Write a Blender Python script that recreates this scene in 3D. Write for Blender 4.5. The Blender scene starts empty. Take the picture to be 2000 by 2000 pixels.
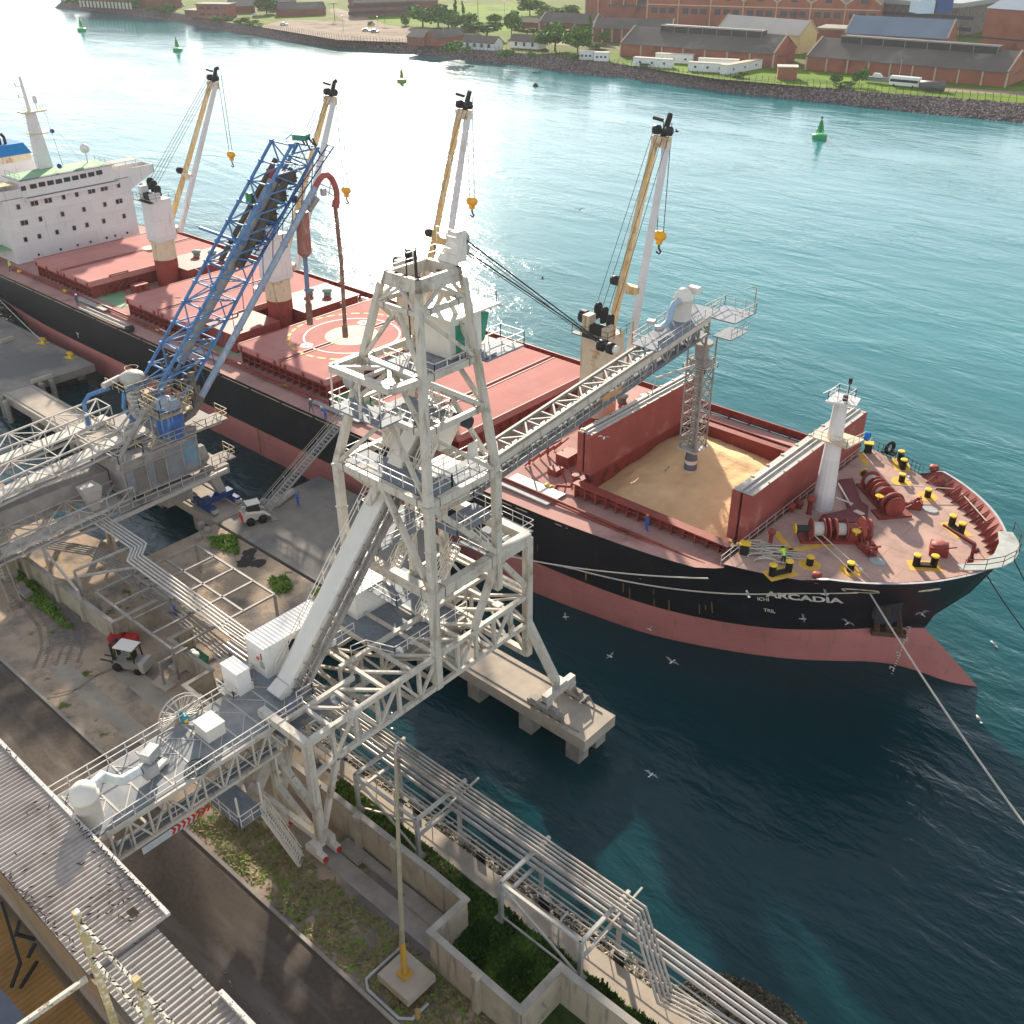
import bpy, math, random
from math import sin, cos, pi, radians, sqrt, hypot
from mathutils import Vector, Matrix, noise
random.seed(7)
R_ = random.Random(11)

# ------------------------------------------------------------------ camera, sky, sun, exposure
SC = bpy.context.scene
COL = SC.collection
CAM_H = 60.0
YAW, PIT, ROL, FPX = radians(-41.71282), radians(31.08037), radians(-0.24418), 1965.51
Fd = Vector((sin(YAW)*cos(PIT), cos(YAW)*cos(PIT), -sin(PIT)))
r0 = Vector((cos(YAW), -sin(YAW), 0)); u0 = r0.cross(Fd)
Rt = r0*cos(ROL) + u0*sin(ROL); Up = u0*cos(ROL) - r0*sin(ROL)
cam_d = bpy.data.cameras.new('camera'); cam = bpy.data.objects.new('camera', cam_d); COL.objects.link(cam)
m3 = Matrix((Rt, Up, -Fd)).transposed()
cam.matrix_world = Matrix.Translation((0, 0, CAM_H)) @ m3.to_4x4()
cam_d.sensor_width = 36; cam_d.lens = 36*FPX/2000; cam_d.clip_start = 0.5; cam_d.clip_end = 9000
SC.camera = cam
SUN_AZ, SUN_EL = radians(138.0), radians(20.5)
world = bpy.data.worlds.new('World'); SC.world = world; world.use_nodes = True
wt = world.node_tree; wt.nodes.clear()
sky = wt.nodes.new('ShaderNodeTexSky'); sky.sky_type = 'NISHITA'; sky.sun_disc = False
sky.sun_elevation = SUN_EL; sky.sun_rotation = radians(90) - SUN_AZ
sky.air_density = 1.0; sky.dust_density = 0.12; sky.ozone_density = 1.0; sky.altitude = 0
bg = wt.nodes.new('ShaderNodeBackground'); bg.inputs['Strength'].default_value = 0.125
wo = wt.nodes.new('ShaderNodeOutputWorld')
hsv = wt.nodes.new('ShaderNodeHueSaturation'); hsv.inputs['Saturation'].default_value = .4   # hazy, whitish sky
wt.links.new(sky.outputs[0], hsv.inputs['Color']); wt.links.new(hsv.outputs[0], bg.inputs[0]); wt.links.new(bg.outputs[0], wo.inputs[0])
sl = bpy.data.lights.new('sun', 'SUN'); sl.energy = 4.8; sl.angle = radians(1.6); sl.color = (1.0, 0.88, 0.72)
so = bpy.data.objects.new('sun', sl); COL.objects.link(so)
sd = Vector((cos(SUN_EL)*cos(SUN_AZ), cos(SUN_EL)*sin(SUN_AZ), sin(SUN_EL)))
so.rotation_euler = sd.to_track_quat('Z', 'Y').to_euler(); so.location = (0, 0, 200)
SC.view_settings.view_transform = 'Standard'; SC.view_settings.look = 'None'
SC.view_settings.exposure = 1.08; SC.view_settings.gamma = 1
SC.cycles.max_bounces = 6; SC.cycles.use_denoising = True
SC.cycles.caustics_reflective = False; SC.cycles.caustics_refractive = False
SC.cycles.sample_clamp_indirect = 6

# ------------------------------------------------------------------ survey helpers: photo pixel (2000 px frame) -> point on a real plane
def ray(x, y): return Fd + Rt*((x-1000)/FPX) - Up*((y-1000)/FPX)
O_ = Vector((0, 0, CAM_H))
def GZ(p, z):
    d = ray(*p); return O_ + d*((z-CAM_H)/d.z)
def GX(p, X):
    d = ray(*p); return O_ + d*(X/d.x)
def GY(p, Y):
    d = ray(*p); return O_ + d*(Y/d.y)
def VZ(p, X, Y):
    d = ray(*p); return CAM_H + d.z*hypot(X, Y)/hypot(d.x, d.y)
def q(a, b, x0, y0, w): return (x0+a*w/1932.0, y0+b*w/1932.0)

# ------------------------------------------------------------------ materials
def lin(c):
    return tuple(((v/12.92) if v <= 0.04045 else ((v+0.055)/1.055)**2.4) for v in c)
def M(name, col, rough=.6, metal=0.0, var=.12, scale=1.5, dirt=None, dth=.55, dsc=.5, dw=.1, streak=None, sth=.6, bump=0.0, bsc=8, spec=.25, wave=None, emit=None, extra=None):
    m = bpy.data.materials.new(name); m.use_nodes = True
    t = m.node_tree; N = t.nodes; L = t.links
    b = N['Principled BSDF']; b.inputs['Roughness'].default_value = rough; b.inputs['Metallic'].default_value = metal
    b.inputs['Specular IOR Level'].default_value = spec
    tc = N.new('ShaderNodeTexCoord')
    def nz(sc, det=4, mp=None, rg=.55):
        n = N.new('ShaderNodeTexNoise'); n.inputs['Scale'].default_value = sc; n.inputs['Detail'].default_value = det; n.inputs['Roughness'].default_value = rg
        if mp:
            g = N.new('ShaderNodeMapping'); g.inputs['Scale'].default_value = mp; L.new(tc.outputs['Object'], g.inputs[0]); L.new(g.outputs[0], n.inputs['Vector'])
        else: L.new(tc.outputs['Object'], n.inputs['Vector'])
        return n.outputs['Fac']
    def mix(fac, a, c, lo=0., hi=1.):
        r = N.new('ShaderNodeMapRange'); r.inputs['From Min'].default_value = lo; r.inputs['From Max'].default_value = hi
        L.new(fac, r.inputs['Value'])
        x = N.new('ShaderNodeMix'); x.data_type = 'RGBA'
        L.new(r.outputs[0], x.inputs[0])
        for i, v in ((6, a), (7, c)):
            if isinstance(v, tuple): x.inputs[i].default_value = (*v, 1)
            else: L.new(v, x.inputs[i])
        return x.outputs[2]
    c0 = tuple(max(0, v*(1-var)) for v in col); c1 = tuple(min(1, v*(1+var)) for v in col)
    out = mix(nz(scale, 6), c0, c1, .3, .7)
    if dirt: out = mix(nz(dsc, 8, rg=.62), out, dirt, dth, dth+dw)
    if streak: out = mix(nz(1.0, 5, mp=(2.2, 2.2, .18)), out, streak, sth, sth+.12)
    if extra: out = extra(N, L, tc, nz, mix, out, b)
    L.new(out, b.inputs['Base Color']) if not isinstance(out, tuple) else None
    if emit: b.inputs['Emission Color'].default_value = (*emit, 1); b.inputs['Emission Strength'].default_value = 1
    if bump or wave:
        bp = N.new('ShaderNodeBump'); bp.inputs['Strength'].default_value = 1.0
        if wave:
            w = N.new('ShaderNodeTexWave'); w.wave_type = 'BANDS'; w.bands_direction = wave[0]; w.inputs['Scale'].default_value = wave[1]
            L.new(tc.outputs['Object'], w.inputs[0]); L.new(w.outputs['Fac'], bp.inputs['Height']); bp.inputs['Distance'].default_value = wave[2]
        else:
            L.new(nz(bsc, 5), bp.inputs['Height']); bp.inputs['Distance'].default_value = bump
        L.new(bp.outputs[0], b.inputs['Normal'])
    return m

def seams(ax, w, h, dark=.75, ms=.012):
    # weld seams between steel plates, laid out in metres on the plane of the two axes in ax
    def f(N, L, tc, nz, mix, out, b):
        sp = N.new('ShaderNodeSeparateXYZ'); L.new(tc.outputs['Object'], sp.inputs[0]); cb = N.new('ShaderNodeCombineXYZ'); L.new(sp.outputs[ax[0]], cb.inputs[0]); L.new(sp.outputs[ax[1]], cb.inputs[1])
        br = N.new('ShaderNodeTexBrick'); br.inputs['Scale'].default_value = 1; br.inputs['Brick Width'].default_value = w; br.inputs['Row Height'].default_value = h; br.inputs['Mortar Size'].default_value = ms*4; br.inputs['Mortar Smooth'].default_value = .6
        br.inputs['Color1'].default_value = (1, 1, 1, 1); br.inputs['Color2'].default_value = (.90, .90, .90, 1); br.inputs['Mortar'].default_value = (dark, dark, dark, 1); br.offset = .37
        L.new(cb.outputs[0], br.inputs['Vector']); x = N.new('ShaderNodeMix'); x.data_type = 'RGBA'; x.blend_type = 'MULTIPLY'; x.inputs[0].default_value = 1
        L.new(out, x.inputs[6]); L.new(br.outputs['Color'], x.inputs[7]); return x.outputs[2]
    return f
# ------------------------------------------------------------------ mesh builder
ORG = {}
def vec(p): return Vector(p)
class MB:
    def __init__(s): s.v = []; s.f = []; s.sm = []; s.mi = []; s.cur = 0
    def add(s, vs, fs, smooth=False):
        n = len(s.v); s.v += [tuple(v) for v in vs]
        for f in fs: s.f.append(tuple(i+n for i in f)); s.sm.append(smooth); s.mi.append(s.cur)
        return s
    def box(s, c, d, rz=0):
        x, y, z = d[0]/2, d[1]/2, d[2]/2; cr, sr = cos(rz), sin(rz)
        vs = [(c[0]+a*x*cr-b*y*sr, c[1]+a*x*sr+b*y*cr, c[2]+e*z) for e in (-1, 1) for a, b in ((-1, -1), (1, -1), (1, 1), (-1, 1))]
        return s.add(vs, [(0, 3, 2, 1), (4, 5, 6, 7), (0, 1, 5, 4), (1, 2, 6, 5), (2, 3, 7, 6), (3, 0, 4, 7)])
    def bb(s, x0, x1, y0, y1, z0, z1): return s.box(((x0+x1)/2, (y0+y1)/2, (z0+z1)/2), (abs(x1-x0), abs(y1-y0), abs(z1-z0)))
    def beam(s, p, r, w=.3, h=None, w2=None):
        p = vec(p); r = vec(r); h = h or w; d = (r-p)
        if d.length < 1e-6: return s
        d.normalize(); up = Vector((0, 0, 1)) if abs(d.z) < .95 else Vector((1, 0, 0))
        a = d.cross(up).normalized(); b = a.cross(d).normalized()
        vs = []
        for k, P in enumerate((p, r)):
            ww = w if k == 0 or w2 is None else w2; hh = h*(ww/w)
            for i, j in ((-1, -1), (1, -1), (1, 1), (-1, 1)): vs.append(P + a*(i*ww/2) + b*(j*hh/2))
        return s.add(vs, [(0, 1, 2, 3), (7, 6, 5, 4), (0, 4, 5, 1), (1, 5, 6, 2), (2, 6, 7, 3), (3, 7, 4, 0)])
    def tube(s, p, r, ra=.1, rb=None, n=8, cap=True, smooth=True):
        p = vec(p); r = vec(r); rb = ra if rb is None else rb; d = r-p
        if d.length < 1e-6: return s
        d.normalize(); up = Vector((0, 0, 1)) if abs(d.z) < .95 else Vector((1, 0, 0))
        a = d.cross(up).normalized(); b = a.cross(d).normalized()
        vs = []
        for P, rr in ((p, ra), (r, rb)):
            for k in range(n):
                t = 2*pi*k/n; vs.append(P + a*(rr*cos(t)) + b*(rr*sin(t)))
        s.add(vs, [(k, (k+1) % n, n+(k+1) % n, n+k) for k in range(n)], smooth)
        if cap: s.add(vs, [tuple(range(n-1, -1, -1)), tuple(range(n, 2*n))])
        return s
    def path(s, pts, ra=.1, n=8, closed=False):
        pts = [vec(p) for p in pts]; m = len(pts); vs = []
        a0 = None
        for i, P in enumerate(pts):
            if closed: d = pts[(i+1) % m]-pts[i-1]
            else: d = pts[min(i+1, m-1)]-pts[max(i-1, 0)]
            d.normalize()
            if a0 is None:
                up = Vector((0, 0, 1)) if abs(d.z) < .95 else Vector((1, 0, 0)); a = d.cross(up).normalized()
            else: a = (a0 - d*a0.dot(d)).normalized()
            a0 = a; b = a.cross(d)
            rr = ra[i] if isinstance(ra, (list, tuple)) else ra
            for k in range(n):
                t = 2*pi*k/n; vs.append(P + a*(rr*cos(t)) + b*(rr*sin(t)))
        mm = m if closed else m-1
        fs = [(i*n+k, i*n+(k+1) % n, ((i+1) % m)*n+(k+1) % n, ((i+1) % m)*n+k) for i in range(mm) for k in range(n)]
        s.add(vs, fs, True)
        if not closed: s.add(vs, [tuple(range(n-1, -1, -1)), tuple(range((m-1)*n, m*n))])
        return s
    def lathe(s, c, prof, n=16, ax='z'):
        vs = []
        for r, h in prof:
            for k in range(n):
                t = 2*pi*k/n; a, b = r*cos(t), r*sin(t)
                vs.append((c[0]+a, c[1]+b, c[2]+h) if ax == 'z' else ((c[0]+h, c[1]+a, c[2]+b) if ax == 'x' else (c[0]+a, c[1]+h, c[2]+b)))
        m = len(prof)
        s.add(vs, [(i*n+k, i*n+(k+1) % n, (i+1)*n+(k+1) % n, (i+1)*n+k) for i in range(m-1) for k in range(n)], True)
        s.add(vs, [tuple(range(n-1, -1, -1)), tuple(range((m-1)*n, m*n))])
        return s
    def prism(s, poly, z0, z1):
        n = len(poly)
        ar = sum(poly[i][0]*poly[(i+1) % n][1]-poly[(i+1) % n][0]*poly[i][1] for i in range(n))
        if ar < 0: poly = poly[::-1]
        vs = [(x, y, z0) for x, y in poly]+[(x, y, z1) for x, y in poly]
        return s.add(vs, [tuple(range(n-1, -1, -1)), tuple(range(n, 2*n))]+[(i, (i+1) % n, n+(i+1) % n, n+i) for i in range(n)])
    def hull8(s, lo, hi):
        vs = list(lo)+list(hi); n = len(lo)
        return s.add(vs, [tuple(range(n-1, -1, -1)), tuple(range(n, 2*n))]+[(i, (i+1) % n, n+(i+1) % n, n+i) for i in range(n)])
    def sphere(s, c, r, n=10, m=7, sz=1.0):
        vs = []
        for i in range(m+1):
            t = pi*i/m
            for k in range(n): vs.append((c[0]+r*sin(t)*cos(2*pi*k/n), c[1]+r*sin(t)*sin(2*pi*k/n), c[2]+r*sz*cos(t)))
        return s.add(vs, [(i*n+k, (i+1)*n+k, (i+1)*n+(k+1) % n, i*n+(k+1) % n) for i in range(m) for k in range(n)], True)
    def quad(s, a, b, c, d): return s.add([a, b, c, d], [(0, 1, 2, 3)])
    def rail(s, pts, h=1.05, sp=1.6, r=.03, mid=True, closed=False):
        pts = [vec(p) for p in pts]
        if closed: pts = pts+[pts[0]]
        for a, b in zip(pts, pts[1:]):
            L = (b-a).length; n = max(1, round(L/sp))
            for k in range(n+1):
                P = a.lerp(b, k/n); s.beam(P, P+Vector((0, 0, h)), r*1.6)
            for hh in ((h, h*.52) if mid else (h,)): s.beam(a+Vector((0, 0, hh)), b+Vector((0, 0, hh)), r*1.6)
        return s
    def truss(s, a0, a1, b0, b1, n, w=.15, wd=None, chords=True, cw=None, kind='N'):
        """panel truss between chord a0-a1 and chord b0-b1"""
        a0, a1, b0, b1 = map(vec, (a0, a1, b0, b1)); wd = wd or w
        if chords: s.beam(a0, a1, cw or w); s.beam(b0, b1, cw or w)
        for k in range(n+1):
            P, Q = a0.lerp(a1, k/n), b0.lerp(b1, k/n)
            if kind != 'W': s.beam(P, Q, wd)
            if k < n:
                P2, Q2 = a0.lerp(a1, (k+1)/n), b0.lerp(b1, (k+1)/n)
                if kind == 'W':
                    Mi = P.lerp(P2, .5); s.beam(Q, Mi, wd); s.beam(Mi, Q2, wd)
                elif kind == 'X': s.beam(P, Q2, wd); s.beam(Q, P2, wd)
                elif k % 2 == 0: s.beam(P, Q2, wd)
                else: s.beam(Q, P2, wd)
        return s
    def build(s, name, mat, parent=None, label=None, loc=None, auto=False):
        me = bpy.data.meshes.new(name)
        o = bpy.data.objects.new(name, me)
        org = Vector((0, 0, 0))
        if parent is not None: org = ORG[parent.name]; o.parent = parent
        elif loc is not None: org = Vector(loc); o.location = org
        ORG[o.name] = org
        me.from_pydata([(v[0]-org.x, v[1]-org.y, v[2]-org.z) for v in s.v], [], s.f)
        me.polygons.foreach_set('use_smooth', s.sm)
        for m in (mat if isinstance(mat, (list, tuple)) else [mat]): me.materials.append(m)
        if isinstance(mat, (list, tuple)): me.polygons.foreach_set('material_index', s.mi)
        me.update(); COL.objects.link(o)
        if label: o['label'] = label
        return o
def tag(o, label, cat, group=None):
    o['label'] = label; o['category'] = cat
    if group: o['group'] = group
    return o
def struct(o, kind='structure'): o['kind'] = kind; return o
def thing(name, label, cat, loc=(0, 0, 0), group=None):
    """an Empty at the thing's base; parts are built with world coordinates"""
    o = bpy.data.objects.new(name, None); COL.objects.link(o); o.location = loc; o.empty_display_size = .3
    ORG[o.name] = Vector(loc); return tag(o, label, cat, group)
def sub(name, parent):
    o = bpy.data.objects.new(name, None); COL.objects.link(o); o.parent = parent; o.empty_display_size = .3
    ORG[o.name] = ORG[parent.name]; return o
def dup(root, loc, rz=0, label=None, group=None, sc=1.0):
    r = root.copy(); COL.objects.link(r); r.location = loc; r.rotation_euler = (0, 0, rz); r.scale = (sc,)*3 if not isinstance(sc, tuple) else sc
    if label: r['label'] = label
    if group: r['group'] = group
    for ch in list(root.children):
        c = ch.copy(); COL.objects.link(c); c.parent = r
        for g in ch.children:
            d = g.copy(); COL.objects.link(d); d.parent = c
    return r
def lerp(a, b, t): return a+(b-a)*t
def interp(x, pts):
    if x <= pts[0][0]: return pts[0][1]
    for (x0, y0), (x1, y1) in zip(pts, pts[1:]):
        if x <= x1: return y0+(y1-y0)*(x-x0)/(x1-x0)
    return pts[-1][1]
# ------------------------------------------------------------------ materials used all over
RUST = (.22, .08, .03)
m_white = M('white_paint', (.55, .51, .44), .55, var=.08, dirt=(.33, .275, .205), dth=.54, dsc=.7, dw=.14, streak=(.38, .32, .25), sth=.57)
m_white2 = M('white_sheet', (.70, .66, .59), .45, var=.04, dirt=(.58, .56, .5), dth=.6)
m_steel = M('galvanised_steel', (.42, .42, .42), .5, .3, var=.15, dirt=(.3, .27, .22), dth=.6)
m_grate = M('blue_grey_grating', (.20, .23, .27), .7, 0, var=.15, scale=4, dirt=(.34, .32, .28), dth=.57, dsc=.5)
m_dark = M('dark_greasy_steel', (.03, .03, .03), .6)
m_black = M('black_rubber', (.015, .015, .015), .7)
m_yel = M('yellow_paint', (.75, .48, .03), .5, var=.1, dirt=(.3, .2, .08), dth=.65)
m_ylw2 = M('pale_yellow_rail', (.42, .34, .17), .6, var=.2, dirt=(.28, .25, .2), dth=.5, dsc=2)
m_conc = M('concrete', (.34, .31, .27), .9, spec=.1, var=.15, scale=.8, dirt=(.20, .18, .155), dth=.52, dsc=.25, dw=.2, bump=.01, bsc=6)
m_concw = M('stained_concrete_wall', (.38, .33, .25), .9, var=.1, scale=1, dirt=(.24, .21, .17), dth=.55, dsc=.4, dw=.15, streak=(.22, .19, .15), sth=.56, bump=.01)
m_conc_l = M('pale_concrete', (.43, .37, .30), .9, spec=.1, var=.12, scale=.7, dirt=(.28, .25, .21), dth=.55, dsc=.3, dw=.2)
m_glass = M('dark_window_glass', (.02, .025, .035), .12, spec=.6)
m_rope = M('pale_mooring_rope', (.55, .50, .42), .9)
m_rope_d = M('dark_wire_rope', (.04, .04, .045), .6)
m_red = M('bright_red_paint', (.55, .03, .02), .5)
m_green = M('green_paint', (.03, .22, .10), .5)
m_blue = M('faded_blue_paint', (.08, .20, .40), .55, var=.25, scale=1, dirt=(.22, .27, .33), dth=.58, dsc=.7, dw=.12, streak=(.16, .13, .12), sth=.66)
m_blued = M('dark_blue_paint', (.02, .05, .18), .6, dirt=(.15, .14, .13), dth=.6)
m_dusty = M('dusty_steel', (.30, .275, .25), .75, var=.2, scale=.8, dirt=(.16, .12, .09), dth=.57, dsc=.6, dw=.12)
m_gal_l = M('pale_galvanised', (.47, .44, .40), .55, .1, var=.1, dirt=(.32, .28, .24), dth=.58)

# ------------------------------------------------------------------ water
def water_mat():
    m = bpy.data.materials.new('harbour_water'); m.use_nodes = True
    t = m.node_tree; N = t.nodes; L = t.links; b = N['Principled BSDF']
    b.inputs['Roughness'].default_value = .06; b.inputs['IOR'].default_value = 1.33
    b.inputs['Specular IOR Level'].default_value = .42
    tc = N.new('ShaderNodeTexCoord')
    def nz(sc, mp, det, rg=.55, dist=0.):
        g = N.new('ShaderNodeMapping'); g.inputs['Scale'].default_value = mp; g.inputs['Rotation'].default_value = (0, 0, radians(28))
        n = N.new('ShaderNodeTexNoise'); n.inputs['Scale'].default_value = sc; n.inputs['Detail'].default_value = det; n.inputs['Roughness'].default_value = rg
        n.inputs['Distortion'].default_value = dist
        L.new(tc.outputs['Object'], g.inputs[0]); L.new(g.outputs[0], n.inputs['Vector']); return n.outputs['Fac']
    big = nz(.016, (1, 1.6, 1), 3)
    # body colour: slightly greener patches over the whole basin
    x = N.new('ShaderNodeMix'); x.data_type = 'RGBA'; r = N.new('ShaderNodeMapRange'); r.inputs[1].default_value = .35; r.inputs[2].default_value = .65
    L.new(big, r.inputs[0]); L.new(r.outputs[0], x.inputs[0])
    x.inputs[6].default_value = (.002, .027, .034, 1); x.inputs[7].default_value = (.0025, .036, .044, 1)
    # hull shade and sky reflection painted in: dark berth, brighter teal channel
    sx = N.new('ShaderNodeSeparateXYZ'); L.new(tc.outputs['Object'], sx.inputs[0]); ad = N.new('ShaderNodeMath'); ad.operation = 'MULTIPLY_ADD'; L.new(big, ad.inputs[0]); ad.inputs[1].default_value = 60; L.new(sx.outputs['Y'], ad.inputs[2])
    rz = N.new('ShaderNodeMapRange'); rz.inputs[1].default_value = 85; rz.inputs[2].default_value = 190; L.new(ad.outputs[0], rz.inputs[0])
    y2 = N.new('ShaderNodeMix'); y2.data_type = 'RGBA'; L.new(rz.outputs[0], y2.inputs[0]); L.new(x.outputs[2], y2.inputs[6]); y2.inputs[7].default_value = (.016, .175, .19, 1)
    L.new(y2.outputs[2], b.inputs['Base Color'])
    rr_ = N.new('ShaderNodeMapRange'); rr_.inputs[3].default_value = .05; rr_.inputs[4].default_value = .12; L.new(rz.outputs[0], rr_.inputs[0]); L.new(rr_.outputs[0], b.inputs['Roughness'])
    # swell + ripples
    hs = [(nz(.10, (1.0, 2.6, 1), 3, .5, .6), .28), (nz(.55, (1, 1.9, 1), 4, .55, .3), .085), (nz(2.2, (1, 1.6, 1), 3, .5), .016)]
    # calmer and livelier zones
    zone = nz(.022, (1, 2.2, 1), 2)
    zr = N.new('ShaderNodeMapRange'); zr.inputs[1].default_value = .38; zr.inputs[2].default_value = .62; zr.inputs[3].default_value = .45; zr.inputs[4].default_value = 1.25
    L.new(zone, zr.inputs[0])
    tot = None
    for h, a in hs:
        k = N.new('ShaderNodeMath'); k.operation = 'MULTIPLY'; L.new(h, k.inputs[0]); k.inputs[1].default_value = a
        if tot is None: tot = k.outputs[0]
        else:
            s = N.new('ShaderNodeMath'); s.operation = 'ADD'; L.new(tot, s.inputs[0]); L.new(k.outputs[0], s.inputs[1]); tot = s.outputs[0]
    k = N.new('ShaderNodeMath'); k.operation = 'MULTIPLY'; L.new(tot, k.inputs[0]); L.new(zr.outputs[0], k.inputs[1])
    r3 = N.new('ShaderNodeMapRange'); r3.inputs[3].default_value = 1.9; r3.inputs[4].default_value = .8; L.new(rz.outputs[0], r3.inputs[0]); k2 = N.new('ShaderNodeMath'); k2.operation = 'MULTIPLY'; L.new(k.outputs[0], k2.inputs[0]); L.new(r3.outputs[0], k2.inputs[1]); k = k2
    bp = N.new('ShaderNodeBump'); bp.inputs['Strength'].default_value = 1; bp.inputs['Distance'].default_value = 1.0
    L.new(k.outputs[0], bp.inputs['Height']); L.new(bp.outputs[0], b.inputs['Normal'])
    return m
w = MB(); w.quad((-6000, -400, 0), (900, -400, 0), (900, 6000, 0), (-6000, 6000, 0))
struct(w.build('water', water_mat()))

# ------------------------------------------------------------------ near ground
def ground_x(N, L, tc, nz, mix, out, b):
    o = mix(nz(.9, 8, rg=.7), out, (.20, .165, .13), .5, .75)
    o = mix(nz(.13, 5), o, (.17, .15, .14), .52, .62)
    g = mix(nz(3.0, 6), (.045, .085, .015), (.13, .15, .04), .3, .7)
    # vegetation only in patches
    return mix(nz(.22, 9, rg=.68), o, g, .61, .66)
m_ground = M('dusty_yard_ground', (.40, .31, .225), .95, spec=.08, var=.12, scale=.4, extra=ground_x, bump=.05, bsc=3)
def asph(N, L, tc, nz, mix, out, b):
    o = mix(nz(.25, 5, mp=(.35, 2.2, 1)), out, (.17, .15, .135), .5, .7)
    o = mix(nz(.1, 6), o, (.12, .10, .08), .52, .66); return mix(nz(2.5, 8, rg=.75), o, (.045, .04, .036), .62, .66)
m_asph = M('worn_asphalt', (.10, .082, .068), .95, spec=.08, var=.15, scale=3, extra=asph, bump=.004, bsc=30)
ys = 34.0
g = MB()
g.prism([(-260, -60), (60, -60), (60, 33.6), (-14, 33.6), (-62.5, 33.9), (-62.5, 47.6), (-85.3, 47.6), (-85.3, 39.0), (-98, 36.6), (-260, 36.6)], -6, 3)
struct(g.build('ground', m_ground))
g = MB(); g.bb(-260, 60, 9.5, 21.75, 2.9, 3.004)
struct(g.build('road', m_asph))
g = MB(); g.bb(-260, 60, 21.75, 22.0, 2.9, 3.13)
struct(g.build('kerb', m_conc))
# concrete slabs of the yard
g = MB(); g.bb(-76, -62, 24.0, 25.6, 2.9, 3.008); g.bb(-72, -60, 27.4, 29.2, 2.9, 3.009); g.bb(-62, -60.2, 24.4, 29.4, 2.9, 3.15)
struct(g.build('concrete_apron', M('dusty_slab', (.36, .31, .25), .95, var=.12, scale=.8, dirt=(.25, .21, .17), dth=.5, dsc=.4, dw=.2)))
g = MB(); g.bb(-44.5, -22, 26.6, 27.9, 2.9, 3.02)
g.bb(-41.6, -39.4, 28.0, 29.0, 2.9, 3.35); g.bb(-39.4, -35, 28.4, 29.0, 2.9, 3.3); g.bb(-35, -30.6, 27.9, 29.0, 2.9, 3.3)
struct(g.build('path', m_conc))
g = MB(); g.prism([(-62.5, 32.2), (-45, 32.6), (-30, 32.2), (-16, 31.4), (30, 31.2), (30, 33.7), (-16, 33.7), (-62.5, 33.9)], 2.0, 3.12)
struct(g.build('sea_wall_coping', m_conc_l))
# quay slab beside the ship and the narrow crane jetty
def quayx(N, L, tc, nz, mix, out, b):
    o = mix(nz(.5, 8, rg=.7), out, (.40, .39, .38), .6, .72)
    return mix(nz(.08, 4), o, (.17, .16, .155), .5, .6)
m_quay = M('quay_concrete', (.28, .25, .215), .9, spec=.1, var=.12, scale=.6, extra=quayx, bump=.01)
j = thing('quay_platform', 'grey concrete quay platform under the white tower beside the ship', 'quay', (-74, 55, 0))
g = MB(); g.bb(-85.2, -63, 47.95, 61.8, 1.6, 3.06); g.build('deck', m_quay, j)
g = MB(); g.bb(-84.9, -48, 47.62, 51.9, 3.0, 3.16); g.build('crane_track', m_conc_l, j) if 0 else None
for x in (-82, -76, -70, -65):
    for y in (50, 56, 60.5):
        g = MB(); g.tube((x, y, -2), (x, y, 1.6), .5, n=10); g.build('pile', m_conc, j)
def jetty(name, label, x0, x1, y0, y1, piles, mat=m_conc_l, th=1.1, z=3.1):
    t = thing(name, label, 'jetty', ((x0+x1)/2, (y0+y1)/2, 0))
    g = MB(); g.bb(x0, x1, y0, y1, z-th, z); g.build('deck', mat, t)
    g = MB()
    for y in (y0+.5, y1-.5): g.bb(x0+.2, x1-1.0, y-.05, y+.05, z, z+.1)
    g.build('crane_rail', m_dusty, t)
    for x in piles:
        g = MB(); g.bb(x-.7, x+.7, y0+.25, y0+1.5, -2, z-th); g.bb(x-.7, x+.7, y1-1.5, y1-.25, -2, z-th); g.build('pile_cap', m_conc, t)
    return t
jt = jetty('crane_jetty', 'narrow concrete jetty under the white tower with a free end over water', -62.9, -35, 47.85, 51.9, (-60, -54, -47.5, -41.5, -36.4))
g = MB(); g.rail([(-37.6, 48.1, 3.2), (-37.6, 51.6, 3.2)], .75, 3.5, .05, mid=False)
g.beam((-37.6, 48.1, 3.9), (-36.9, 48.1, 3.1), .08); g.beam((-37.6, 51.6, 3.9), (-36.9, 51.6, 3.1), .08)
g.build('end_stop', m_dusty, jt)
jetty('crane_jetty', 'narrow concrete jetty below the blue unloader between basin and ship', -136, -85.3, 47.85, 52.2, (-128, -118, -108, -98, -90))
t = jetty('berth_platform', 'wide grey concrete berth platform with two yellow bollards', -190, -136.1, 47.85, 61.6, (-188, -180, -172, -164, -156, -148, -140), m_quay)
t['category'] = 'berth platform'
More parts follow.
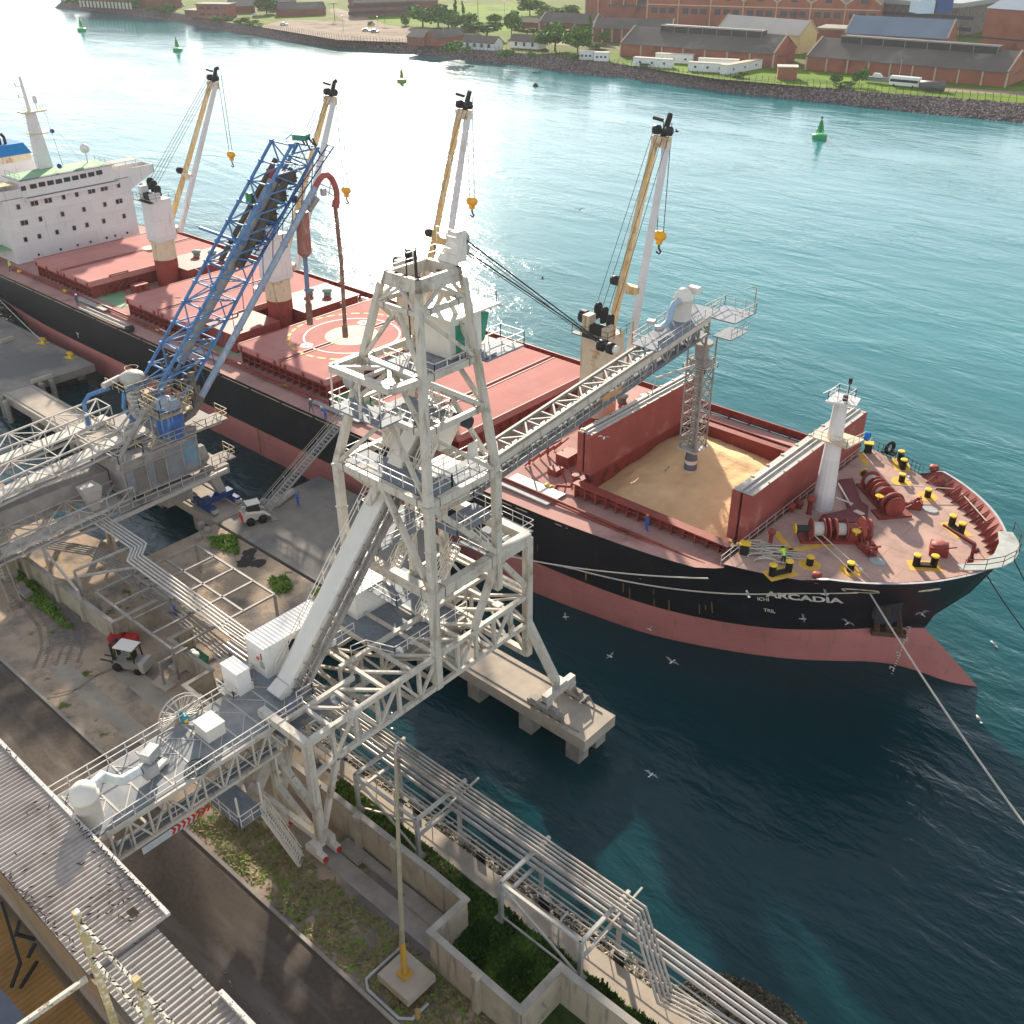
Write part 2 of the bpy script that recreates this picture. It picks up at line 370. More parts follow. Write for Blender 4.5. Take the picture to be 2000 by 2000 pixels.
# piles and fender logs round the platform edges
pm = M('weathered_pile', (.30, .28, .25), .9, var=.2)
pl = MB(); pl.tube((0, 0, -3), (0, 0, 3.4), .42, n=10); pl.lathe((0, 0, 3.4), [(.42, 0), (.36, .12), (.1, .2)], 10)
p0 = tag(pl.build('mooring_pile', pm), 'x', 'pile', 'round concrete piles standing in the basin')
first = [1]
def place(o, loc, label, rz=0, sc=1.0, group=None):
    """first call moves the prototype, later ones copy it"""
    if not o.get('_used'):
        o['_used'] = 1; o.location = loc; o.rotation_euler = (0, 0, rz); o.scale = (sc,)*3 if not isinstance(sc, tuple) else sc; o['label'] = label
        if group: o['group'] = group
        return o
    return dup(o, loc, rz, label, group, sc)
L_ = lambda a, b: q(a, b, 0, 800, 700)
for (px, py), lb in (((1085, 610), 'pale pile in the basin corner beside the sandy bank, farthest of three'), ((1120, 640), 'pale pile in the basin corner, right of its two neighbours'), ((1070, 680), 'pale pile in the basin corner, nearest the camera of three'),
                     ((1325, 500), 'pale pile between blue bogie and loader, left of two'), ((1420, 490), 'pale pile beside the gangway foot and loader'), ((1362, 520), 'short pale pile behind the skid steer loader')):
    P = GZ(L_(px, py), 3.4); place(p0, (P.x, P.y, 0), lb)
N_ = lambda a, b: q(a, b, 0, 650, 450)
for (px, py), lb in (((345, 430), 'pile under the beam at the platform notch, left one'), ((430, 400), 'pile under the beam at the platform notch, right one'), ((10, 540), 'pile at the left photo edge below the walkway'), ((48, 580), 'short leaning pile at the left edge nearest the camera')):
    P = GZ(N_(px, py), 3.0); place(p0, (P.x, P.y, -.3), lb)
lg = MB(); P, Q = GZ(N_(265, 410), 3.6), GZ(N_(440, 355), 3.6); lg.beam(P, Q, .5, .5)
tag(lg.build('fender_beam', m_conc_l, loc=tuple(P)), 'pale concrete beam at the notch of the berth platform', 'beam')
lg = MB(); P, Q = GZ(N_(0, 75), 3.6), GZ(N_(110, 38), 3.6); lg.beam(P, Q, .5, .5)
tag(lg.build('fender_beam', m_conc_l, loc=tuple(P)), 'pale beam on the far corner of the berth platform', 'beam')
# yellow quay bollards
bb_ = MB(); bb_.box((0, 0, .03), (1.6, 1.1, .06)); bb_.lathe((0, 0, .06), [(.32, 0), (.26, .15), (.24, .45), (.42, .6), (.42, .72), (.15, .8)], 12); bb_.box((.42, 0, .62), (.5, .34, .2))
b0 = tag(bb_.build('quay_bollard', m_yel), 'x', 'bollard', 'yellow bollards on the berth platform')
for (px, py), lb in (((362, 85), 'yellow quay bollard with a mooring rope tied to it'), ((590, 205), 'yellow quay bollard without a rope beside the ship')):
    P = GZ(N_(px, py), 3.1); place(b0, P, lb, radians(20))
# ================================================================== the bulk carrier
YC = 79.1
m_hullk = M('black_hull_paint', (.010, .010, .014), .42, var=.3, scale=.3, dirt=(.035, .028, .028), dth=.6, dsc=.3, dw=.2, streak=(.035, .022, .018), sth=.62, spec=.45, extra=seams((0, 2), 9, 2.3, .6))
m_boot = M('faded_red_boot_topping', (.47, .17, .15), .6, var=.1, scale=.25, dirt=(.33, .12, .10), dth=.53, dsc=.2, dw=.25, streak=(.30, .17, .11), sth=.60, extra=seams((0, 2), 9, 2.3, .82))
m_deck = M('worn_red_deck', (.47, .27, .235), .9, spec=.12, var=.1, scale=.35, dirt=(.28, .145, .125), dth=.54, dsc=.25, dw=.18, bump=.004, extra=seams((0, 1), 8, 2.6, .8))
m_fdeck = M('worn_forecastle_deck', (.50, .33, .27), .9, spec=.12, var=.14, scale=.35, dirt=(.34, .235, .20), dth=.50, dsc=.3, dw=.2, extra=seams((0, 1), 6, 2.4, .72))
m_hatch = M('red_hatch_cover', (.50, .215, .19), .9, spec=.12, var=.08, scale=.3, dirt=(.52, .28, .25), dth=.54, dsc=.16, dw=.25, extra=seams((1, 0), 11.5, 2.2, .86))
m_redd = M('dark_red_oxide', (.26, .05, .038), .6, var=.2, scale=.6, dirt=(.12, .03, .02), dth=.58, streak=(.33, .10, .07), sth=.6)
m_cside = M('cover_side_red', (.30, .075, .062), .55, var=.12, scale=.4, dirt=(.37, .14, .11), dth=.56, dsc=.4)
m_maro = M('maroon_grating', (.16, .03, .035), .6, var=.15, scale=3)
m_ship_w = M('ship_white_paint', (.70, .67, .66), .5, var=.04, scale=.3, dirt=(.50, .40, .30), dth=.68, dsc=.4, streak=(.58, .47, .38), sth=.60, extra=seams((1, 2), 6, 2.45, .86))
m_cream = M('rust_streaked_cream', (.62, .52, .38), .55, var=.08, dirt=(.40, .22, .08), dth=.57, dsc=.6, streak=(.42, .25, .10), sth=.58)
m_jiby = M('rusty_yellow_jib', (.60, .40, .17), .55, var=.15, dirt=(.30, .14, .04), dth=.58, dsc=1, streak=(.62, .52, .38), sth=.5)
m_gdeck = M('pale_green_deck', (.22, .40, .22), .7, var=.12, scale=.5, dirt=(.35, .36, .24), dth=.55)
m_ydk = M('yellow_deck_marking', (.72, .42, .06), .7, var=.1, dirt=(.48, .30, .15), dth=.58)
m_wline = M('white_line_paint', (.78, .74, .66), .7)
m_grey = M('grey_deck_plate', (.36, .37, .36), .7, var=.1)

KEY = {
 -2.0: [(-62, 15.35), (-54.3, 15.1), (-45, 13.6), (-39.7, 12.2), (-33.5, 9.5), (-29, 7.0), (-26, 4.8), (-23.6, 3.2), (-21.4, 2.3), (-18.8, 1.9), (-16, 1.4), (-13.7, 0)],
 0.0: [(-62, 15.35), (-54.3, 15.2), (-45, 13.9), (-39.7, 12.6), (-33.5, 9.9), (-29, 7.3), (-26, 5.0), (-23.8, 3.2), (-21.8, 2.0), (-19.6, 1.4), (-17, 1.0), (-14.8, 0)],
 1.2: [(-62, 15.35), (-54.3, 15.2), (-45, 14.0), (-39.7, 12.75), (-33.8, 10.2), (-29.5, 7.7), (-26.5, 5.5), (-24.3, 3.6), (-22.4, 2.1), (-20.6, 1.2), (-18.7, .8), (-16.5, 0)],
 2.67: [(-62, 15.35), (-54.6, 15.2), (-45.5, 14.2), (-39.7, 13.0), (-34, 10.6), (-30, 8.4), (-27.2, 6.3), (-25, 4.4), (-23.3, 2.7), (-21.8, 1.4), (-20.4, .7), (-18.7, 0)],
 4.0: [(-62, 15.35), (-54.6, 15.2), (-46, 14.5), (-40, 13.3), (-35, 11.5), (-31, 9.3), (-28.2, 7.1), (-26, 5.1), (-24.3, 3.3), (-22.8, 1.8), (-21.7, .8), (-20.9, 0)],
 9.4: [(-62, 15.35), (-53, 15.2), (-46, 14.8), (-40, 14.1), (-35, 13.0), (-30.8, 11.3), (-27.2, 9.2), (-24.2, 7.0), (-21.7, 4.9), (-19.6, 2.8), (-18.1, 1.3), (-17.3, 0)],
 13.4: [(-62, 15.35), (-51, 15.4), (-42, 15.45), (-36, 15.4), (-31.5, 14.5), (-27.5, 13.2), (-24, 11.6), (-21.3, 9.7), (-19, 7.4), (-17.3, 4.9), (-16.1, 2.4), (-15.7, 0)]}
KZ = sorted(KEY)
def cr(pts, u):
    n = len(pts)-1; i = min(int(u), n-1); t = u-i
    p = [pts[max(i-1, 0)], pts[i], pts[i+1], pts[min(i+2, n)]]
    return tuple(.5*((2*p[1][k])+(-p[0][k]+p[2][k])*t+(2*p[0][k]-5*p[1][k]+4*p[2][k]-p[3][k])*t*t+(-p[0][k]+3*p[1][k]-3*p[2][k]+p[3][k])*t*t*t) for k in (0, 1))
def hcol(u, z):
    z = max(KZ[0], min(KZ[-1], z))
    for a, b in zip(KZ, KZ[1:]):
        if z <= b: break
    t = (z-a)/(b-a); P, Q = cr(KEY[a], u), cr(KEY[b], u)
    return P[0]+(Q[0]-P[0])*t, max(0, P[1]+(Q[1]-P[1])*t)
US = [i/4 for i in range(0, 45)]
_hc = {}
def hb(X, z):
    """half breadth of the hull at X and height z"""
    if X < -62: return 15.35
    k = round(z, 1)
    if k not in _hc: _hc[k] = [hcol(u, k) for u in US]
    return interp(X, _hc[k]) if X < _hc[k][-1][0] else -1
TOPZ = [(-62, 9.46), (-52, 9.6), (-42, 9.95), (-36, 10.25), (-35.4, 10.45), (-33.4, 12.03), (-27.3, 12.03), (-25.8, 13.1), (-20, 13.25), (-15, 13.4)]
DKZ = [(-62, 9.4), (-52, 9.55), (-42, 9.9), (-33, 10.2)]
def topz(u):
    z = 11.
    for _ in range(6): z = interp(hcol(u, z)[0], TOPZ)
    return z
def hullpt(p):
    d = ray(*p); t = (13.4-CAM_H)/d.z
    for i in range(6000):
        P = O_+d*t
        if P.z < 0: break
        if abs(P.y-YC) < hb(P.x, P.z): return P
        t += .02
    return P
ship = thing('bulk_carrier', 'long black and red bulk carrier loading grain at the quay, white bridge, four cranes', 'ship', (-100, YC, 0))
def hullmesh():
    for side in (-1, 1):
        aft = [-196, -186, -176, -166, -156, -146, -120, -100, -80]
        cols = []
        zs = [-2, 0, .6, 1.2, 1.9, 2.67, 3.3, 3.7, 3.72, 5.5, 7.4, 9.0]
        for X in aft:
            f = max(0, (-146-X)/50)
            cols.append([(X, YC+side*15.35*(1-f*f*max(0, (6-z)/7)), z) for z in zs+[9.46]])
        for u in US:
            tz = topz(u); c = []
            for z in zs+[tz]:
                x, h = hcol(u, z); c.append((x, YC+side*h, z))
            cols.append(c)
        yield cols, len(zs)
m = MB()
for cols, n in hullmesh():
    base = len(m.v); k = n+1
    for c in cols: m.v += c
    for i in range(len(cols)-1):
        for jx in range(n):
            a = base+i*k+jx; f = (a, a+k, a+k+1, a+1)
            m.f.append(f if m.v[a][1] < YC else f[::-1]); m.sm.append(True); m.mi.append(0 if jx >= 8 else 1)
hull = m.build('hull', [m_hullk, m_boot], ship)
# pale worn rubbing line under the deck edge
m = MB()
for a, b in [(-168+6.2*i, -168+6.2*i+5.7) for i in range(22)]:
    if b < -33:
        m.add([(a, YC-hb(a, 9.2)-.02, interp(a, TOPZ)-.42), (b, YC-hb(b, 9.2)-.02, interp(b, TOPZ)-.42), (b, YC-hb(b, 9.3)-.02, interp(b, TOPZ)-.33), (a, YC-hb(a, 9.3)-.02, interp(a, TOPZ)-.33)], [(0, 1, 2, 3)])
m.build('rubbing_strip', m_cream, ship)
# main deck, open over hatch five
H5 = (-52.9, -35.2, 69.6, 88.6)
m = MB(); m.add([(-196, YC-15.34, 9.4), (-62, YC-15.34, 9.4), (-62, YC+15.34, 9.4), (-196, YC+15.34, 9.4)], [(0, 1, 2, 3)])
xs = [-62, -57.5, -52.9, -48, -44, -40, -37.5, -35.2, -33.9]
for a, b in zip(xs, xs[1:]):
    za, zb = interp(a, DKZ), interp(b, DKZ); ha, hb_ = hb(a, za)-.05, hb(b, zb)-.05
    spans = [(-1, 1)] if (b <= -52.9 or a >= -35.2) else [(-1, 0), (0, 1)]
    for s in spans:
        if s == (-1, 1): m.add([(a, YC-ha, za), (b, YC-hb_, zb), (b, YC+hb_, zb), (a, YC+ha, za)], [(0, 1, 2, 3)])
        elif s == (-1, 0): m.add([(a, YC-ha, za), (b, YC-hb_, zb), (b, H5[2], zb), (a, H5[2], za)], [(0, 1, 2, 3)])
        else: m.add([(a, H5[3], za), (b, H5[3], zb), (b, YC+hb_, zb), (a, YC+ha, za)], [(0, 1, 2, 3)])
m.build('main_deck', m_deck, ship)
# forecastle deck with its aft bulkhead
fc = [(x, h) for x, h in (hcol(u, 12.0) for u in US) if x > -34]
poly = [(x, YC-h+.05) for x, h in fc]+[(x, YC+h-.05) for x, h in reversed(fc)]
m = MB(); m.add([(x, y, 12.0) for x, y in poly], [tuple(range(len(poly)))])
b0h, b1h = hb(-33.95, 9.9)-.15, hb(-33.95, 12)-.1
m.add([(-33.95, YC-b0h, 9.9), (-33.95, YC+b0h, 9.9), (-33.95, YC+b1h, 12), (-33.95, YC-b1h, 12)], [(0, 1, 2, 3)])
m.build('forecastle_deck', m_fdeck, ship)
# bow bulwark: red inside, pale rim, stays
mb_, mr, stays_ = MB(), MB(), []
bw = [(u, hcol(u, 12.0), hcol(u, topz(u)), topz(u)) for u in [i/8 for i in range(88)] if hcol(u, 13)[0] > -26.6]
for side in (-1, 1):
    for (u, l0, t0, z0), (u2, l1, t1, z1) in zip(bw, bw[1:]):
        i0, i1 = (t0[0]-.1, YC+side*max(0, t0[1]-.14), z0), (t1[0]-.1, YC+side*max(0, t1[1]-.14), z1)
        mb_.add([(l0[0]-.1, YC+side*max(0, l0[1]-.14), 12), (l1[0]-.1, YC+side*max(0, l1[1]-.14), 12), i1, i0], [(0, 1, 2, 3)])
        o0, o1 = (t0[0]+.05, YC+side*(t0[1]+.05), z0+.01), (t1[0]+.05, YC+side*(t1[1]+.05), z1+.01)
        mr.add([o0, o1, (i1[0], i1[1], z1+.01), (i0[0], i0[1], z0+.01)], [(0, 1, 2, 3)])
    for k in range(2, len(bw)-1, 3 if side > 0 else 3):
        u, l0, t0, z0 = bw[k]; c = Vector((-27, YC)); P = Vector((l0[0]-.15, YC+side*max(0, l0[1]-.2))); Pt = Vector((t0[0]-.2, YC+side*max(0, t0[1]-.25))); dn = (c-P).normalized()
        Q = P+dn*.5
        ms = MB(); ms.add([(Pt.x, Pt.y, z0-.05), (P.x, P.y, 12.01), (Q.x, Q.y, 12.01), (Pt.x+.1, Pt.y, z0-.05), (P.x+.1, P.y, 12.01), (Q.x+.1, Q.y, 12.01)], [(0, 1, 2), (5, 4, 3), (0, 3, 4, 1), (0, 2, 5, 3)]); stays_.append(ms)
bwk = mb_.build('bow_bulwark', m_redd, ship); mr.build('rim', m_steel, bwk)
for ms in stays_: ms.build('stay', m_redd, bwk)
# starboard bulwark of the main deck
m = MB(); m.bb(-168, -35, 94.36, 94.42, 9.72, 10.62); m.bb(-168, -35, 94.3, 94.5, 10.62, 10.68)
for x in [-168+2.55*k for k in range(53)]:
    m.add([(x, 94.36, 10.6), (x, 94.36, 9.4), (x, 93.75, 9.4), (x+.08, 94.36, 10.6), (x+.08, 94.36, 9.4), (x+.08, 93.75, 9.4)], [(0, 1, 2), (5, 4, 3), (0, 2, 5, 3)])
m.build('side_bulwark', m_redd, ship)
m = MB(); m.rail([(-66, 64.3, 9.4), (-169, 64.3, 9.4)], 1.0, 2.6, .02) if 0 else None
# pipe run and deck edge gear along both hatch sides
m = MB()
for y in (66.5, 91.9):
    m.tube((-168, y, 9.75), (-35.5, y, 9.95), .16, n=6); m.tube((-168, y-.35, 9.6), (-35.5, y-.35, 9.85), .09, n=6)
m.build('deck_pipe', m_redd, ship)
# hatches one to four
def hatch(X0, X1, idx):
    h = MB(); h.bb(X0+.5, X1-.5, 68.6, 89.6, 9.4, 11.05); h.bb(X0+.1, X1-.1, 67.5, 90.7, 11.05, 11.22)
    h.bb(X0+.1, X1-.1, 67.8, 67.95, 10.1, 10.22)
    n = round((X1-X0)/1.35)
    for k in range(n+1):
        x = lerp(X0+.4, X1-.4, k/n)
        for y0, y1 in ((67.65, 68.6), (89.6, 90.5)): h.bb(x-.06, x+.06, y0, y1, 9.4, 11.05)
    for y in [69.5+1.6*k for k in range(13)]: h.bb(X1-.5, X1-.1, y-.06, y+.06, 9.4, 11.05)
    hc = h.build('hatch_coaming', m_redd, ship)
    xm = (X0+X1)/2
    for a, b in ((X0, xm-.22), (xm+.22, X1)):
        c = MB(); c.bb(a, b, 67.45, 90.75, 11.3, 11.97)
        c.add([(a+.15, 67.6, 12.02), (b-.15, 67.6, 12.02), (b-.15, 90.6, 12.02), (a+.15, 90.6, 12.02), (a, 67.45, 11.97), (b, 67.45, 11.97), (b, 90.75, 11.97), (a, 90.75, 11.97)],
              [(0, 1, 2, 3), (4, 5, 1, 0), (5, 6, 2, 1), (6, 7, 3, 2), (7, 4, 0, 3)])
        for y in (70, 72.5): c.lathe((b-2.6, y if a == X0 else y+14, 12.02), [(.0, 0), (.42, 0), (.42, .05), (.3, .07)], 12) if a == X0 else None
        cv = c.build('hatch_cover', m_hatch, ship)
        e = MB()
        for x in (a+.8, (a+b)/2, b-.8): e.bb(x-.15, x+.15, 67.3, 67.45, 11.3, 11.8)
        for s in (a+.05, b-.25): e.bb(s, s+.2, 67.6, 90.6, 12.02, 12.07)
        e.build('hinge', m_redd, cv)
    c = MB(); c.bb(xm-.2, xm+.2, 67.9, 90.3, 11.3, 11.85); c.build('centre_seal', m_maro, ship)
hatch(-162, -144.4, 1); hatch(-134.6, -117, 2); hatch(-107.2, -89.5, 3); hatch(-80.6, -67.4, 4)
# helicopter circle painted on hatch three
def ring(mb, cx, cy, r0, r1, z, a0=0, a1=2*pi, n=72, clip=None):
    for k in range(n):
        t0, t1 = a0+(a1-a0)*k/n, a0+(a1-a0)*(k+1)/n
        pts = [(cx+r*cos(t), cy+r*sin(t), z) for r, t in ((r0, t0), (r1, t0), (r1, t1), (r0, t1))]
        if clip and not all(clip[0] < p[0] < clip[1] for p in pts): continue
        mb.add(pts, [(0, 1, 2, 3)])
hc = (-98.35, 79.1)
m = MB(); ring(m, *hc, 0, 3.5, 12.035, n=48); hp = m.build('helicopter_circle', m_wline if 0 else M('pale_yellow_disc', (.78, .60, .26), .7, dirt=(.55, .32, .2), dth=.56), ship)
m = MB(); ring(m, *hc, 6.1, 6.32, 12.035, clip=(-107, -89.7)); m.build('white_ring', m_wline, hp)
m = MB()
for k in range(30): ring(m, *hc, 8.0, 8.42, 12.035, 2*pi*k/30, 2*pi*(k+.68)/30, 4, clip=(-107, -89.7))
m.build('dashed_ring', m_ydk, hp)
m = MB()
for p in (q(960, 600, 400, 550, 400), q(1500, 385, 400, 550, 400)):
    P = GZ(p, 12.04); ring(m, P.x, P.y, .25, .85, 12.04, n=16)
m.build('number_disc', m_wline, hp)
# hatch five: open coaming, raised folding covers
X0, X1, Y0, Y1 = H5
m = MB()
m.bb(X0-.15, X1+.15, Y0-.25, Y0, 8.0, 10.95); m.bb(X0-.15, X1+.15, Y1, Y1+.25, 8.0, 10.95); m.bb(X0-.25, X0, Y0, Y1, 8.0, 10.9); m.bb(X1, X1+.25, Y0, Y1, 8.0, 10.9)
m.bb(X0-.3, X1+.3, Y0-.95, Y0+.05, 10.95, 11.08); m.bb(X0-.3, X1+.3, Y1-.05, Y1+.8, 10.95, 11.08); m.bb(X0-.6, X0+.05, Y0, Y1, 10.9, 11.0)
for k in range(15):
    x = lerp(X0, X1, k/14)
    for a, b in ((Y0-.9, Y0-.25), (Y1+.25, Y1+.8)): m.bb(x-.06, x+.06, a, b, 9.5, 10.95)
m.tube((X0-.4, Y0-.8, 10.5), (X1+.4, Y0-.8, 10.5), .05, n=6)
m.build('hatch_coaming', m_redd, ship)
def raised(xa, xb, xc, y0, y1, z0, z1, label):
    t = sub('raised_hatch_cover', ship); t['label'] = label
    for a, b in ((xa, xb-.12), (xb+.12, xc)):
        c = MB(); c.bb(a, b, y0, y1, z0, z1); c.build('cover_panel', m_cside, t)
    c = MB(); c.bb(xa+.05, xc-.05, y0+.15, y1-.15, z1, z1+.05); c.tube((xb-.2, y0+.2, z1+.15), (xb-.2, y1-.2, z1+.15), .1, n=6); c.tube((xb+.3, y0+.2, z1+.12), (xb+.3, y1-.2, z1+.12), .1, n=6)
    c.build('cover_top_edge', m_gal_l, t)
    c = MB()
    for k in range(9):
        y = lerp(y0+.5, y1-.5, k/8); c.bb(xa-.0, xa+.25, y-.12, y+.12, z1+.05, z1+.14); c.bb(xc-.25, xc, y-.12, y+.12, z1+.05, z1+.14)
    c.build('cleat', m_cream, t)
    c = MB(); c.bb(xa+.1, xa+.5, y0+1, y0+1.4, z0-.9, z0); c.bb(xa+.1, xa+.5, y1-1.4, y1-1, z0-.9, z0); c.bb(xc-.5, xc-.1, y0+.4, y0+.8, z0-1, z0)
    c.build('hinge_arm', m_maro, t)
raised(-53.9, -53.1, -52.2, 70.2, 89.3, 11.6, 16.0, 'open hatch cover standing upright on the aft side of the grain hold')
raised(-36.3, -35.35, -34.3, 69.6, 92.2, 11.4, 16.3, 'open hatch cover standing upright between grain hold and foremast')
# deck houses at the crane feet, grey walkways between hatches
for cx in (-142, -113.5, -86, -58):
    m = MB(); m.bb(cx-3.6, cx+3.6, 80.4, 90.0, 9.4, 12.0); m.bb(cx-3.4, cx+3.4, 69.0, 76.4, 9.4, 11.9) if cx in (-113.5,) else None
    m.bb(cx-3.9, cx+3.9, 80.2, 90.3, 12.0, 12.12); m.build('mast_house', m_redd, ship)
    m_vent = bpy.data.materials.get('grey_green_ventilator') or M('grey_green_ventilator', (.22, .33, .30), .6)
    for vx, vy in ((cx-1.6, 85.5), (cx+.6, 87)): m = MB(); m.lathe((vx, vy, 12.12), [(.52, 0), (.52, .5), (.72, .55), (.72, .8), (.2, .95)], 12); m.build('ventilator', m_vent, ship)
    if cx > -140 or 1:
        m = MB(); m.bb(cx-4.2, cx+4.2, 65.5, 67.0, 9.62, 9.78); m.build('walkway_plate', m_grey, ship)
    m = MB(); m.bb(cx-4, cx+4, 68.2, 72, 9.41, 9.43); m.build('green_deck_patch', m_gdeck, ship) if cx != -58 else None
    m = MB()
    for k in range(5):
        yy = 70.5+k*1.2; m.beam((cx-3, yy, 9.5), (cx-1.5, yy+.6, 11.2), .14); m.beam((cx+2.6, yy, 9.5), (cx+1.2, yy+.5, 10.9), .12)
    m.tube((cx-2.6, 70, 10.6), (cx-2.6, 76, 10.6), .1); m.box((cx, 74, 10.1), (1.6, 2.2, 1.3)); m.beam((cx-2.8, 71, 9.5), (cx-2.8, 71, 12.2), .18); m.beam((cx-2.8, 74, 9.5), (cx-2.8, 74, 12.2), .18); m.beam((cx-2.8, 71, 12.2), (cx-2.8, 74, 12.2), .18)
    m.build('winch_gear', m_redd, ship)
# little things on the main deck
C_ = lambda a, b: q(a, b, 1000, 600, 400); M_ = lambda a, b: q(a, b, 1300, 700, 400); S_ = lambda a, b: q(a, b, 1600, 800, 400); T_ = lambda a, b: q(a, b, 400, 550, 400); Z_ = lambda a, b: q(a, b, 0, 350, 400)
P = GZ(C_(410, 1570), 9.5); m = MB(); m.box((P.x, P.y, 9.85), (1.2, 1.2, .7)); m.build('deck_box', m_redd, ship)
P = GZ(C_(600, 1600), 11); m = MB(); m.path([(P.x-1.6, P.y-1.2, 9.5), (P.x-1.5, P.y-1.1, 9.9), (P.x-.2, P.y-.5, 10.0), (P.x, P.y, 10.9)], .16); m.lathe((P.x, P.y, 10.9), [(.18, 0), (.45, .3), (.4, .35)], 10); m.build('goose_neck_vent', m_redd, ship)
m = MB(); P, Q = GZ(C_(90, 1520), 9.75), GZ(C_(640, 1730), 9.75)
m.bb(-60.2, -53.8, 66.9, 68.4, 9.62, 9.74); m.build('walkway_plate', m_steel, ship)
m = MB()
for p in (C_(345, 1685), T_(775, 980), T_(565, 1) if 0 else Z_(958, 1195), Z_(1495, 1425), Z_(618, 1052), Z_(185, 868), q(565, 1640, 300, 350, 400)):
    P = GZ(p, 9.7); m = MB(); m.box((P.x, P.y, 9.7), (.8, .5, .3)); m.build('yellow_lashing_eye', m_yel, ship)
for p, s in ((C_(1130, 830), 1.), (C_(1040, 900), 1.2), (q(1065, 790, 1000, 600, 400), .8)):
    P = GZ(p, 11); m = MB(); m.lathe((P.x, P.y, 9.6), [(.3*s, 0), (.25*s, 1.2*s), (.5*s, 1.7*s), (.3*s, 1.9*s)], 8); m.beam((P.x-1, P.y, 9.6), (P.x+1, P.y, 10.4), .2); m.build('vent_head', m_redd, ship)
# accommodation ladder stowed on the near deck edge
A, B = GZ(Z_(745, 1215), 9.9), GZ(Z_(1205, 1415), 9.9)
m = MB(); d = (B-A).normalized(); nrm = Vector((-d.y, d.x, 0))
m.beam(A, B, .12, .3); m.beam(A+nrm*.8, B+nrm*.8, .12, .3); m.beam(A+nrm*.4-Vector((0, 0, .1)), B+nrm*.4-Vector((0, 0, .1)), .7, .06)
for k in range(20):
    P = A.lerp(B, k/19); m.beam(P, P+nrm*.8, .08)
m.build('accommodation_ladder', m_gal_l, ship)
m = MB(); m.lathe((B.x, B.y+.3, B.z), [(.1, -.5), (.45, -.5), (.45, .5), (.1, .5)], 12, 'y'); m.build('ladder_reel', m_dark, ship)
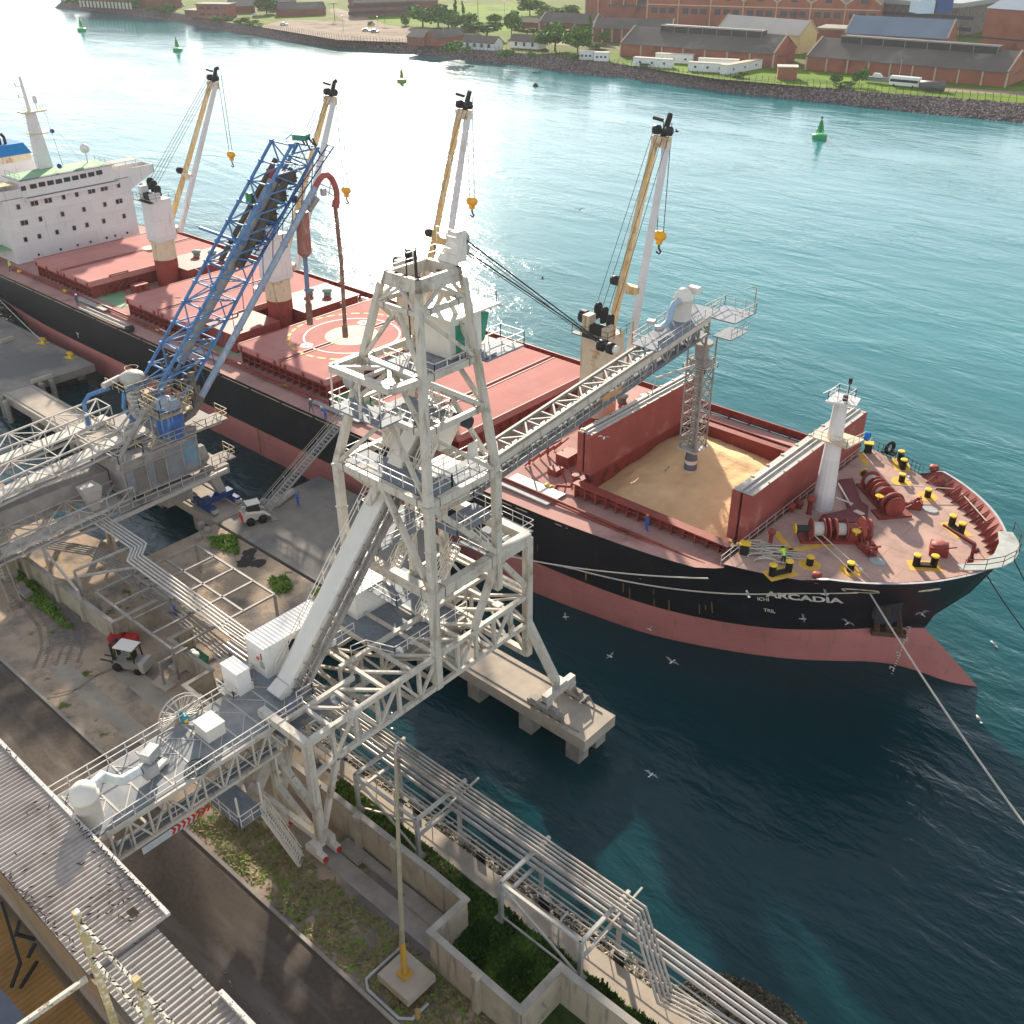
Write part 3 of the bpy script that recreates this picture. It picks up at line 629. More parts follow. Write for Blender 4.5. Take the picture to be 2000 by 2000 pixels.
# ------------------------------------------------------------------ deck cranes, jibs swung out over the far side
def crane(cx, tip_px, hook_px, swl=0):
    t = sub('deck_crane', ship)
    m = MB(); m.tube((cx, YC, 9.4), (cx, YC, 13.6), 1.75, n=20); m.build('pedestal', m_redd, t)
    m = MB(); m.tube((cx, YC, 13.6), (cx, YC, 16.3), 1.76, n=20); m.tube((cx, YC, 16.3), (cx, YC, 16.5), 1.95, n=20)
    if cx < -100: m.lathe((cx-2.2, YC-1.2, 14.3), [(.3, 0), (1.1, .5), (1.1, .7)], 12)
    m.build('slewing_column', m_cream, t)
    m = MB(); m.hull8([(cx-1.55, YC-1.6, 16.5), (cx+1.55, YC-1.6, 16.5), (cx+1.55, YC+1.7, 16.5), (cx-1.55, YC+1.7, 16.5)], [(cx-1.6, YC-1.4, 22.6), (cx+1.6, YC-1.4, 22.6), (cx+1.6, YC+1.7, 22.6), (cx-1.6, YC+1.7, 22.6)])
    m.bb(cx-1.5, cx-.7, YC-1.5, YC-.3, 22.6, 24.5); m.bb(cx+.9, cx+1.5, YC-1.4, YC+.2, 22.6, 23.6)
    m.build('crane_housing', m_cream if cx > -100 else m_ship_w, t)
    m = MB()
    for k, (dx, dz) in enumerate(((-.9, 24.7), (-.1, 24.4), (.7, 23.8))):
        m.box((cx+dx, YC+.3, dz-.2), (.3, 1.0, 1.4), .0); m.lathe((cx+dx, YC+.3, dz+.2), [(.6, -.1), (.6, .1)], 12, 'x')
    m.tube((cx-2.6, YC-.2, 23.8), (cx-1.9, YC-.2, 23.8), .7, n=12); m.box((cx+.3, YC-.9, 23.1), (2.2, .9, .9))
    m.build('winch', m_dark, t)
    m = MB(); m.rail([(cx-2.3, YC-2.1, 22.6), (cx+2.2, YC-2.1, 22.6), (cx+2.2, YC+2.2, 22.6)], 1, 1.2, .025); m.bb(cx-2.4, cx+2.3, YC-2.2, YC-1.5, 22.5, 22.6); m.build('service_platform', m_dark, t)
    T = GX(tip_px, cx); F = Vector((cx, YC+2.3, 17.3))
    H = T - (T-F).normalized()*2.4      # head of the jib proper
    m = MB(); m.beam(F+Vector((1.55, 0, 0)), H+Vector((.7, 0, 0)), .62, .66, .5); m.build('jib_leg', m_ship_w, t)
    m = MB(); m.beam(F+Vector((-1.55, 0, 0)), H+Vector((-.7, 0, 0)), .62, .66, .5); m.build('jib_leg', m_jiby, t)
    m = MB(); m.beam(H+Vector((-.95, 0, 0)), H+Vector((.95, 0, 0)), .8, 1.0); m.build('head_beam', m_cream, t); m = MB(); m.beam(F+Vector((-1.6, 0, .4)), F+Vector((1.6, 0, .4)), .8); m.build('foot_beam', m_cream, t); m = MB(); mid = F.lerp(H, .38); m.beam(mid+Vector((-1.25, 0, 0)), mid+Vector((1.2, 0, 0)), .7, .9)
    m.build('cross_beam', m_cream if cx < -130 else m_jiby, t)
    m = MB(); m.lathe((cx, mid.y-.2, mid.z+.6), [(.1, -2.3), (.5, -2.25), (.5, -1.6), (.1, -1.6)], 12, 'x')
    m.build('guide_sheave', m_dark, t)
    m = MB()
    for dx in (-.75, .65): m.lathe((cx+dx, H.y+.2, H.z+1.0), [(.1, -.3), (.45, -.3), (.45, .3), (.1, .3)], 14, 'x')
    m.path([H+Vector((0, .1, .3)), H+Vector((.15, .5, 1.4)), H+Vector((.3, .7, 2.2)), T+Vector((.4, 0, .2))], [.3, .3, .28, .26], 8)
    m.beam(H+Vector((-.2, .4, 1.9)), H+Vector((-1.2, .1, 2.1)), .3, .3); m.build('jib_head', m_dark, t)
    m = MB()
    for k in range(4):
        dx = -1.2+k*.8; m.tube((cx+dx, YC+.3, 24.9), (cx+dx*.8, H.y, H.z+1.2), .035, n=4, cap=False)
    m.build('luffing_wire', m_rope_d, t)
    hz = VZ(hook_px, T.x, T.y+.3); hk = Vector((T.x, T.y+.3, hz))
    m = MB()
    for dx in (-.45, .55): m.tube((T.x+dx, T.y+.2, T.z-.6), (hk.x+dx*.8, hk.y, hk.z+.3), .05, n=4, cap=False)
    m.build('hoist_wire', m_rope_d, t)
    m = MB(); m.lathe(hk, [(.12, -.72), (.38, -.62), (.5, -.35), (.5, .35), (.38, .62), (.12, .72)], 14, 'x'); m.beam(hk+Vector((0, 0, .5)), hk-Vector((0, 0, .9)), .5)
    m.build('hook_block', M('hook_yellow', (.70, .36, .03), .5, dirt=(.2, .1, .03), dth=.6), t)
    m = MB(); m.path([hk+Vector((0, 0, -.8)), hk+Vector((0, 0, -1.35)), hk+Vector((.28, 0, -1.65)), hk+Vector((.1, 0, -1.9)), hk+Vector((-.28, 0, -1.75))], .11, 6); m.build('hook', m_dark, t)
crane(-142, (424, 135), (445, 302)); crane(-113.5, (654, 160), (671, 372)); crane(-86, (913, 180), (917, 393)); crane(-58, (1302, 226), (1288, 460))
# ------------------------------------------------------------------ bridge superstructure
ss = sub('superstructure', ship)
m = MB(); m.bb(-184, -170, 68.2, 90.6, 9.4, 19.6)
for z in (12, 14.4, 16.9): m.bb(-170.0, -169.94, 68.2, 90.6, z, z+.05)
m.build('front_wall', m_ship_w, ss)
m = MB(); m.bb(-186, -175.5, 64.6, 68.2, 12.0, 17.2); m.bb(-187, -174.5, 64.2, 68.2, 11.8, 12.0); m.build('side_house', m_ship_w, ss)
m = MB(); m.bb(-176, -169.7, 71.6, 87.8, 19.6, 22.2)
m.bb(-169.9, -169.4, 71.9, 88.2, 19.0, 19.55); m.build('wheelhouse', m_ship_w, ss)
m = MB(); m.bb(-169.38, -169.3, 71.9, 88.2, 19.5, 19.62); m.bb(-176, -169.6, 71.5, 87.9, 22.2, 22.3); m.build('wheelhouse_trim', M('dark_trim', (.10, .13, .15), .6), ss)
m = MB(); m.bb(-175.5, -170.2, 71.9, 87.5, 22.3, 22.34); m.build('bridge_roof', m_gdeck, ss)
for y0, y1 in ((62.0, 71.6), (87.8, 95.6)):
    m = MB(); m.bb(-173.6, -170.1, y0, y1, 19.7, 19.95); m.bb(-170.2, -170.05, y0, y1, 19.7, 21.05); m.bb(-173.6, -173.45, y0, y1, 19.7, 21.05)
    if y0 > 80:
        m.bb(-173.6, -170.05, 95.5, 95.65, 19.7, 21.05)
        m.add([(-170.1, 90.6, 17.5), (-170.1, 95.5, 19.7), (-170.1, 90.6, 19.7), (-173.4, 90.6, 17.5), (-173.4, 95.5, 19.7), (-173.4, 90.6, 19.7)], [(0, 1, 2), (5, 4, 3), (0, 3, 4, 1)])
    m.build('bridge_wing', m_ship_w, ss)
m = MB(); m.bb(-173.2, -171, 88.6, 93.2, 22.0, 22.12)
for y in (88.8, 91, 93): m.beam((-171.1, y, 20), (-171.1, y, 22), .1)
m_awn = M('tan_awning', (.60, .45, .25), .7); m.build('wing_awning', m_awn, ss); m = MB(); m.bb(-173.2, -170.6, 64.5, 71.4, 21.6, 21.72); m.build('wing_awning', m_awn, ss)
Sx = lambda a, b: q(a, b, 0, 250, 350)
for a, b in ((198, 850), (350, 815), (392, 808), (498, 785), (540, 778), (686, 745), (827, 715), (967, 685), (1007, 675), (1103, 655), (1141, 646), (1278, 618), (242, 1025), (283, 1018), (436, 982), (673, 928), (905, 877), (1131, 823), (1266, 793), (1303, 784), (276, 1202), (425, 1167), (615, 1122), (801, 1078), (938, 1045), (1119, 1003), (1337, 949)):
    P = GX(Sx(a, b), -169.95); m = MB(); m.box((-169.98, P.y, P.z), (.1, .66, .86)); w_ = m.build('window', m_grey, ss); m = MB(); m.box((-169.93, P.y, P.z), (.1, .5, .68)); m.build('pane', m_glass, w_) if 0 else m.build('window_pane', m_glass, ss)
for a, b in ((253, 652), (360, 628), (453, 607), (545, 590), (634, 575), (723, 555), (812, 537), (898, 517), (984, 500), (1070, 480)):
    P = GX(Sx(a, b), -169.66); m = MB(); m.box((-169.68, P.y, P.z), (.1, 1.1 if a != 253 else .8, .72)); m.build('bridge_window', m_glass, ss)
for a, b in ((417, 1365), (655, 1307), (838, 1261), (977, 1227), (1151, 1183), (1242, 1160), (1371, 1128)):
    P = GX(Sx(a, b), -169.95); m = MB(); m.lathe((-169.95, P.y, P.z), [(.05, 0), (.2, 0), (.2, .08), (.05, .08)], 10, 'x'); m.build('porthole', m_glass, ss)
m = MB(); m.rail([(-175, 71.8, 22.3), (-169.9, 71.8, 22.3)], .9, 1.5, .025); m.rail([(-175, 87.6, 22.3), (-169.9, 87.6, 22.3)], .9, 1.5, .025)
m.rail([(-176, 62.2, 21.0), (-176, 71, 21)], .9, 1.5, .025); m.build('roof_rail', m_green, ss)
# main mast
mt = sub('radar_mast', ship)
m = MB(); m.hull8([(-177, 77.9, 22), (-175.2, 77.9, 22), (-175.2, 80.2, 22), (-177, 80.2, 22)], [(-176.8, 78.2, 31.2), (-175.7, 78.2, 31.2), (-175.7, 79.5, 31.2), (-176.8, 79.5, 31.2)])
for k in range(9): m.beam((-176, 77.3, 23.5+k), (-176, 78.1, 23.5+k), .07)
m.tube((-176.3, 78.8, 31.2), (-176.3, 78.5, 36.6), .32, .2, 8); m.build('mast_column', m_ship_w, mt)
m = MB(); m.bb(-177.3, -175.2, 77.2, 81.2, 31.1, 31.3); m.bb(-177.2, -175.4, 77.8, 80.8, 27.7, 27.85); m.rail([(-175.2, 77.2, 31.3), (-175.2, 81.2, 31.3), (-177.3, 81.2, 31.3)], .8, 1, .02)
m.build('mast_platform', m_cream, mt)
m = MB(); m.lathe((-175.8, 79.9, 32.4), [(.25, 0), (.33, .2), (.33, .9), (.15, 1.2)], 10); m.tube((-175.8, 79.9, 31.3), (-175.8, 79.9, 32.4), .08)
for y, z in ((77.8, 35.2), (77.9, 33.4)): m.tube((-176.3, y-.2, z), (-176.3, 78.6, z), .05); m.box((-176.3, y-.3, z+.3), (.15, .15, .6))
m.build('radar', m_ship_w, mt)
m = MB(); m.tube((-174.5, 80.9, 28.1), (-174.2, 80.9, 28.1), .35, n=10); P = GX(q(640, 1790, 0, 0, 350), -171); m.sphere(P, .42, 8, 6); m.build('blue_floodlight', M('navy_cap', (.02, .05, .3), .5), mt)
m = MB(); P = GX(q(912, 1600, 0, 0, 350), -174); m.sphere(P, .8, 14, 8); m.tube((P.x, P.y, 22.3), P, .12); m.build('satellite_dome', m_ship_w, mt)
m = MB(); m.tube((-174, 81.3, 22.3), (-174, 80, 33.5), .05, .02, 5); m.tube((-176, 79.3, 30), (-172, 87.5, 22.4), .02, n=4); m.tube((-176, 79.3, 34), (-172, 84, 22.4), .02, n=4); m.build('aerial', m_steel, mt)
fn = sub('funnel', ship)
m = MB(); m.bb(-191, -184, 72, 80.9, 19, 22.3); m.build('funnel_base', m_ship_w, fn)
m = MB(); m.bb(-191, -184, 72.3, 80.7, 22.3, 23.4); m.build('funnel_band', m_cream, fn)
m = MB(); m.hull8([(-191, 72.1, 23.4), (-183.9, 72.1, 23.4), (-183.9, 80.9, 23.4), (-191, 80.9, 23.4)], [(-190.6, 72.3, 25), (-185.2, 72.3, 25), (-185.2, 80.4, 25), (-190.6, 80.4, 25)]); m.build('funnel_top', M('funnel_blue', (.01, .17, .42), .5), fn)
m = MB()
for y, s in ((75.8, 1.), (77.0, .4), (77.9, .4)): m.path([(-186.5, y, 24.9), (-186.5, y, 25.7+s*.8), (-187, y-.4*s, 26.2+s*.9)], .28+.35*s*(s > .5), 8)
m.build('exhaust_pipe', m_dark, fn)
m = MB(); m.bb(-196, -176, 64.4, 71, 17.2, 17.3); m.rail([(-196, 64.5, 17.3), (-176, 64.5, 17.3)], 1, 1.5, .03); m.bb(-175.6, -171, 64.2, 68.2, 11.6, 11.75); m.rail([(-174.5, 64.3, 12), (-171, 64.3, 12)], 1, 1.2, .03)
m.bb(-188, -178, 90.6, 94.2, 12.2, 12.35); m.build('boat_deck', m_gdeck, ss)
# ------------------------------------------------------------------ forecastle gear
fm = sub('foremast', ship); bx, by = -31.9, 79.1
m = MB()
def ell(cx, cy, z, a, b, n=14): return [(cx+a*cos(2*pi*k/n), cy+b*sin(2*pi*k/n), z) for k in range(n)]
m.hull8(ell(bx, by, 12, .98, 1.0), ell(bx, by, 22.8, .58, .62)); m.build('mast_column', m_ship_w, fm)
m = MB(); m.prism([(bx-.9, by-1.3), (bx+1.6, by-.5), (bx+1.2, by+1.2), (bx-1, by+1.2)], 22.8, 23.0); m.rail([(bx-.8, by-1, 23), (bx+.8, by-.7, 23), (bx+.8, by+.9, 23), (bx-.8, by+1, 23)], .9, .7, .03, closed=True); m.beam((bx-1.2, by-1.3, 23.6), (bx-.3, by-.9, 24.3), .06); m.build('mast_top', m_ship_w, fm)
m = MB(); m.prism([(bx-1.5, by-1.2), (bx+1.7, by-1.2), (bx+2.2, by+1.4), (bx-1.2, by+1.4)], 19.1, 19.25); m.rail([(bx-1.5, by-1.2, 19.2), (bx+1.7, by-1.2, 19.2), (bx+2.2, by+1.4, 19.2)], .8, .8, .03); m.build('light_platform', m_cream, fm)
m = MB(); m.tube((bx+.5, by, 23), (bx+.5, by, 24.9), .05); m.tube((bx+.5, by, 24.6), (bx+.5, by, 25.1), .16); m.tube((bx+.45, by-.4, 23.1), (bx+.45, by-.4, 23.6), .2); m.build('mast_lamp', m_dark, fm)
m = MB(); m.tube((bx+2.3, by+1.2, 19.7), (bx+2.6, by+1.2, 19.7), .42, n=12); m.build('blue_floodlight', M('bright_blue_lens', (.01, .14, .5), .4), fm)
m = MB(); m.beam((bx+.8, by+.8, 14.5), (bx+2.2, by+1.6, 12.1), .12); m.beam((bx+.8, by+.8, 13), (bx+2.2, by+1.6, 12.5), .1); m.build('mast_stay', m_ship_w, fm)
def windlass(A, ang, sgn, label):
    """row of rope drums from A along ang, chain wheel at the far end"""
    t = sub('windlass', ship); t['label'] = label
    d = Vector((cos(ang), sin(ang), 0)); n = Vector((-d.y, d.x, 0)); z = Vector((0, 0, 1.05)); A = Vector(A)
    def cyl(mb, s0, s1, r, n_=18, off=0.): mb.tube(A+z+d*s0+n*off, A+z+d*s1+n*off, r, n=n_)
    m = MB()
    for s in (1.5, 2.55, 3.0, 3.6, 4.5): cyl(m, s, s+.1, .95)
    cyl(m, .9, 6.6, .16); m.box(A+d*3.1+Vector((0, 0, .12)), (5.0, 1.7, .24), ang)
    for s in (1.35, 2.8, 4.75): m.hull8([A+d*s+n*-.8, A+d*(s+.14)+n*-.8, A+d*(s+.14)+n*.8, A+d*s+n*.8], [A+d*s+n*-.2+z*1.1, A+d*(s+.14)+n*-.2+z*1.1, A+d*(s+.14)+n*.2+z*1.1, A+d*s+n*.2+z*1.1])
    m.build('drum_frame', m_redd, t)
    m = MB(); cyl(m, 1.6, 2.55, .62); cyl(m, 3.68, 4.5, .55); m.build('coiled_rope', M('coiled_white_rope', (.62, .60, .55), .9, wave=('DIAGONAL', 6, .02)), t)
    m = MB(); cyl(m, .2, 1.35, .34); m.build('warping_drum', m_dark, t)
    m = MB(); cyl(m, .08, .2, .46); m.build('warping_end', m_yel, t)
    m = MB(); m.box(A+d*5.2+Vector((0, 0, .7)), (.8, 1.2, 1.3), ang); cyl(m, 5.9, 6.08, 1.15, 22, .0); cyl(m, 6.5, 6.68, .95, 22)
    m.box(A+d*6.2+Vector((0, 0, .1)), (1.6, 3.2, .2), ang); m.hull8([A+d*5.85+n*-1.3, A+d*6.0+n*-1.3, A+d*6.0+n*1.3, A+d*5.85+n*1.3], [A+d*5.85+n*-.4+z*1.0, A+d*6.0+n*-.4+z*1.0, A+d*6.0+n*.4+z*1.0, A+d*5.85+n*.4+z*1.0])
    m.build('chain_wheel', m_redd, t)
    m = MB(); m.box(A+d*5.2-n*1.0+Vector((0, 0, 1.3)), (.1, .1, .5)); m.lathe(tuple(A+d*5.2-n*.9+Vector((0, 0, 1.4))), [(.36, 0), (.42, .05), (.36, .1)], 12); m.build('brake_wheel', m_yel, t)
    return A+z+d*6.25
def chain(P, Q, sag=.4):
    m = MB(); n = max(4, int((Q-P).length/.34))
    for k in range(n):
        a, b = k/n, (k+1.25)/n
        A, B = P.lerp(Q, a), P.lerp(Q, min(1, b)); A.z -= sag*4*a*(1-a); B.z -= sag*4*b*(1-b)*(b < 1); m.beam(A, B, .2 if k % 2 else .09, .09 if k % 2 else .2)
    m.build('anchor_chain', m_maro, ship)
def stopper(P, ang):
    d = Vector((cos(ang), sin(ang), 0)); n = Vector((-d.y, d.x, 0)); P = Vector((P.x, P.y, 12)); m = MB()
    for s in (-.35, .35): m.hull8([P-d*1.0+n*(s-.06), P-d*1.0+n*(s+.06), P+d*.5+n*(s+.06), P+d*.5+n*(s-.06)], [P+d*.1+n*(s-.06)+Vector((0, 0, 1)), P+d*.1+n*(s+.06)+Vector((0, 0, 1)), P+d*.5+n*(s+.06)+Vector((0, 0, 1)), P+d*.5+n*(s-.06)+Vector((0, 0, 1))])
    m.box(P+Vector((0, 0, .45))+d*.1, (1.0, .6, .5), ang); m.beam(P+d*.4+Vector((0, 0, .9))-n*.7, P+d*.4+Vector((0, 0, .9))+n*.7, .14); m.build('chain_stopper', m_redd, ship)
    m = MB(); H = P+d*1.35; m.hull8(ell(H.x, H.y, 12.0, .78, .62), ell(H.x, H.y, 12.13, .7, .55)); m.build('hawse_cover', m_grey, ship)
A0 = GZ(M_(1190, 1700), 12.0)
w1 = windlass((A0.x, A0.y, 12), radians(40), 1, 'near windlass with two coils of white rope')
stp = GZ(S_(470, 1360), 12); chain(w1+Vector((.4, -.2, .6)), Vector((stp.x, stp.y, 12.9))); stopper(stp, radians(-35))
A1 = (A0.x+.1, 2*YC-A0.y+.2, 12)
w2 = windlass(A1, radians(-40), -1, 'far windlass in the shade of the foremast')
stp = GZ(S_(900, 930), 12); chain(w2+Vector((.4, .2, .6)), Vector((stp.x, stp.y, 12.9))); stopper(stp, radians(25))
def post(mb, P, r=.3, h=.95): mb.lathe((P.x, P.y, 12), [(r, 0), (r, h), (r*1.15, h), (r*1.15, h+.06)], 14)
def cap(mb, P, r=.36, h=1.0): mb.lathe((P.x, P.y, 12+h), [(r, 0), (r, .08), (r*.8, .1)], 14)
def bollards(ps, h=.95):
    t = sub('bollard', ship); P = [GZ(p, 12) for p in ps]
    m = MB()
    for p in P: post(m, p, .3, h)
    if len(P) > 1: m.beam((P[0].x, P[0].y, 12.12), (P[1].x, P[1].y, 12.12), .5, .2)
    m.build('post', m_black, t)
    m = MB()
    for p in P: cap(m, p, .35, h+.05)
    m.build('yellow_cap', m_yel, t); return P
def patch(mb, c, hx, hy, rz, z=12.012):
    cr_, sr = cos(rz), sin(rz); mb.add([(c.x+a*hx*cr_-b*hy*sr, c.y+a*hx*sr+b*hy*cr_, z) for a, b in ((-1, -1), (1, -1), (1, 1), (-1, 1))], [(0, 1, 2, 3)])
mp = MB()
for ps in ([S_(910, 1470), S_(1075, 1478)], [S_(760, 480), S_(785, 560)], [S_(1245, 1095), S_(1332, 1168)], [q(743, 540, 1200, 900, 800), q(820, 522, 1200, 900, 800)]):
    P = bollards(ps); c = (P[0]+P[1])/2; a = math.atan2(P[1].y-P[0].y, P[1].x-P[0].x); patch(mp, c, 1.35, .8, a)
for p in (S_(290, 1520), S_(1020, 822), S_(775, 678), q(920, 490, 1200, 900, 800)):
    P = bollards([p], .7)[0]; mp.add([(P.x+.95*cos(t), P.y+.95*sin(t), 12.012) for t in [2*pi*k/20 for k in range(20)]], [tuple(range(20))])
a, b, c = GZ(M_(1050, 1650), 12.01), GZ(M_(1180, 1810), 12.01), GZ(M_(1700, 1725), 12.01)
for u, v in ((a, b), (b, c)):
    d = (v-u).normalized(); n = Vector((-d.y, d.x, 0))*.3; mp.add([u-n-d*.3, v-n+d*.3, v+n+d*.3, u+n-d*.3], [(0, 1, 2, 3)])
for p in (S_(1330, 800), S_(1560, 1090), S_(420, 470)): patch(mp, GZ(p, 12), 1.3, .28, radians(-48))
mp.build('yellow_deck_marking', m_ydk, ship)
# roller fairleads against the far bulwark
for ps, in (((S_(1262, 712), S_(1315, 755), S_(1362, 790)),), ((S_(1570, 1010), S_(1602, 1058)),)):
    t = sub('roller_fairlead', ship); P = [GZ(p, 12.5) for p in ps]; d = (P[-1]-P[0]).normalized()
    m = MB(); m.beam(P[0]-d*.6+Vector((0, 0, -.3)), P[-1]+d*.6+Vector((0, 0, -.3)), .7, .4); m.build('frame', m_dark, t)
    m = MB()
    for p in P: m.lathe((p.x, p.y, 12.4), [(.3, 0), (.22, .12), (.3, .24), (.2, .3)], 12)
    m.build('roller', m_yel, t)
P = GZ(S_(1120, 1350), 12); m = MB(); m.box((P.x, P.y, 12.4), (1.5, 1.4, .8), radians(20)); m.lathe((P.x, P.y, 12.8), [(.75, 0), (.7, .12), (.2, .18)], 8); m.beam((P.x+.6, P.y-.2, 12.8), (P.x+1.3, P.y+.4, 12.9), .1); m.build('deck_hatch', m_redd, ship)
B = GZ(S_(1417, 1460), 12); m = MB(); m.tube((B.x, B.y, 12), (B.x, B.y, 14.0), .16); m.tube((B.x, B.y, 12), (B.x, B.y, 12.7), .26)
tp = GZ(S_(1170, 1087), 14.3); m.beam((B.x, B.y, 14.0), tp, .26, .3, .14); m.tube((B.x+.1, B.y+.3, 13.2), (B.x+.1, B.y+.7, 13.2), .22); m.build('store_davit', m_maro, ship)
for p, h, r in ((M_(1352, 1465), 1.75, .3), (M_(985, 1765), 1.6, .24), (M_(1180, 1440), .7, .3), (M_(1255, 1410), .7, .3), (S_(1070, 620), 1., .35), (q(950, 570, 1200, 900, 800), .8, .3)):
    P = GZ(p, 12); m = MB(); m.lathe((P.x, P.y, 12), [(r, 0), (r*.8, .1), (r*.8, h-.4), (r*1.35, h-.35), (r*1.35, h), (r*.6, h+.1)], 12); m.build('mushroom_vent', m_redd, ship)
m = MB(); pts = [GZ(S_(*p), 12.35) for p in ((185, 655), (320, 640), (400, 860), (465, 900), (460, 1000), (390, 1060), (0, 1030), (30, 985), (280, 930))]
m.prism([(p.x, p.y) for p in pts], 12.05, 12.3); m.build('maroon_walkway', m_maro, ship)
P = GZ(S_(375, 975), 12.32); m = MB(); m.box((P.x, P.y, 12.36), (.9, .5, .1), radians(-10)); m.build('plank', m_cream, ship)
for p, r in ((S_(665, 370), .55),):
    P = GZ(p, 12.5); m = MB(); m.path([(P.x+r*cos(t)*.3, P.y+r*cos(t), 12.65+r*sin(t)) for t in [2*pi*k/14 for k in range(14)]], .2, 6, closed=True); m.box((P.x, P.y, 12.1), (1.4, .8, .15)); m.build('panama_chock', m_black, ship)
for p in (S_(455, 400), M_(740, 1840)):
    P = GZ(p, 12); m = MB(); m.box((P.x, P.y, 12.5), (.75, .6, 1.0), .4); bxo = m.build('control_box', m_black, ship)
    m = MB(); m.box((P.x, P.y, 13.05), (.95, .75, .1), .4); m.build('lid', m_yel, bxo)
m = MB(); m.rail([(-33.8, 64.4, 12), (-33.8, 93.6, 12)], 1.05, 1.5, .03)
m.build('break_rail', m_gal_l, ship)
m = MB(); pts = [(x-.05, YC+h-.1, 12.02) for x, h in (hcol(u, 12.0) for u in [i/8 for i in range(88)]) if -33.8 < x < -27]; m.rail(pts, 1.05, 1.8, .022); m.build('side_rail', m_dark, ship)
# bow platform of grating with rails
pl_ = [(-17.6, 75.0), (-16.3, 76.2), (-15.4, 77.6), (-15.0, 79.1), (-15.1, 80.6), (-15.6, 82.2), (-16.6, 83.6)]
m = MB(); m.prism(pl_+[(-17.6, 82.9), (-16.9, 81.2), (-16.6, 79.1), (-16.9, 77.2), (-18.3, 75.5)], 13.42, 13.5); bp = m.build('bow_platform', M('grey_grating', (.42, .43, .40), .7, dirt=(.3, .3, .26)), ship)
m = MB(); m.rail([(x, y, 13.5) for x, y in pl_], 1.0, 1.5, .03); m.build('rail', m_dark, bp)
# mooring openings with pale frames in the near bow plating and the anchor
def onhull(x, z, off=.03): return Vector((x, YC-hb(x, z)-off, z))
def hullring(p0, p1, hh, name, mat):
    a, b = hullpt(p0), hullpt(p1); m = MB(); pts = []
    for k in range(24):
        t = 2*pi*k/24; u = .5+.5*max(-1, min(1, 1.25*cos(t))); x = lerp(a.x, b.x, u); z = lerp(a.z, b.z, u)+hh*sin(t); pts.append(onhull(x, z, .05))
    m.path(pts, .09, 6, closed=True); f = m.build(name, mat, ship)
    m = MB(); m.add([Vector((p.x, p.y+.01, p.z)) for p in pts], [tuple(range(24))]); m.build('opening', m_cream, f)
hullring(q(762, 195, 1450, 1100, 500), q(1026, 212, 1450, 1100, 500), .42, 'mooring_port', m_cream)
hullring(q(1335, 210, 1450, 1100, 500), q(1485, 192, 1450, 1100, 500), .1, 'mooring_port', m_cream)
an = sub('anchor', ship)
P0 = hullpt(q(1090, 335, 1450, 1100, 500)); P1 = hullpt(q(1090, 490, 1450, 1100, 500))
nn = Vector((.55, -.83, 0)).normalized(); tt = Vector((.83, .55, 0))
m = MB(); c = P0+nn*.25; pk = [c+tt*(-1.25)+Vector((0, 0, .75)), c+tt*1.25+Vector((0, 0, .75)), c+tt*1.15+Vector((0, 0, -1.0)), c+tt*.5+Vector((0, 0, -1.6)), c+tt*(-.5)+Vector((0, 0, -1.6)), c+tt*(-1.15)+Vector((0, 0, -1.0))]
m.hull8([p-nn*.9 for p in pk], pk); m.build('anchor_pocket', M('grey_pocket', (.035, .035, .045), .5), an)
m = MB(); lowc = P1+nn*.7
m.beam(c+nn*.2+Vector((0, 0, .3)), lowc, .35, .3); m.beam(lowc-tt*1.5, lowc+tt*1.5, .6, .5)
for s in (-1, 1): m.beam(lowc+tt*s*1.0, c+nn*.35+tt*s*.95+Vector((0, 0, .2)), .55, .3, .2)
m.build('fluke', M('rusty_anchor', (.10, .055, .035), .8, var=.3), an)
# lettering on the plating
def hull_text(txt, p0, p1, size, mat, name='lettering', bold=.02, off=.05, shear=0):
    a, b = hullpt(p0), hullpt(p1); cu = bpy.data.curves.new('t', 'FONT'); cu.body = txt; cu.size = 1; cu.offset = bold; cu.shear = shear
    o = bpy.data.objects.new('t', cu); COL.objects.link(o); dg = bpy.context.evaluated_depsgraph_get(); me = bpy.data.meshes.new_from_object(o.evaluated_get(dg)); bpy.data.objects.remove(o)
    xs = [v.co.x for v in me.vertices]; x0, x1 = min(xs), max(xs); m = MB(); vs = []
    Lw = (b-a).length
    for v in me.vertices:
        u = (v.co.x-x0)/(x1-x0); P = a.lerp(b, u); z = P.z+v.co.y*size; vs.append(onhull(P.x, z, off))
    m.add(vs, [tuple(p.vertices) for p in me.polygons]); return m.build(name, mat, ship)
m_let = M('worn_white_lettering', (.62, .58, .50), .7)
Wq = lambda a, b: q(a, b, 1450, 1100, 500)
hull_text('ARCADIA', Wq(178, 247), Wq(768, 299), 1.08, m_let, 'ship_name', .035)
hull_text('ICHI', Wq(117, 278), Wq(203, 284), .62, m_let, 'port_mark', .02)
hull_text('TRIL', Wq(163, 360), Wq(252, 375), .62, m_let, 'port_mark', .02)
m = MB()
for k in range(22):
    p = lerp(1272, 1112, k/21)-14*sin(pi*k/21)*0, lerp(455, 870, k/21)
    if k < 20:
        P = hullpt(Wq(*p)); m.box(P+Vector((.05, -.06, 0)), (.16, .06, .1))
for (a, b) in ((1232, 575), (1178, 690), (1130, 800), (1250, 495)):
    P = hullpt(Wq(a, b)); m.box(P+Vector((-.2, -.06, .1)), (.1, .06, .36)); m.box(P+Vector((.15, -.1, .1)), (.1, .06, .36)); m.box(P+Vector((0, -.08, .28)), (.4, .06, .08)); m.box(P+Vector((0, -.08, -.06)), (.4, .06, .08))
m.build('draft_mark', m_let, ship)
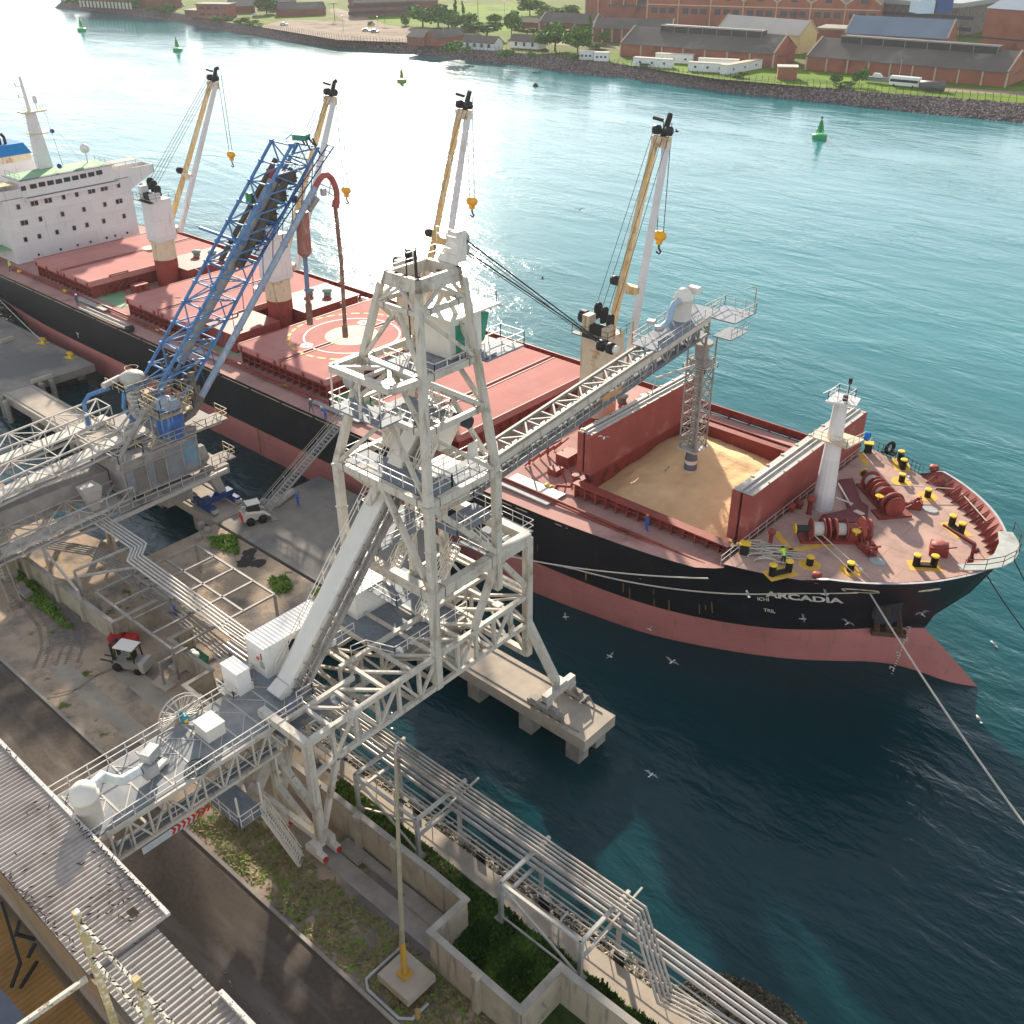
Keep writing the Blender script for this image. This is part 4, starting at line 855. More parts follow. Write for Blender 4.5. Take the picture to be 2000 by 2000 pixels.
P = GY(Z_(735, 1475), YC-15.37); m = MB(); m.box((P.x, P.y, P.z+.35), (.8, .03, .16)); m.box((P.x, P.y, P.z-.05), (.16, .03, .7)); m.build('tug_mark', m_let, ship)
# rust streaks under scuppers
m = MB()
rr = random.Random(5)
for x in [-99.6]+[rr.uniform(-60, -34) for _ in range(14)]:
    z1 = 3.9 if x < -90 else rr.uniform(4.6, 6.2); z0 = .3 if x < -90 else z1-rr.uniform(.5, 1.6); wd = .32 if x < -90 else .09
    m.add([onhull(x-wd/2, z0), onhull(x+wd/2, z0), onhull(x+wd/2, z1), onhull(x-wd/2, z1)], [(0, 1, 2, 3)])
m.build('rust_streak', M('orange_rust', (.26, .12, .04), .9), ship)
# rope heap on the forecastle edge
m = MB(); c0 = GZ(M_(960, 1850), 12)
for k in range(26):
    a = rr.uniform(-.3, .5)+radians(35); l = rr.uniform(1.2, 3.4); s = Vector((rr.uniform(-1.6, 1.6), rr.uniform(-1.1, 1.1), 0)); pts = []
    for i in range(9):
        t = i/8; pts.append((c0.x+s.x+cos(a)*l*(t-.5)+.25*sin(9*t+k), c0.y+s.y+sin(a)*l*(t-.5)+.25*cos(7*t+k), 12.08+.02*(k % 9)+.12*sin(pi*t)))
    m.path(pts, .06, 5)
m.build('rope_heap', m_rope, ship)
# ------------------------------------------------------------------ grain in the open hold
m_grain = M('golden_grain', (.78, .54, .29), .95, var=.1, scale=.5, dirt=(.76, .52, .27), dth=.5, dsc=.3, dw=.2, bump=.06, bsc=2.2, spec=.1)
m = MB(); nx, ny = 56, 60
for i in range(nx+1):
    for jx in range(ny+1):
        x, y = lerp(H5[0], H5[1], i/nx), lerp(H5[2], H5[3], jx/ny)
        e = min(x-H5[0], H5[1]-x, (y-H5[2])*.8, (H5[3]-y)*1.3)
        z = 9.25+.9*min(1, e/5)+.35*noise.noise((x*.22, y*.22, 3))+.10*noise.noise((x*1.1, y*.7, 1))+.05*noise.noise((x*2.8, y*2.8, 5))+.9*max(0, 1-hypot(x+49, y-84)/9)
        z -= .35*math.exp(-((x+45.5)**2+(y-79)**2)/5)
        m.v.append((x, y, z))
for i in range(nx):
    for jx in range(ny):
        a = i*(ny+1)+jx; m.f.append((a, a+ny+1, a+ny+2, a+1)); m.sm.append(True); m.mi.append(0)
gr = m.build('grain_heap', m_grain); struct(gr, 'stuff'); gr['label'] = 'golden grain filling the open forward hold'
# ================================================================== white travelling ship loader
LX0, LX1 = -42.0, -51.2       # near and far frame planes
ld = thing('ship_loader', 'tall white steel ship loader tower with long boom reaching over the open hold', 'ship loader', (-46.6, 38, 3))
V = Vector
# levels of the tower: corners (near-landside, near-waterside, far-waterside, far-landside)
def lev(z):
    if z <= 26.1: return [V((-42, 38.85, z)), V((-42, 45.45, z)), V((-51.25, 45.45, z)), V((-51.25, 38.85, z))]
    t = (z-26.1)/(40.3-26.1)
    return [V((lerp(-42, -44.2, t), lerp(38.85, 41.0, t), z)), V((lerp(-42, -44.2, t), lerp(45.45, 44.85, t), z)), V((lerp(-51.25, -47.3, t), lerp(45.45, 44.85, t), z)), V((lerp(-51.25, -47.3, t), lerp(38.85, 41.0, t), z))]
for i in range(4):
    m = MB(); b_ = 10.6 if i == 0 else (16 if i == 1 else 10.6)
    m.beam(lev(b_)[i], lev(26.1)[i], .56); m.beam(lev(26.1)[i], lev(39.6)[i], .52, None, .4)
    for z in (14.5, 18.9, 22.5, 26.0): m.beam(lev(z)[i]+V((0, 0, -.05)), lev(z)[i]+V((0, 0, .05)), .66)
    m.build('tower_leg', m_white, ld)
m_flg = M('dark_flange_joint', (.20, .17, .14), .8)  # dark flange collars near the ends of the ring beams
for z, w in ((18.9, .85), (26.1, .55), (30.9, .42), (34.3, .44), (38.3, .34)):
    L = lev(z); m = MB()
    for i in range(4):
        if z == 18.9 and i == 1: continue
        m.cur = 0; m.beam(L[i], L[(i+1) % 4], w*.75, w); m.cur = 1; a_, b_ = L[i], L[(i+1) % 4]; u_ = (b_-a_).normalized()
        for e_, s_ in ((a_, 1), (b_, -1)): m.beam(e_+u_*s_*.85, e_+u_*s_*.9, w*.75+.07, w+.07)
    m.cur = 0
    if z == 18.9:
        m.beam(V((-42, 45.2, z)), V((-42, 48.9, z)), .75, .95); m.beam(V((-51.25, 45.2, z)), V((-51.25, 48.9, z)), .75, .95); m.beam(V((-42, 48.9, z)), V((-51.25, 48.9, z)), .7, .8)
    m.build('ring_beam', [m_white, m_flg], ld)
def tri(mb, A, B, Cc, Dd, w=.4):
    """two braces from the corners A, B of the lower beam to the middle of the upper beam"""
    mid = (Cc+Dd)/2; mb.beam(A, mid, w); mb.beam(B, mid, w)
m = MB()
for z0, z1, w in ((26.1, 30.9, .28), (30.9, 34.3, .27), (34.3, 38.3, .24), (38.3, 39.6, .2)):
    A, B = lev(z0), lev(z1)
    for i in range(4):
        j2 = (i+1) % 4
        if z0 == 38.3: m.beam(A[i], (B[i]+B[j2])/2, w); m.beam(A[j2], (B[i]+B[j2])/2, w)
        elif i in (0, 2): m.beam(A[j2], B[i], w) if i == 0 else m.beam(A[i], B[j2], w)
        else: tri(m, A[i], A[j2], B[i], B[j2], w)
A, B = lev(18.9), lev(26.1)
m.beam(A[1]-V((0, 0, -.3)), B[0], .4); m.beam(A[2], B[3], .4); tri(m, A[0], A[3], B[0], B[3], .38)
m.build('diagonal_brace', m_white, ld)
# head box with cable sheave frame
m = MB(); T0, T1 = lev(39.5), lev(40.35)
for i in range(4):
    a0, a1, b0, b1 = T0[i], T0[(i+1) % 4], T1[i], T1[(i+1) % 4]; m.hull8([a0, a1, a1+(T0[(i+2) % 4]-a1)*.08, a0+(T0[(i+3) % 4]-a0)*.08], [b0, b1, b1+(T1[(i+2) % 4]-b1)*.08, b0+(T1[(i+3) % 4]-b0)*.08])
m.build('head_box', m_white, ld)
m = MB(); m.hull8([V((-46.6, 44.7, 40)), V((-44.6, 44.7, 40)), V((-44.6, 44.9, 40)), V((-46.6, 44.9, 40))], [V((-45.7, 45.6, 42.0)), V((-45.1, 45.6, 42.0)), V((-45.1, 46.1, 42.0)), V((-45.7, 46.1, 42.0))])
m.box((-45.4, 45.9, 41.2), (.5, .9, 2.0)); m.rail([(-46.6, 44.9, 40.4), (-46.6, 41, 40.4)], .9, 1, .03); m.rail([(-44.3, 44.8, 40.4), (-46.6, 44.9, 40.4)], .9, 1, .03)
m.rail([(-46.4, 44.9, 41.6), (-44.6, 44.9, 41.6)], .9, .9, .03)
m.build('sheave_frame', m_white2, ld)
m = MB()
for z in (41.6, 40.9): m.lathe((-45.4, 46.3, z), [(.1, -.2), (.42, -.2), (.42, .2), (.1, .2)], 12, 'x')
m.build('cable_sheave', m_steel, ld)
m = MB()
for x, y in ((-44.9, 41.5), (-45.3, 42), (-45.8, 41.6)): m.tube((x, y, 36), (x, y, 42.0), .05, n=6)
m.build('lightning_rod', m_dark, ld)
# cable stays to the boom
BX, BXa, BXb = -46.86, -45.95, -47.75
A = GX(q(960, 445, 1000, 600, 400), BXa)
m = MB()
for dx, dz in ((-.35, .3), (.35, .3), (-.3, -.4), (.3, -.4)):
    m.tube((BX+1.3+dx, 46.4, 41.2+dz), (BX+dx*1.2, A.y, A.z+.45), .055 if dx > 0 else .03, n=6, cap=False)
m.build('stay_cable', m_rope_d, ld)
m = MB(); m.lathe((BX+.1, A.y, A.z+.45), [(.1, -.75), (.5, -.72), (.5, -.25), (.2, -.2), (.2, .2), (.5, .25), (.5, .72), (.1, .75)], 14, 'x'); m.build('stay_sheave', m_dark, ld)
m = MB(); m.lathe((BX+.95, A.y, A.z+.45), [(.1, 0), (.36, 0), (.36, .3), (.1, .3)], 14, 'x'); m.build('stay_pin', m_white2, ld)
# boom
def bz(y): return lerp(23.6, 27.2, (y-46)/(78.5-46))
y0, y1, n = 46.5, 79.5, 19
m_bsteel = M('boom_steel', (.30, .28, .25), .6, .1, var=.12, dirt=(.22, .19, .16), dth=.56)
m = MB()
for X in (BXa, BXb):
    m.beam((X, y0, bz(y0)), (X, y1, bz(y1)), .22, .3); m.beam((X, y0, bz(y0)-1.9), (X, y1, bz(y1)-1.9), .2)
    m.truss((X, y0, bz(y0)), (X, y1, bz(y1)), (X, y0, bz(y0)-1.9), (X, y1, bz(y1)-1.9), n, .14, chords=False)
m.truss((BXa, y0, bz(y0)), (BXa, y1-7, bz(y1-7)), (BXb, y0, bz(y0)), (BXb, y1-7, bz(y1-7)), 15, .15, chords=False)
m.build('boom_truss', m_bsteel, ld)
m = MB(); m.hull8([V((BXa+.06, y0, bz(y0)-.75)), V((BXa+.1, y0, bz(y0)-.75)), V((BXa+.1, y0, bz(y0)-.05)), V((BXa+.06, y0, bz(y0)-.05))], [V((BXa+.06, y1, bz(y1)-.75)), V((BXa+.1, y1, bz(y1)-.75)), V((BXa+.1, y1, bz(y1)-.05)), V((BXa+.06, y1, bz(y1)-.05))])
m.build('wind_board', m_white, ld)
m = MB(); m.hull8([V((BXa+.25, y0, bz(y0)-1.95)), V((BXb, y0, bz(y0)-1.95)), V((BXb, y0, bz(y0)-1.85)), V((BXa+.25, y0, bz(y0)-1.85))], [V((BXa+.25, y1, bz(y1)-1.95)), V((BXb, y1, bz(y1)-1.95)), V((BXb, y1, bz(y1)-1.85)), V((BXa+.25, y1, bz(y1)-1.85))])
m.build('boom_walkway', m_grate, ld)
m = MB(); m.beam((BX-.2, y0, bz(y0)-1.3), (BX-.2, y1-1, bz(y1)-1.3), 1.0, .5); m.build('boom_conveyor', m_steel, ld)
m = MB(); m.rail([(BXa+.25, y0, bz(y0)-1.9), (BXa+.25, 70, bz(70)-1.9)], 1, 1.8, .03); m.build('boom_rail', m_gal_l, ld)
m = MB(); m.bb(BXa+.14, BXa+.16, 63.0, 65.6, bz(64)-1.5, bz(64)-.9); m.build('orange_sign', M('orange_panel', (.60, .30, .10), .7), ld)
# head platform with filter unit and blue duct
yh0, yh1 = 70.3, 80.2
m = MB(); m.hull8([V((BXa+.5, yh0, bz(yh0)+.12)), V((BXb-.5, yh0, bz(yh0)+.12)), V((BXb-.5, yh0, bz(yh0)+.2)), V((BXa+.5, yh0, bz(yh0)+.2))], [V((BXa+.5, yh1, bz(yh1)+.12)), V((BXb-.5, yh1, bz(yh1)+.12)), V((BXb-.5, yh1, bz(yh1)+.2)), V((BXa+.5, yh1, bz(yh1)+.2))])
m.bb(-47.2, -43.8, 80.4, 84.2, 26.5, 26.62); m.bb(-46, -44, 80.4, 83.5, 24.8, 24.9)
m.build('head_platform', m_grate, ld)
m = MB(); m.rail([(BXa+.5, yh0, bz(yh0)+.2), (BXa+.5, yh1, bz(yh1)+.2)], 1, 1.3, .03); m.rail([(BXb-.5, yh0, bz(yh0)+.2), (BXb-.5, yh1, bz(yh1)+.2)], 1, 1.3, .03); m.rail([(BXa+.5, yh0, bz(yh0)+.2), (BXb-.5, yh0, bz(yh0)+.2)], 1, 1.3, .03)
m.rail([(-47.2, 80.4, 26.6), (-47.2, 84.2, 26.6), (-43.8, 84.2, 26.6), (-43.8, 80.4, 26.6)], 1, 1.2, .03); m.rail([(-44, 80.4, 24.9), (-44, 83.5, 24.9)], 1, 1.2, .03)
m.build('head_rail', m_gal_l, ld)
ft = sub('dust_filter', ld); z0 = bz(76.5)+.2
m = MB(); m.lathe((BX-.5, 76.8, z0), [(.85, 0), (.85, 1.9), (.95, 1.95), (.95, 2.1), (.85, 2.15), (.8, 2.5), (.4, 2.9), (.05, 2.95)], 18); m.bb(BX-.7, BX+.4, 77.6, 78.3, z0+2.3, z0+2.9); m.build('filter_body', m_white2, ft)
m = MB(); m.path([(BX-.4, 75.9, z0+2.0), (BX-.4, 75.2, z0+1.95), (BX-.4, 74.7, z0+1.3), (BX-.4, 74.6, z0+.6), (BX-.4, 73.9, z0+.3), (BX-.4, 73.3, z0+.2)], .3, 10); m.build('blue_duct', M('light_blue_duct', (.30, .42, .55), .5, dirt=(.4, .45, .5)), ft)
m = MB(); m.lathe((BX-.4, 73, z0+.25), [(.1, -.2), (.42, -.2), (.42, .2), (.1, .2)], 12); m.box((BX-.9, 72.4, z0+.9), (.7, .6, .3), .3); m.beam((BX-.9, 72.4, z0), (BX-.9, 72.4, z0+.8), .06); m.build('fan', m_steel, ft)
m = MB(); m.path([(-44.0, 84.2, 26.6), (-44.0, 84.2, 29.0), (-44.2, 83.7, 29.2), (-44.4, 83.2, 29.1)], .06, 6); m.build('lamp_post', m_gal_l, ld)
# telescopic spout hanging over the grain
SX, SY = -46.75, 80.0
sp = sub('loading_spout', ld)
m = MB(); hw = .95
for a, b in ((-1, -1), (1, -1), (1, 1), (-1, 1)): m.beam((SX+a*hw, SY+b*hw, 12.9), (SX+a*hw, SY+b*hw, 24.6), .13)
for a, b, c, d in ((-1, -1, 1, -1), (1, -1, 1, 1), (1, 1, -1, 1), (-1, 1, -1, -1)): m.truss((SX+a*hw, SY+b*hw, 12.9), (SX+a*hw, SY+b*hw, 22.6), (SX+c*hw, SY+d*hw, 12.9), (SX+c*hw, SY+d*hw, 22.6), 8, .075, chords=False, kind='X')
m.build('lattice_frame', m_bsteel, sp)
m = MB(); m.tube((SX, SY, 13), (SX, SY, 23.5), .42, n=14); m.beam((SX+.5, SY-.3, 13), (SX+.5, SY-.3, 26), .2); m.beam((SX-.5, SY+.3, 13), (SX-.5, SY+.3, 26), .16)
m.lathe((SX, SY, 21.5), [(.5, 0), (1.15, .4), (1.15, .7), (.7, 1.0), (.7, 2.2), (1.0, 2.4), (1.0, 2.7)], 14); m.build('spout_pipe', m_dusty, sp)
m = MB(); m.prism([(SX-1.15, SY-1.15), (SX+1.15, SY-1.15), (SX+1.15, SY+1.15), (SX-1.15, SY+1.15)], 12.75, 12.95); m.rail([(SX-1.2, SY-1.2, 21.5), (SX+1.2, SY-1.2, 21.5), (SX+1.2, SY+1.2, 21.5), (SX-1.2, SY+1.2, 21.5)], .5, 1.2, .04, closed=True)
m.build('collar', m_gal_l, sp)
m = MB(); m.lathe((SX, SY, 8.9), [(.62, 0), (.62, 1.55)], 16); m.lathe((SX, SY, 11.0), [(.6, 0), (.62, .7), (.45, 1.75)], 16); m.build('spout_tip', m_white2, sp)
m = MB(); m.lathe((SX, SY, 10.4), [(.66, 0), (.66, .55), (.6, .65)], 16); m.lathe((SX, SY, 11.5), [(.66, 0), (.5, 1.1)], 16)
for k in range(5): m.beam((SX+.6*cos(k*1.26), SY+.6*sin(k*1.26), 9.2), (SX+.66*cos(k*1.26), SY+.66*sin(k*1.26), 8.5), .06)
m.build('spout_ring', M('slate_band', (.12, .14, .18), .6), sp)
m = MB(); m.tube((SX, SY-.5, 22.0), (BXa-.3, 71.5, 23.3), .14, n=8); m.path([(BXa-.3, 71.5, 23.2), (BXa, 70.6, 22.2), (BXa, 70.2, 22.0), (BXa, 69.8, 22.6)], .05, 5); m.build('slewing_rod', m_gal_l, sp)
# operator cabin under the tower top, platform around it
m = MB(); m.bb(-48.2, -43.4, 41.3, 47.2, 33.9, 34.05); m.bb(-45.4, -43.2, 46, 49.8, 33.7, 33.85); m.build('cabin_platform', m_grate, ld)
m = MB(); m.rail([(-43.4, 41.3, 34), (-48.2, 41.3, 34)], 1.0, 1.2, .03); m.rail([(-43.4, 41.3, 34), (-43.4, 46, 34)], 1.0, 1.2, .03); m.rail([(-43.2, 46.3, 33.85), (-43.2, 49.8, 33.85), (-45.4, 49.8, 33.85), (-45.4, 46, 33.85)], 1.0, 1.1, .03); m.build('platform_rail', m_white2, ld)
cb = sub('operator_cabin', ld)
m = MB(); m.bb(-47.6, -44.6, 44.0, 47.0, 34.1, 36.8); m.bb(-47.8, -44.3, 43.8, 48.6, 36.8, 36.95); m.rail([(-44.4, 46, 36.95), (-44.4, 48.3, 36.95), (-46, 48.3, 36.95)], .9, 1, .03); m.build('cabin_body', m_white2, cb)
m = MB(); m.hull8([V((-45.9, 47.02, 34.3)), V((-44.8, 47.02, 34.3)), V((-44.8, 47.5, 34.5)), V((-45.9, 47.5, 34.5))], [V((-45.9, 47.02, 36.4)), V((-44.7, 47.02, 36.4)), V((-44.7, 47.9, 36.4)), V((-45.9, 47.9, 36.4))]); m.box((-44.57, 44.9, 35.4), (.08, .8, 1.9)); m.build('green_glazing', M('green_glass', (.04, .26, .17), .15, spec=.7), cb)
# counterweight outrigger frame and its platform on the landside
m = MB(); F = [V((-43.6, 37.7, 34.3)), V((-49.3, 37.7, 34.3)), V((-49.3, 40.2, 34.3)), V((-43.4, 40.0, 34.3))]
for i in range(4): m.beam(F[i], F[(i+1) % 4], .5, .45)
m.beam(F[0], V((-46.4, 40.1, 34.3)), .25); m.beam(V((-46.4, 40.1, 34.3)), F[1], .25); m.beam(V((-46.4, 37.7, 34.3)), V((-46.4, 40.1, 34.3)), .25)
m.build('outrigger_frame', m_white, ld)
m = MB(); m.bb(-49.6, -44.6, 37.5, 39.3, 31.4, 31.52); m.build('outrigger_platform', m_grate, ld)
m = MB(); m.rail([(-44.6, 39.3, 31.5), (-44.6, 37.5, 31.5), (-49.6, 37.5, 31.5), (-49.6, 39.3, 31.5)], 1.0, 1.0, .03)
for x in (-44.7, -46.6, -49.4): m.beam((x, 37.6, 31.4), (x, 37.7, 34.3), .09)
m.build('outrigger_rail', m_white2, ld)
m = MB(); m.lathe((-48.4, 38.3, 33.4), [(.1, -.15), (.45, -.15), (.45, .15), (.1, .15)], 12, 'y'); m.beam((-48.4, 38.3, 33.4), (-47.6, 38.6, 31.6), .15); m.build('rope_pulley', m_steel, ld)
# main platforms inside the tower
def deckp(z, x0, x1, y0, y1, hole=None, nm='tower_platform'):
    m = MB(); m.bb(x0, x1, y0, y1, z-.06, z); m.build(nm, m_grate, ld)
    m = MB(); m.rail([(x0, y0, z), (x1, y0, z), (x1, y1, z), (x0, y1, z)], 1.0, 1.3, .03, closed=True); m.build('platform_rail', m_white2, ld)
deckp(26.35, -50.8, -42.35, 39.2, 41.4); deckp(26.36, -44.4, -42.35, 41.5, 45.1); deckp(30.0, -49.6, -45.2, 41.0, 44.4); deckp(22.2, -50.6, -46.6, 40.2, 42.2)
deckp(19.4, -50.6, -48.4, 39.6, 44.8); deckp(18.0, -46.5, -43.2, 46.0, 51.0); deckp(15.4, -50.6, -46.6, 39.4, 41.6); deckp(22.0, -45.0, -42.6, 42.0, 46.2)
def stairs(mb, a, b, w=.8, n=None):
    a, b = V(a), V(b); d = (b-a); h = V((d.x, d.y, 0)).normalized(); s = V((-h.y, h.x, 0))*(w/2); n = n or max(3, int(abs(d.z)/.25))
    for k in (-1, 1): mb.beam(a+s*k, b+s*k, .06, .22); mb.beam(a+s*k+V((0, 0, .95)), b+s*k+V((0, 0, .95)), .05); mb.beam(a+s*k+V((0, 0, .5)), b+s*k+V((0, 0, .5)), .04)
    for i in range(n+1):
        P = a.lerp(b, i/n); mb.beam(P-s, P+s, .13, .03)
        if i % 4 == 0:
            for k in (-1, 1): mb.beam(P+s*k, P+s*k+V((0, 0, .95)), .05)
    return mb
for a, b in (((-45.6, 41.6, 26.4), (-45.6, 44.6, 30.0)), ((-46.6, 44.4, 30.0), (-46.6, 41.6, 34.0)), ((-47.8, 44.8, 22.2), (-47.8, 41.4, 26.3)), ((-49.4, 41.0, 15.4), (-49.4, 44.4, 19.4)), ((-46.2, 41.2, 13.4), (-46.2, 45.4, 18.0)), ((-43.6, 46.6, 18.0), (-43.6, 43.4, 22.0)), ((-50.0, 40.4, 19.4), (-47.4, 40.4, 22.2)), ((-46.4, 44.0, 22.2), (-46.4, 41.0, 26.3))):
    m = MB(); stairs(m, a, b); m.build('tower_stair', m_white2, ld)
m = MB(); m.bb(-50.6, -48.6, 42.6, 44.8, 26.4, 28.6); m.bb(-50.5, -48.7, 42.7, 44.7, 28.6, 28.7); m.build('switch_cabinet', m_white, ld)
m = MB(); m.lathe((-47.2, 45.4, 21.0), [(.2, 0), (1.9, 1.2), (1.9, 2.0)], 18); m.bb(-48.9, -45.6, 44.0, 47.0, 23.0, 24.4); m.build('boom_pivot', m_white, ld)
m = MB(); m.tube((-45.6, 45.2, 29.2), (-44.2, 45.2, 29.2), .45, n=12); m.box((-46.2, 45.3, 29.1), (1.2, 1.0, 1.0)); m.build('drive_motor', M('dark_motor', (.03, .04, .05), .5), ld)
m = MB(); m.hull8([V((-46.2, 43.2, 27.4)), V((-45.2, 43.2, 27.4)), V((-45.2, 44.2, 27.4)), V((-46.2, 44.2, 27.4))], [V((-46.8, 42.6, 29.4)), V((-44.6, 42.6, 29.4)), V((-44.6, 44.9, 29.4)), V((-46.8, 44.9, 29.4))]); m.box((-43.1, 44.3, 27.8), (.1, .9, 1.2)); m.build('feed_chute', m_white2, ld)
# inclined conveyor cover
A, B = V((-47.6, 29.6, 13.7)), V((-47.6, 43.6, 28.9)); m = MB(); m.beam(A, B, 1.35, .5); m.beam(A, A+V((0, -.9, -.5)), 1.3, .8); m.build('conveyor_cover', m_white2, ld)
m = MB(); m.beam(A+V((1.15, .5, -.7)), B+V((1.15, 0, -.7)), .5, .12); m.beam(A+V((.85, .3, -.1)), B+V((.85, 0, -.1)), .12, .35); m.beam(A+V((1.5, .3, -.5)), B+V((1.5, 0, -.5)), .12, .3); m.beam(A+V((1.3, .3, 0)), B+V((1.3, 0, 0)), .08)
for k in range(16):
    P = A.lerp(B, (k+.5)/16); m.beam(P+V((.7, 0, .1)), P+V((1.6, 0, -.4)), .08)
m.build('conveyor_frame', m_dusty, ld)
m = MB(); m.rail([A+V((-1.5, .4, -.3)), B+V((-1.5, 0, -.3))], 1, 1.8, .03); m.beam(A+V((-1.15, .4, -.35)), B+V((-1.15, 0, -.35)), .6, .08); m.build('conveyor_walkway', m_white2, ld)
# portal truss girders (near plane and the planes behind)
def girder(X, ya, yb, n, zt=13.5, zb=10.75, w=.34):
    m = MB(); m.beam((X, ya, zt), (X, yb, zt), w, w*1.1); m.beam((X, ya, zb), (X, yb, zb), w, w*1.1)
    for k in range(n+1):
        y = lerp(ya, yb, k/n); m.beam((X, y, zt), (X, y, zb), w*.75)
        if k < n:
            y2 = lerp(ya, yb, (k+1)/n); up = (k % 2 == 0); m.beam((X, y, zb if up else zt), (X, y2, zt if up else zb), w*.62)
    return m
girder(-42, 29.1, 48.9, 10).build('portal_girder', m_white, ld)
girder(-46.3, 33.4, 48.9, 8, w=.3).build('portal_girder', m_white, ld)
girder(-51.2, 28.5, 48.9, 10, w=.3).build('portal_girder', m_white, ld)
m = MB(); m.beam((-42, 27, 13.5), (-42, 29.2, 13.5), .4, .5)
for k in range(9):
    y = lerp(29.1, 48.9, k/8); y2 = lerp(29.1, 48.9, (k+1)/8)
    m.beam((-42, y, 13.45), (-46.3 if y > 33 else -44.8, y, 13.45), .26); m.beam((-42, y, 10.75), (-51.2, y, 10.75), .26)
    if k < 8: m.beam((-42, y, 10.75), (-46.5, y2, 10.75), .2); m.beam((-46.5, y2, 10.75), (-51.2, y, 10.75), .2); m.beam((-42, y2, 13.45), (-45.0, y, 13.45), .2)
    if y > 33: m.beam((-46.3, y, 13.45), (-51.2, y, 13.45), .24)
m.beam((-44.8, 27, 13.45), (-44.8, 33.4, 13.45), .3, .35)
for y in (33.4, 38.9, 44, 48.9): m.beam((-42, y, 13.3), (-46.4, y, 10.8), .18); m.beam((-51.2, y, 13.3), (-46.4, y, 10.8), .18)
m.build('cross_bracing', m_white, ld)
# waterside legs and bogies
for X, Xf in ((-42, -39.6), (-51.2, -53.6)):
    m = MB(); m.beam((X, 48.9, 18.9), (X, 48.9, 7.6), .6); m.beam((X, 48.9, 10.9), (Xf, 49.9, 5.2), .62); m.beam((X, 48.7, 18.2), (X, 45.5, 14.6) if 0 else (X, 48.9, 14.2), .4)
    m.beam((X, 46.0, 18.0), (X, 48.8, 14.4), .42); m.beam((X, 45.4, 18.6), (X, 42.8, 13.7), .46); m.beam((X, 48.9, 10.6), (X, 44.6, 8.6) if 0 else (X, 46.8, 10.7), .3)
    m.beam((X, 48.9, 7.7), (X+(2.6 if X < -45 else -2.6), 48.9, 10.6), .32)
    m.build('waterside_leg', m_white, ld)
for z, w in ((7.7, .5), (14, .3)): m = MB(); m.beam((-42, 48.9, z), (-51.2, 48.9, z), w); m.build('sill_beam', m_white, ld)
def bogie(x, ya, yb):
    m = MB(); m.box((x, (ya+yb)/2, 4.75), (.55, abs(yb-ya)+.7, .8)); m.box((x, (ya+yb)/2+.1, 5.3), (.9, .9, .6)); m.box((x, ya, 4.2), (.7, .7, .6)); m.box((x, yb, 4.2), (.7, .7, .6)); bg = m.build('bogie', m_gal_l, ld)
    for y in (ya, yb):
        m = MB(); m.box((x-.1, y, 3.62), (3.6, .5, .45)); m.box((x+.7, y, 3.95), (1.0, .42, .3)); m.box((x-1.2, y, 3.95), (.7, .6, .35)); m.build('wheel_truck', m_dusty, bg)
        m = MB()
        for dx in (-1.5, -.5, .5, 1.5): m.lathe((x+dx, y, 3.38), [(.05, -.12), (.27, -.12), (.27, .12), (.05, .12)], 12, 'y')
        m.build('wheel', m_dark, bg)
bogie(-39.4, 48.36, 51.4); bogie(-53.6, 48.36, 51.4)
# landside legs, bogies, stair tower
for X in (-42, -46.6):
    m = MB(); m.beam((X, 27, 13.6), (X+(0 if X == -42 else .1), 27.1, 4.4), .55); m.beam((X, 29.2, 10.7), (X, 27.2, 4.6), .34); m.beam((X, 27.0, 10.4), (X, 29.2, 10.8), .3); m.build('landside_leg', m_white, ld)
m = MB(); m.beam((-42, 27, 13.5), (-46.8, 27, 13.5), .55, .6); m.build('leg_head_beam', m_white, ld); m = MB(); m.beam((-46.6, 27, 10.2), (-42.1, 27, 7.4), .5); m.beam((-46.6, 27, 6.8), (-42.1, 27, 4.4), .5); m.beam((-46.6, 27, 8), (-44, 27, 9.0), .3); m.beam((-42, 27, 4.6), (-49.5, 23.6, 8.4) if 0 else (-46.6, 25.0, 8.2), .4); m.build('leg_bracing', m_white, ld)
for y, x in ((26.6, -42.1), (27.8, -42.1), (27.1, -46.6)):
    m = MB(); m.box((x, y, 3.55), (1.9, .45, .5)); m.box((x, y, 4.1), (.8, .5, .6)); bg = m.build('bogie', m_white2, ld)
    m = MB(); m.tube((x+.95, y, 3.55), (x+1.08, y, 3.55), .2, n=12); m.build('red_buffer', m_red, bg)
m = MB(); m.beam((-42.1, 27.2, 4.3), (-42.1, 26.5, 4.3), .7, .5); m.build('bogie_yoke', m_white2, ld)
m = MB(); m.bb(-48.6, -44.0, 22.4, 24.4, 7.95, 8.05); m.build('stair_landing', m_grate, ld)
m = MB(); m.rail([(-48.6, 22.4, 8.05), (-44.0, 22.4, 8.05), (-44.0, 24.4, 8.05)], 1.0, 1.2, .035); stairs(m, (-44.2, 24.4, 8.0), (-43.2, 25.9, 3.05) if 0 else (-42.6, 25.6, 3.05), .9)
stairs(m, (-48.2, 24.2, 8.0), (-48.2, 26.6, 10.7), .9)
for x, y in ((-48.5, 22.5), (-44.1, 22.5), (-44.1, 24.3), (-45.4, 26.6)): m.beam((x, y, 8), (x, y, 10.7), .12)
m.build('stair_tower', m_white2, ld)
m = MB(); m.beam((-47, 25.2, 7.2), (-47, 28.4, 11.4), 1.2, 1.0); m.beam((-47, 24.3, 7.6), (-47, 25.4, 7.2), 1.3, 1.0); m.build('tail_chute', m_white, ld)
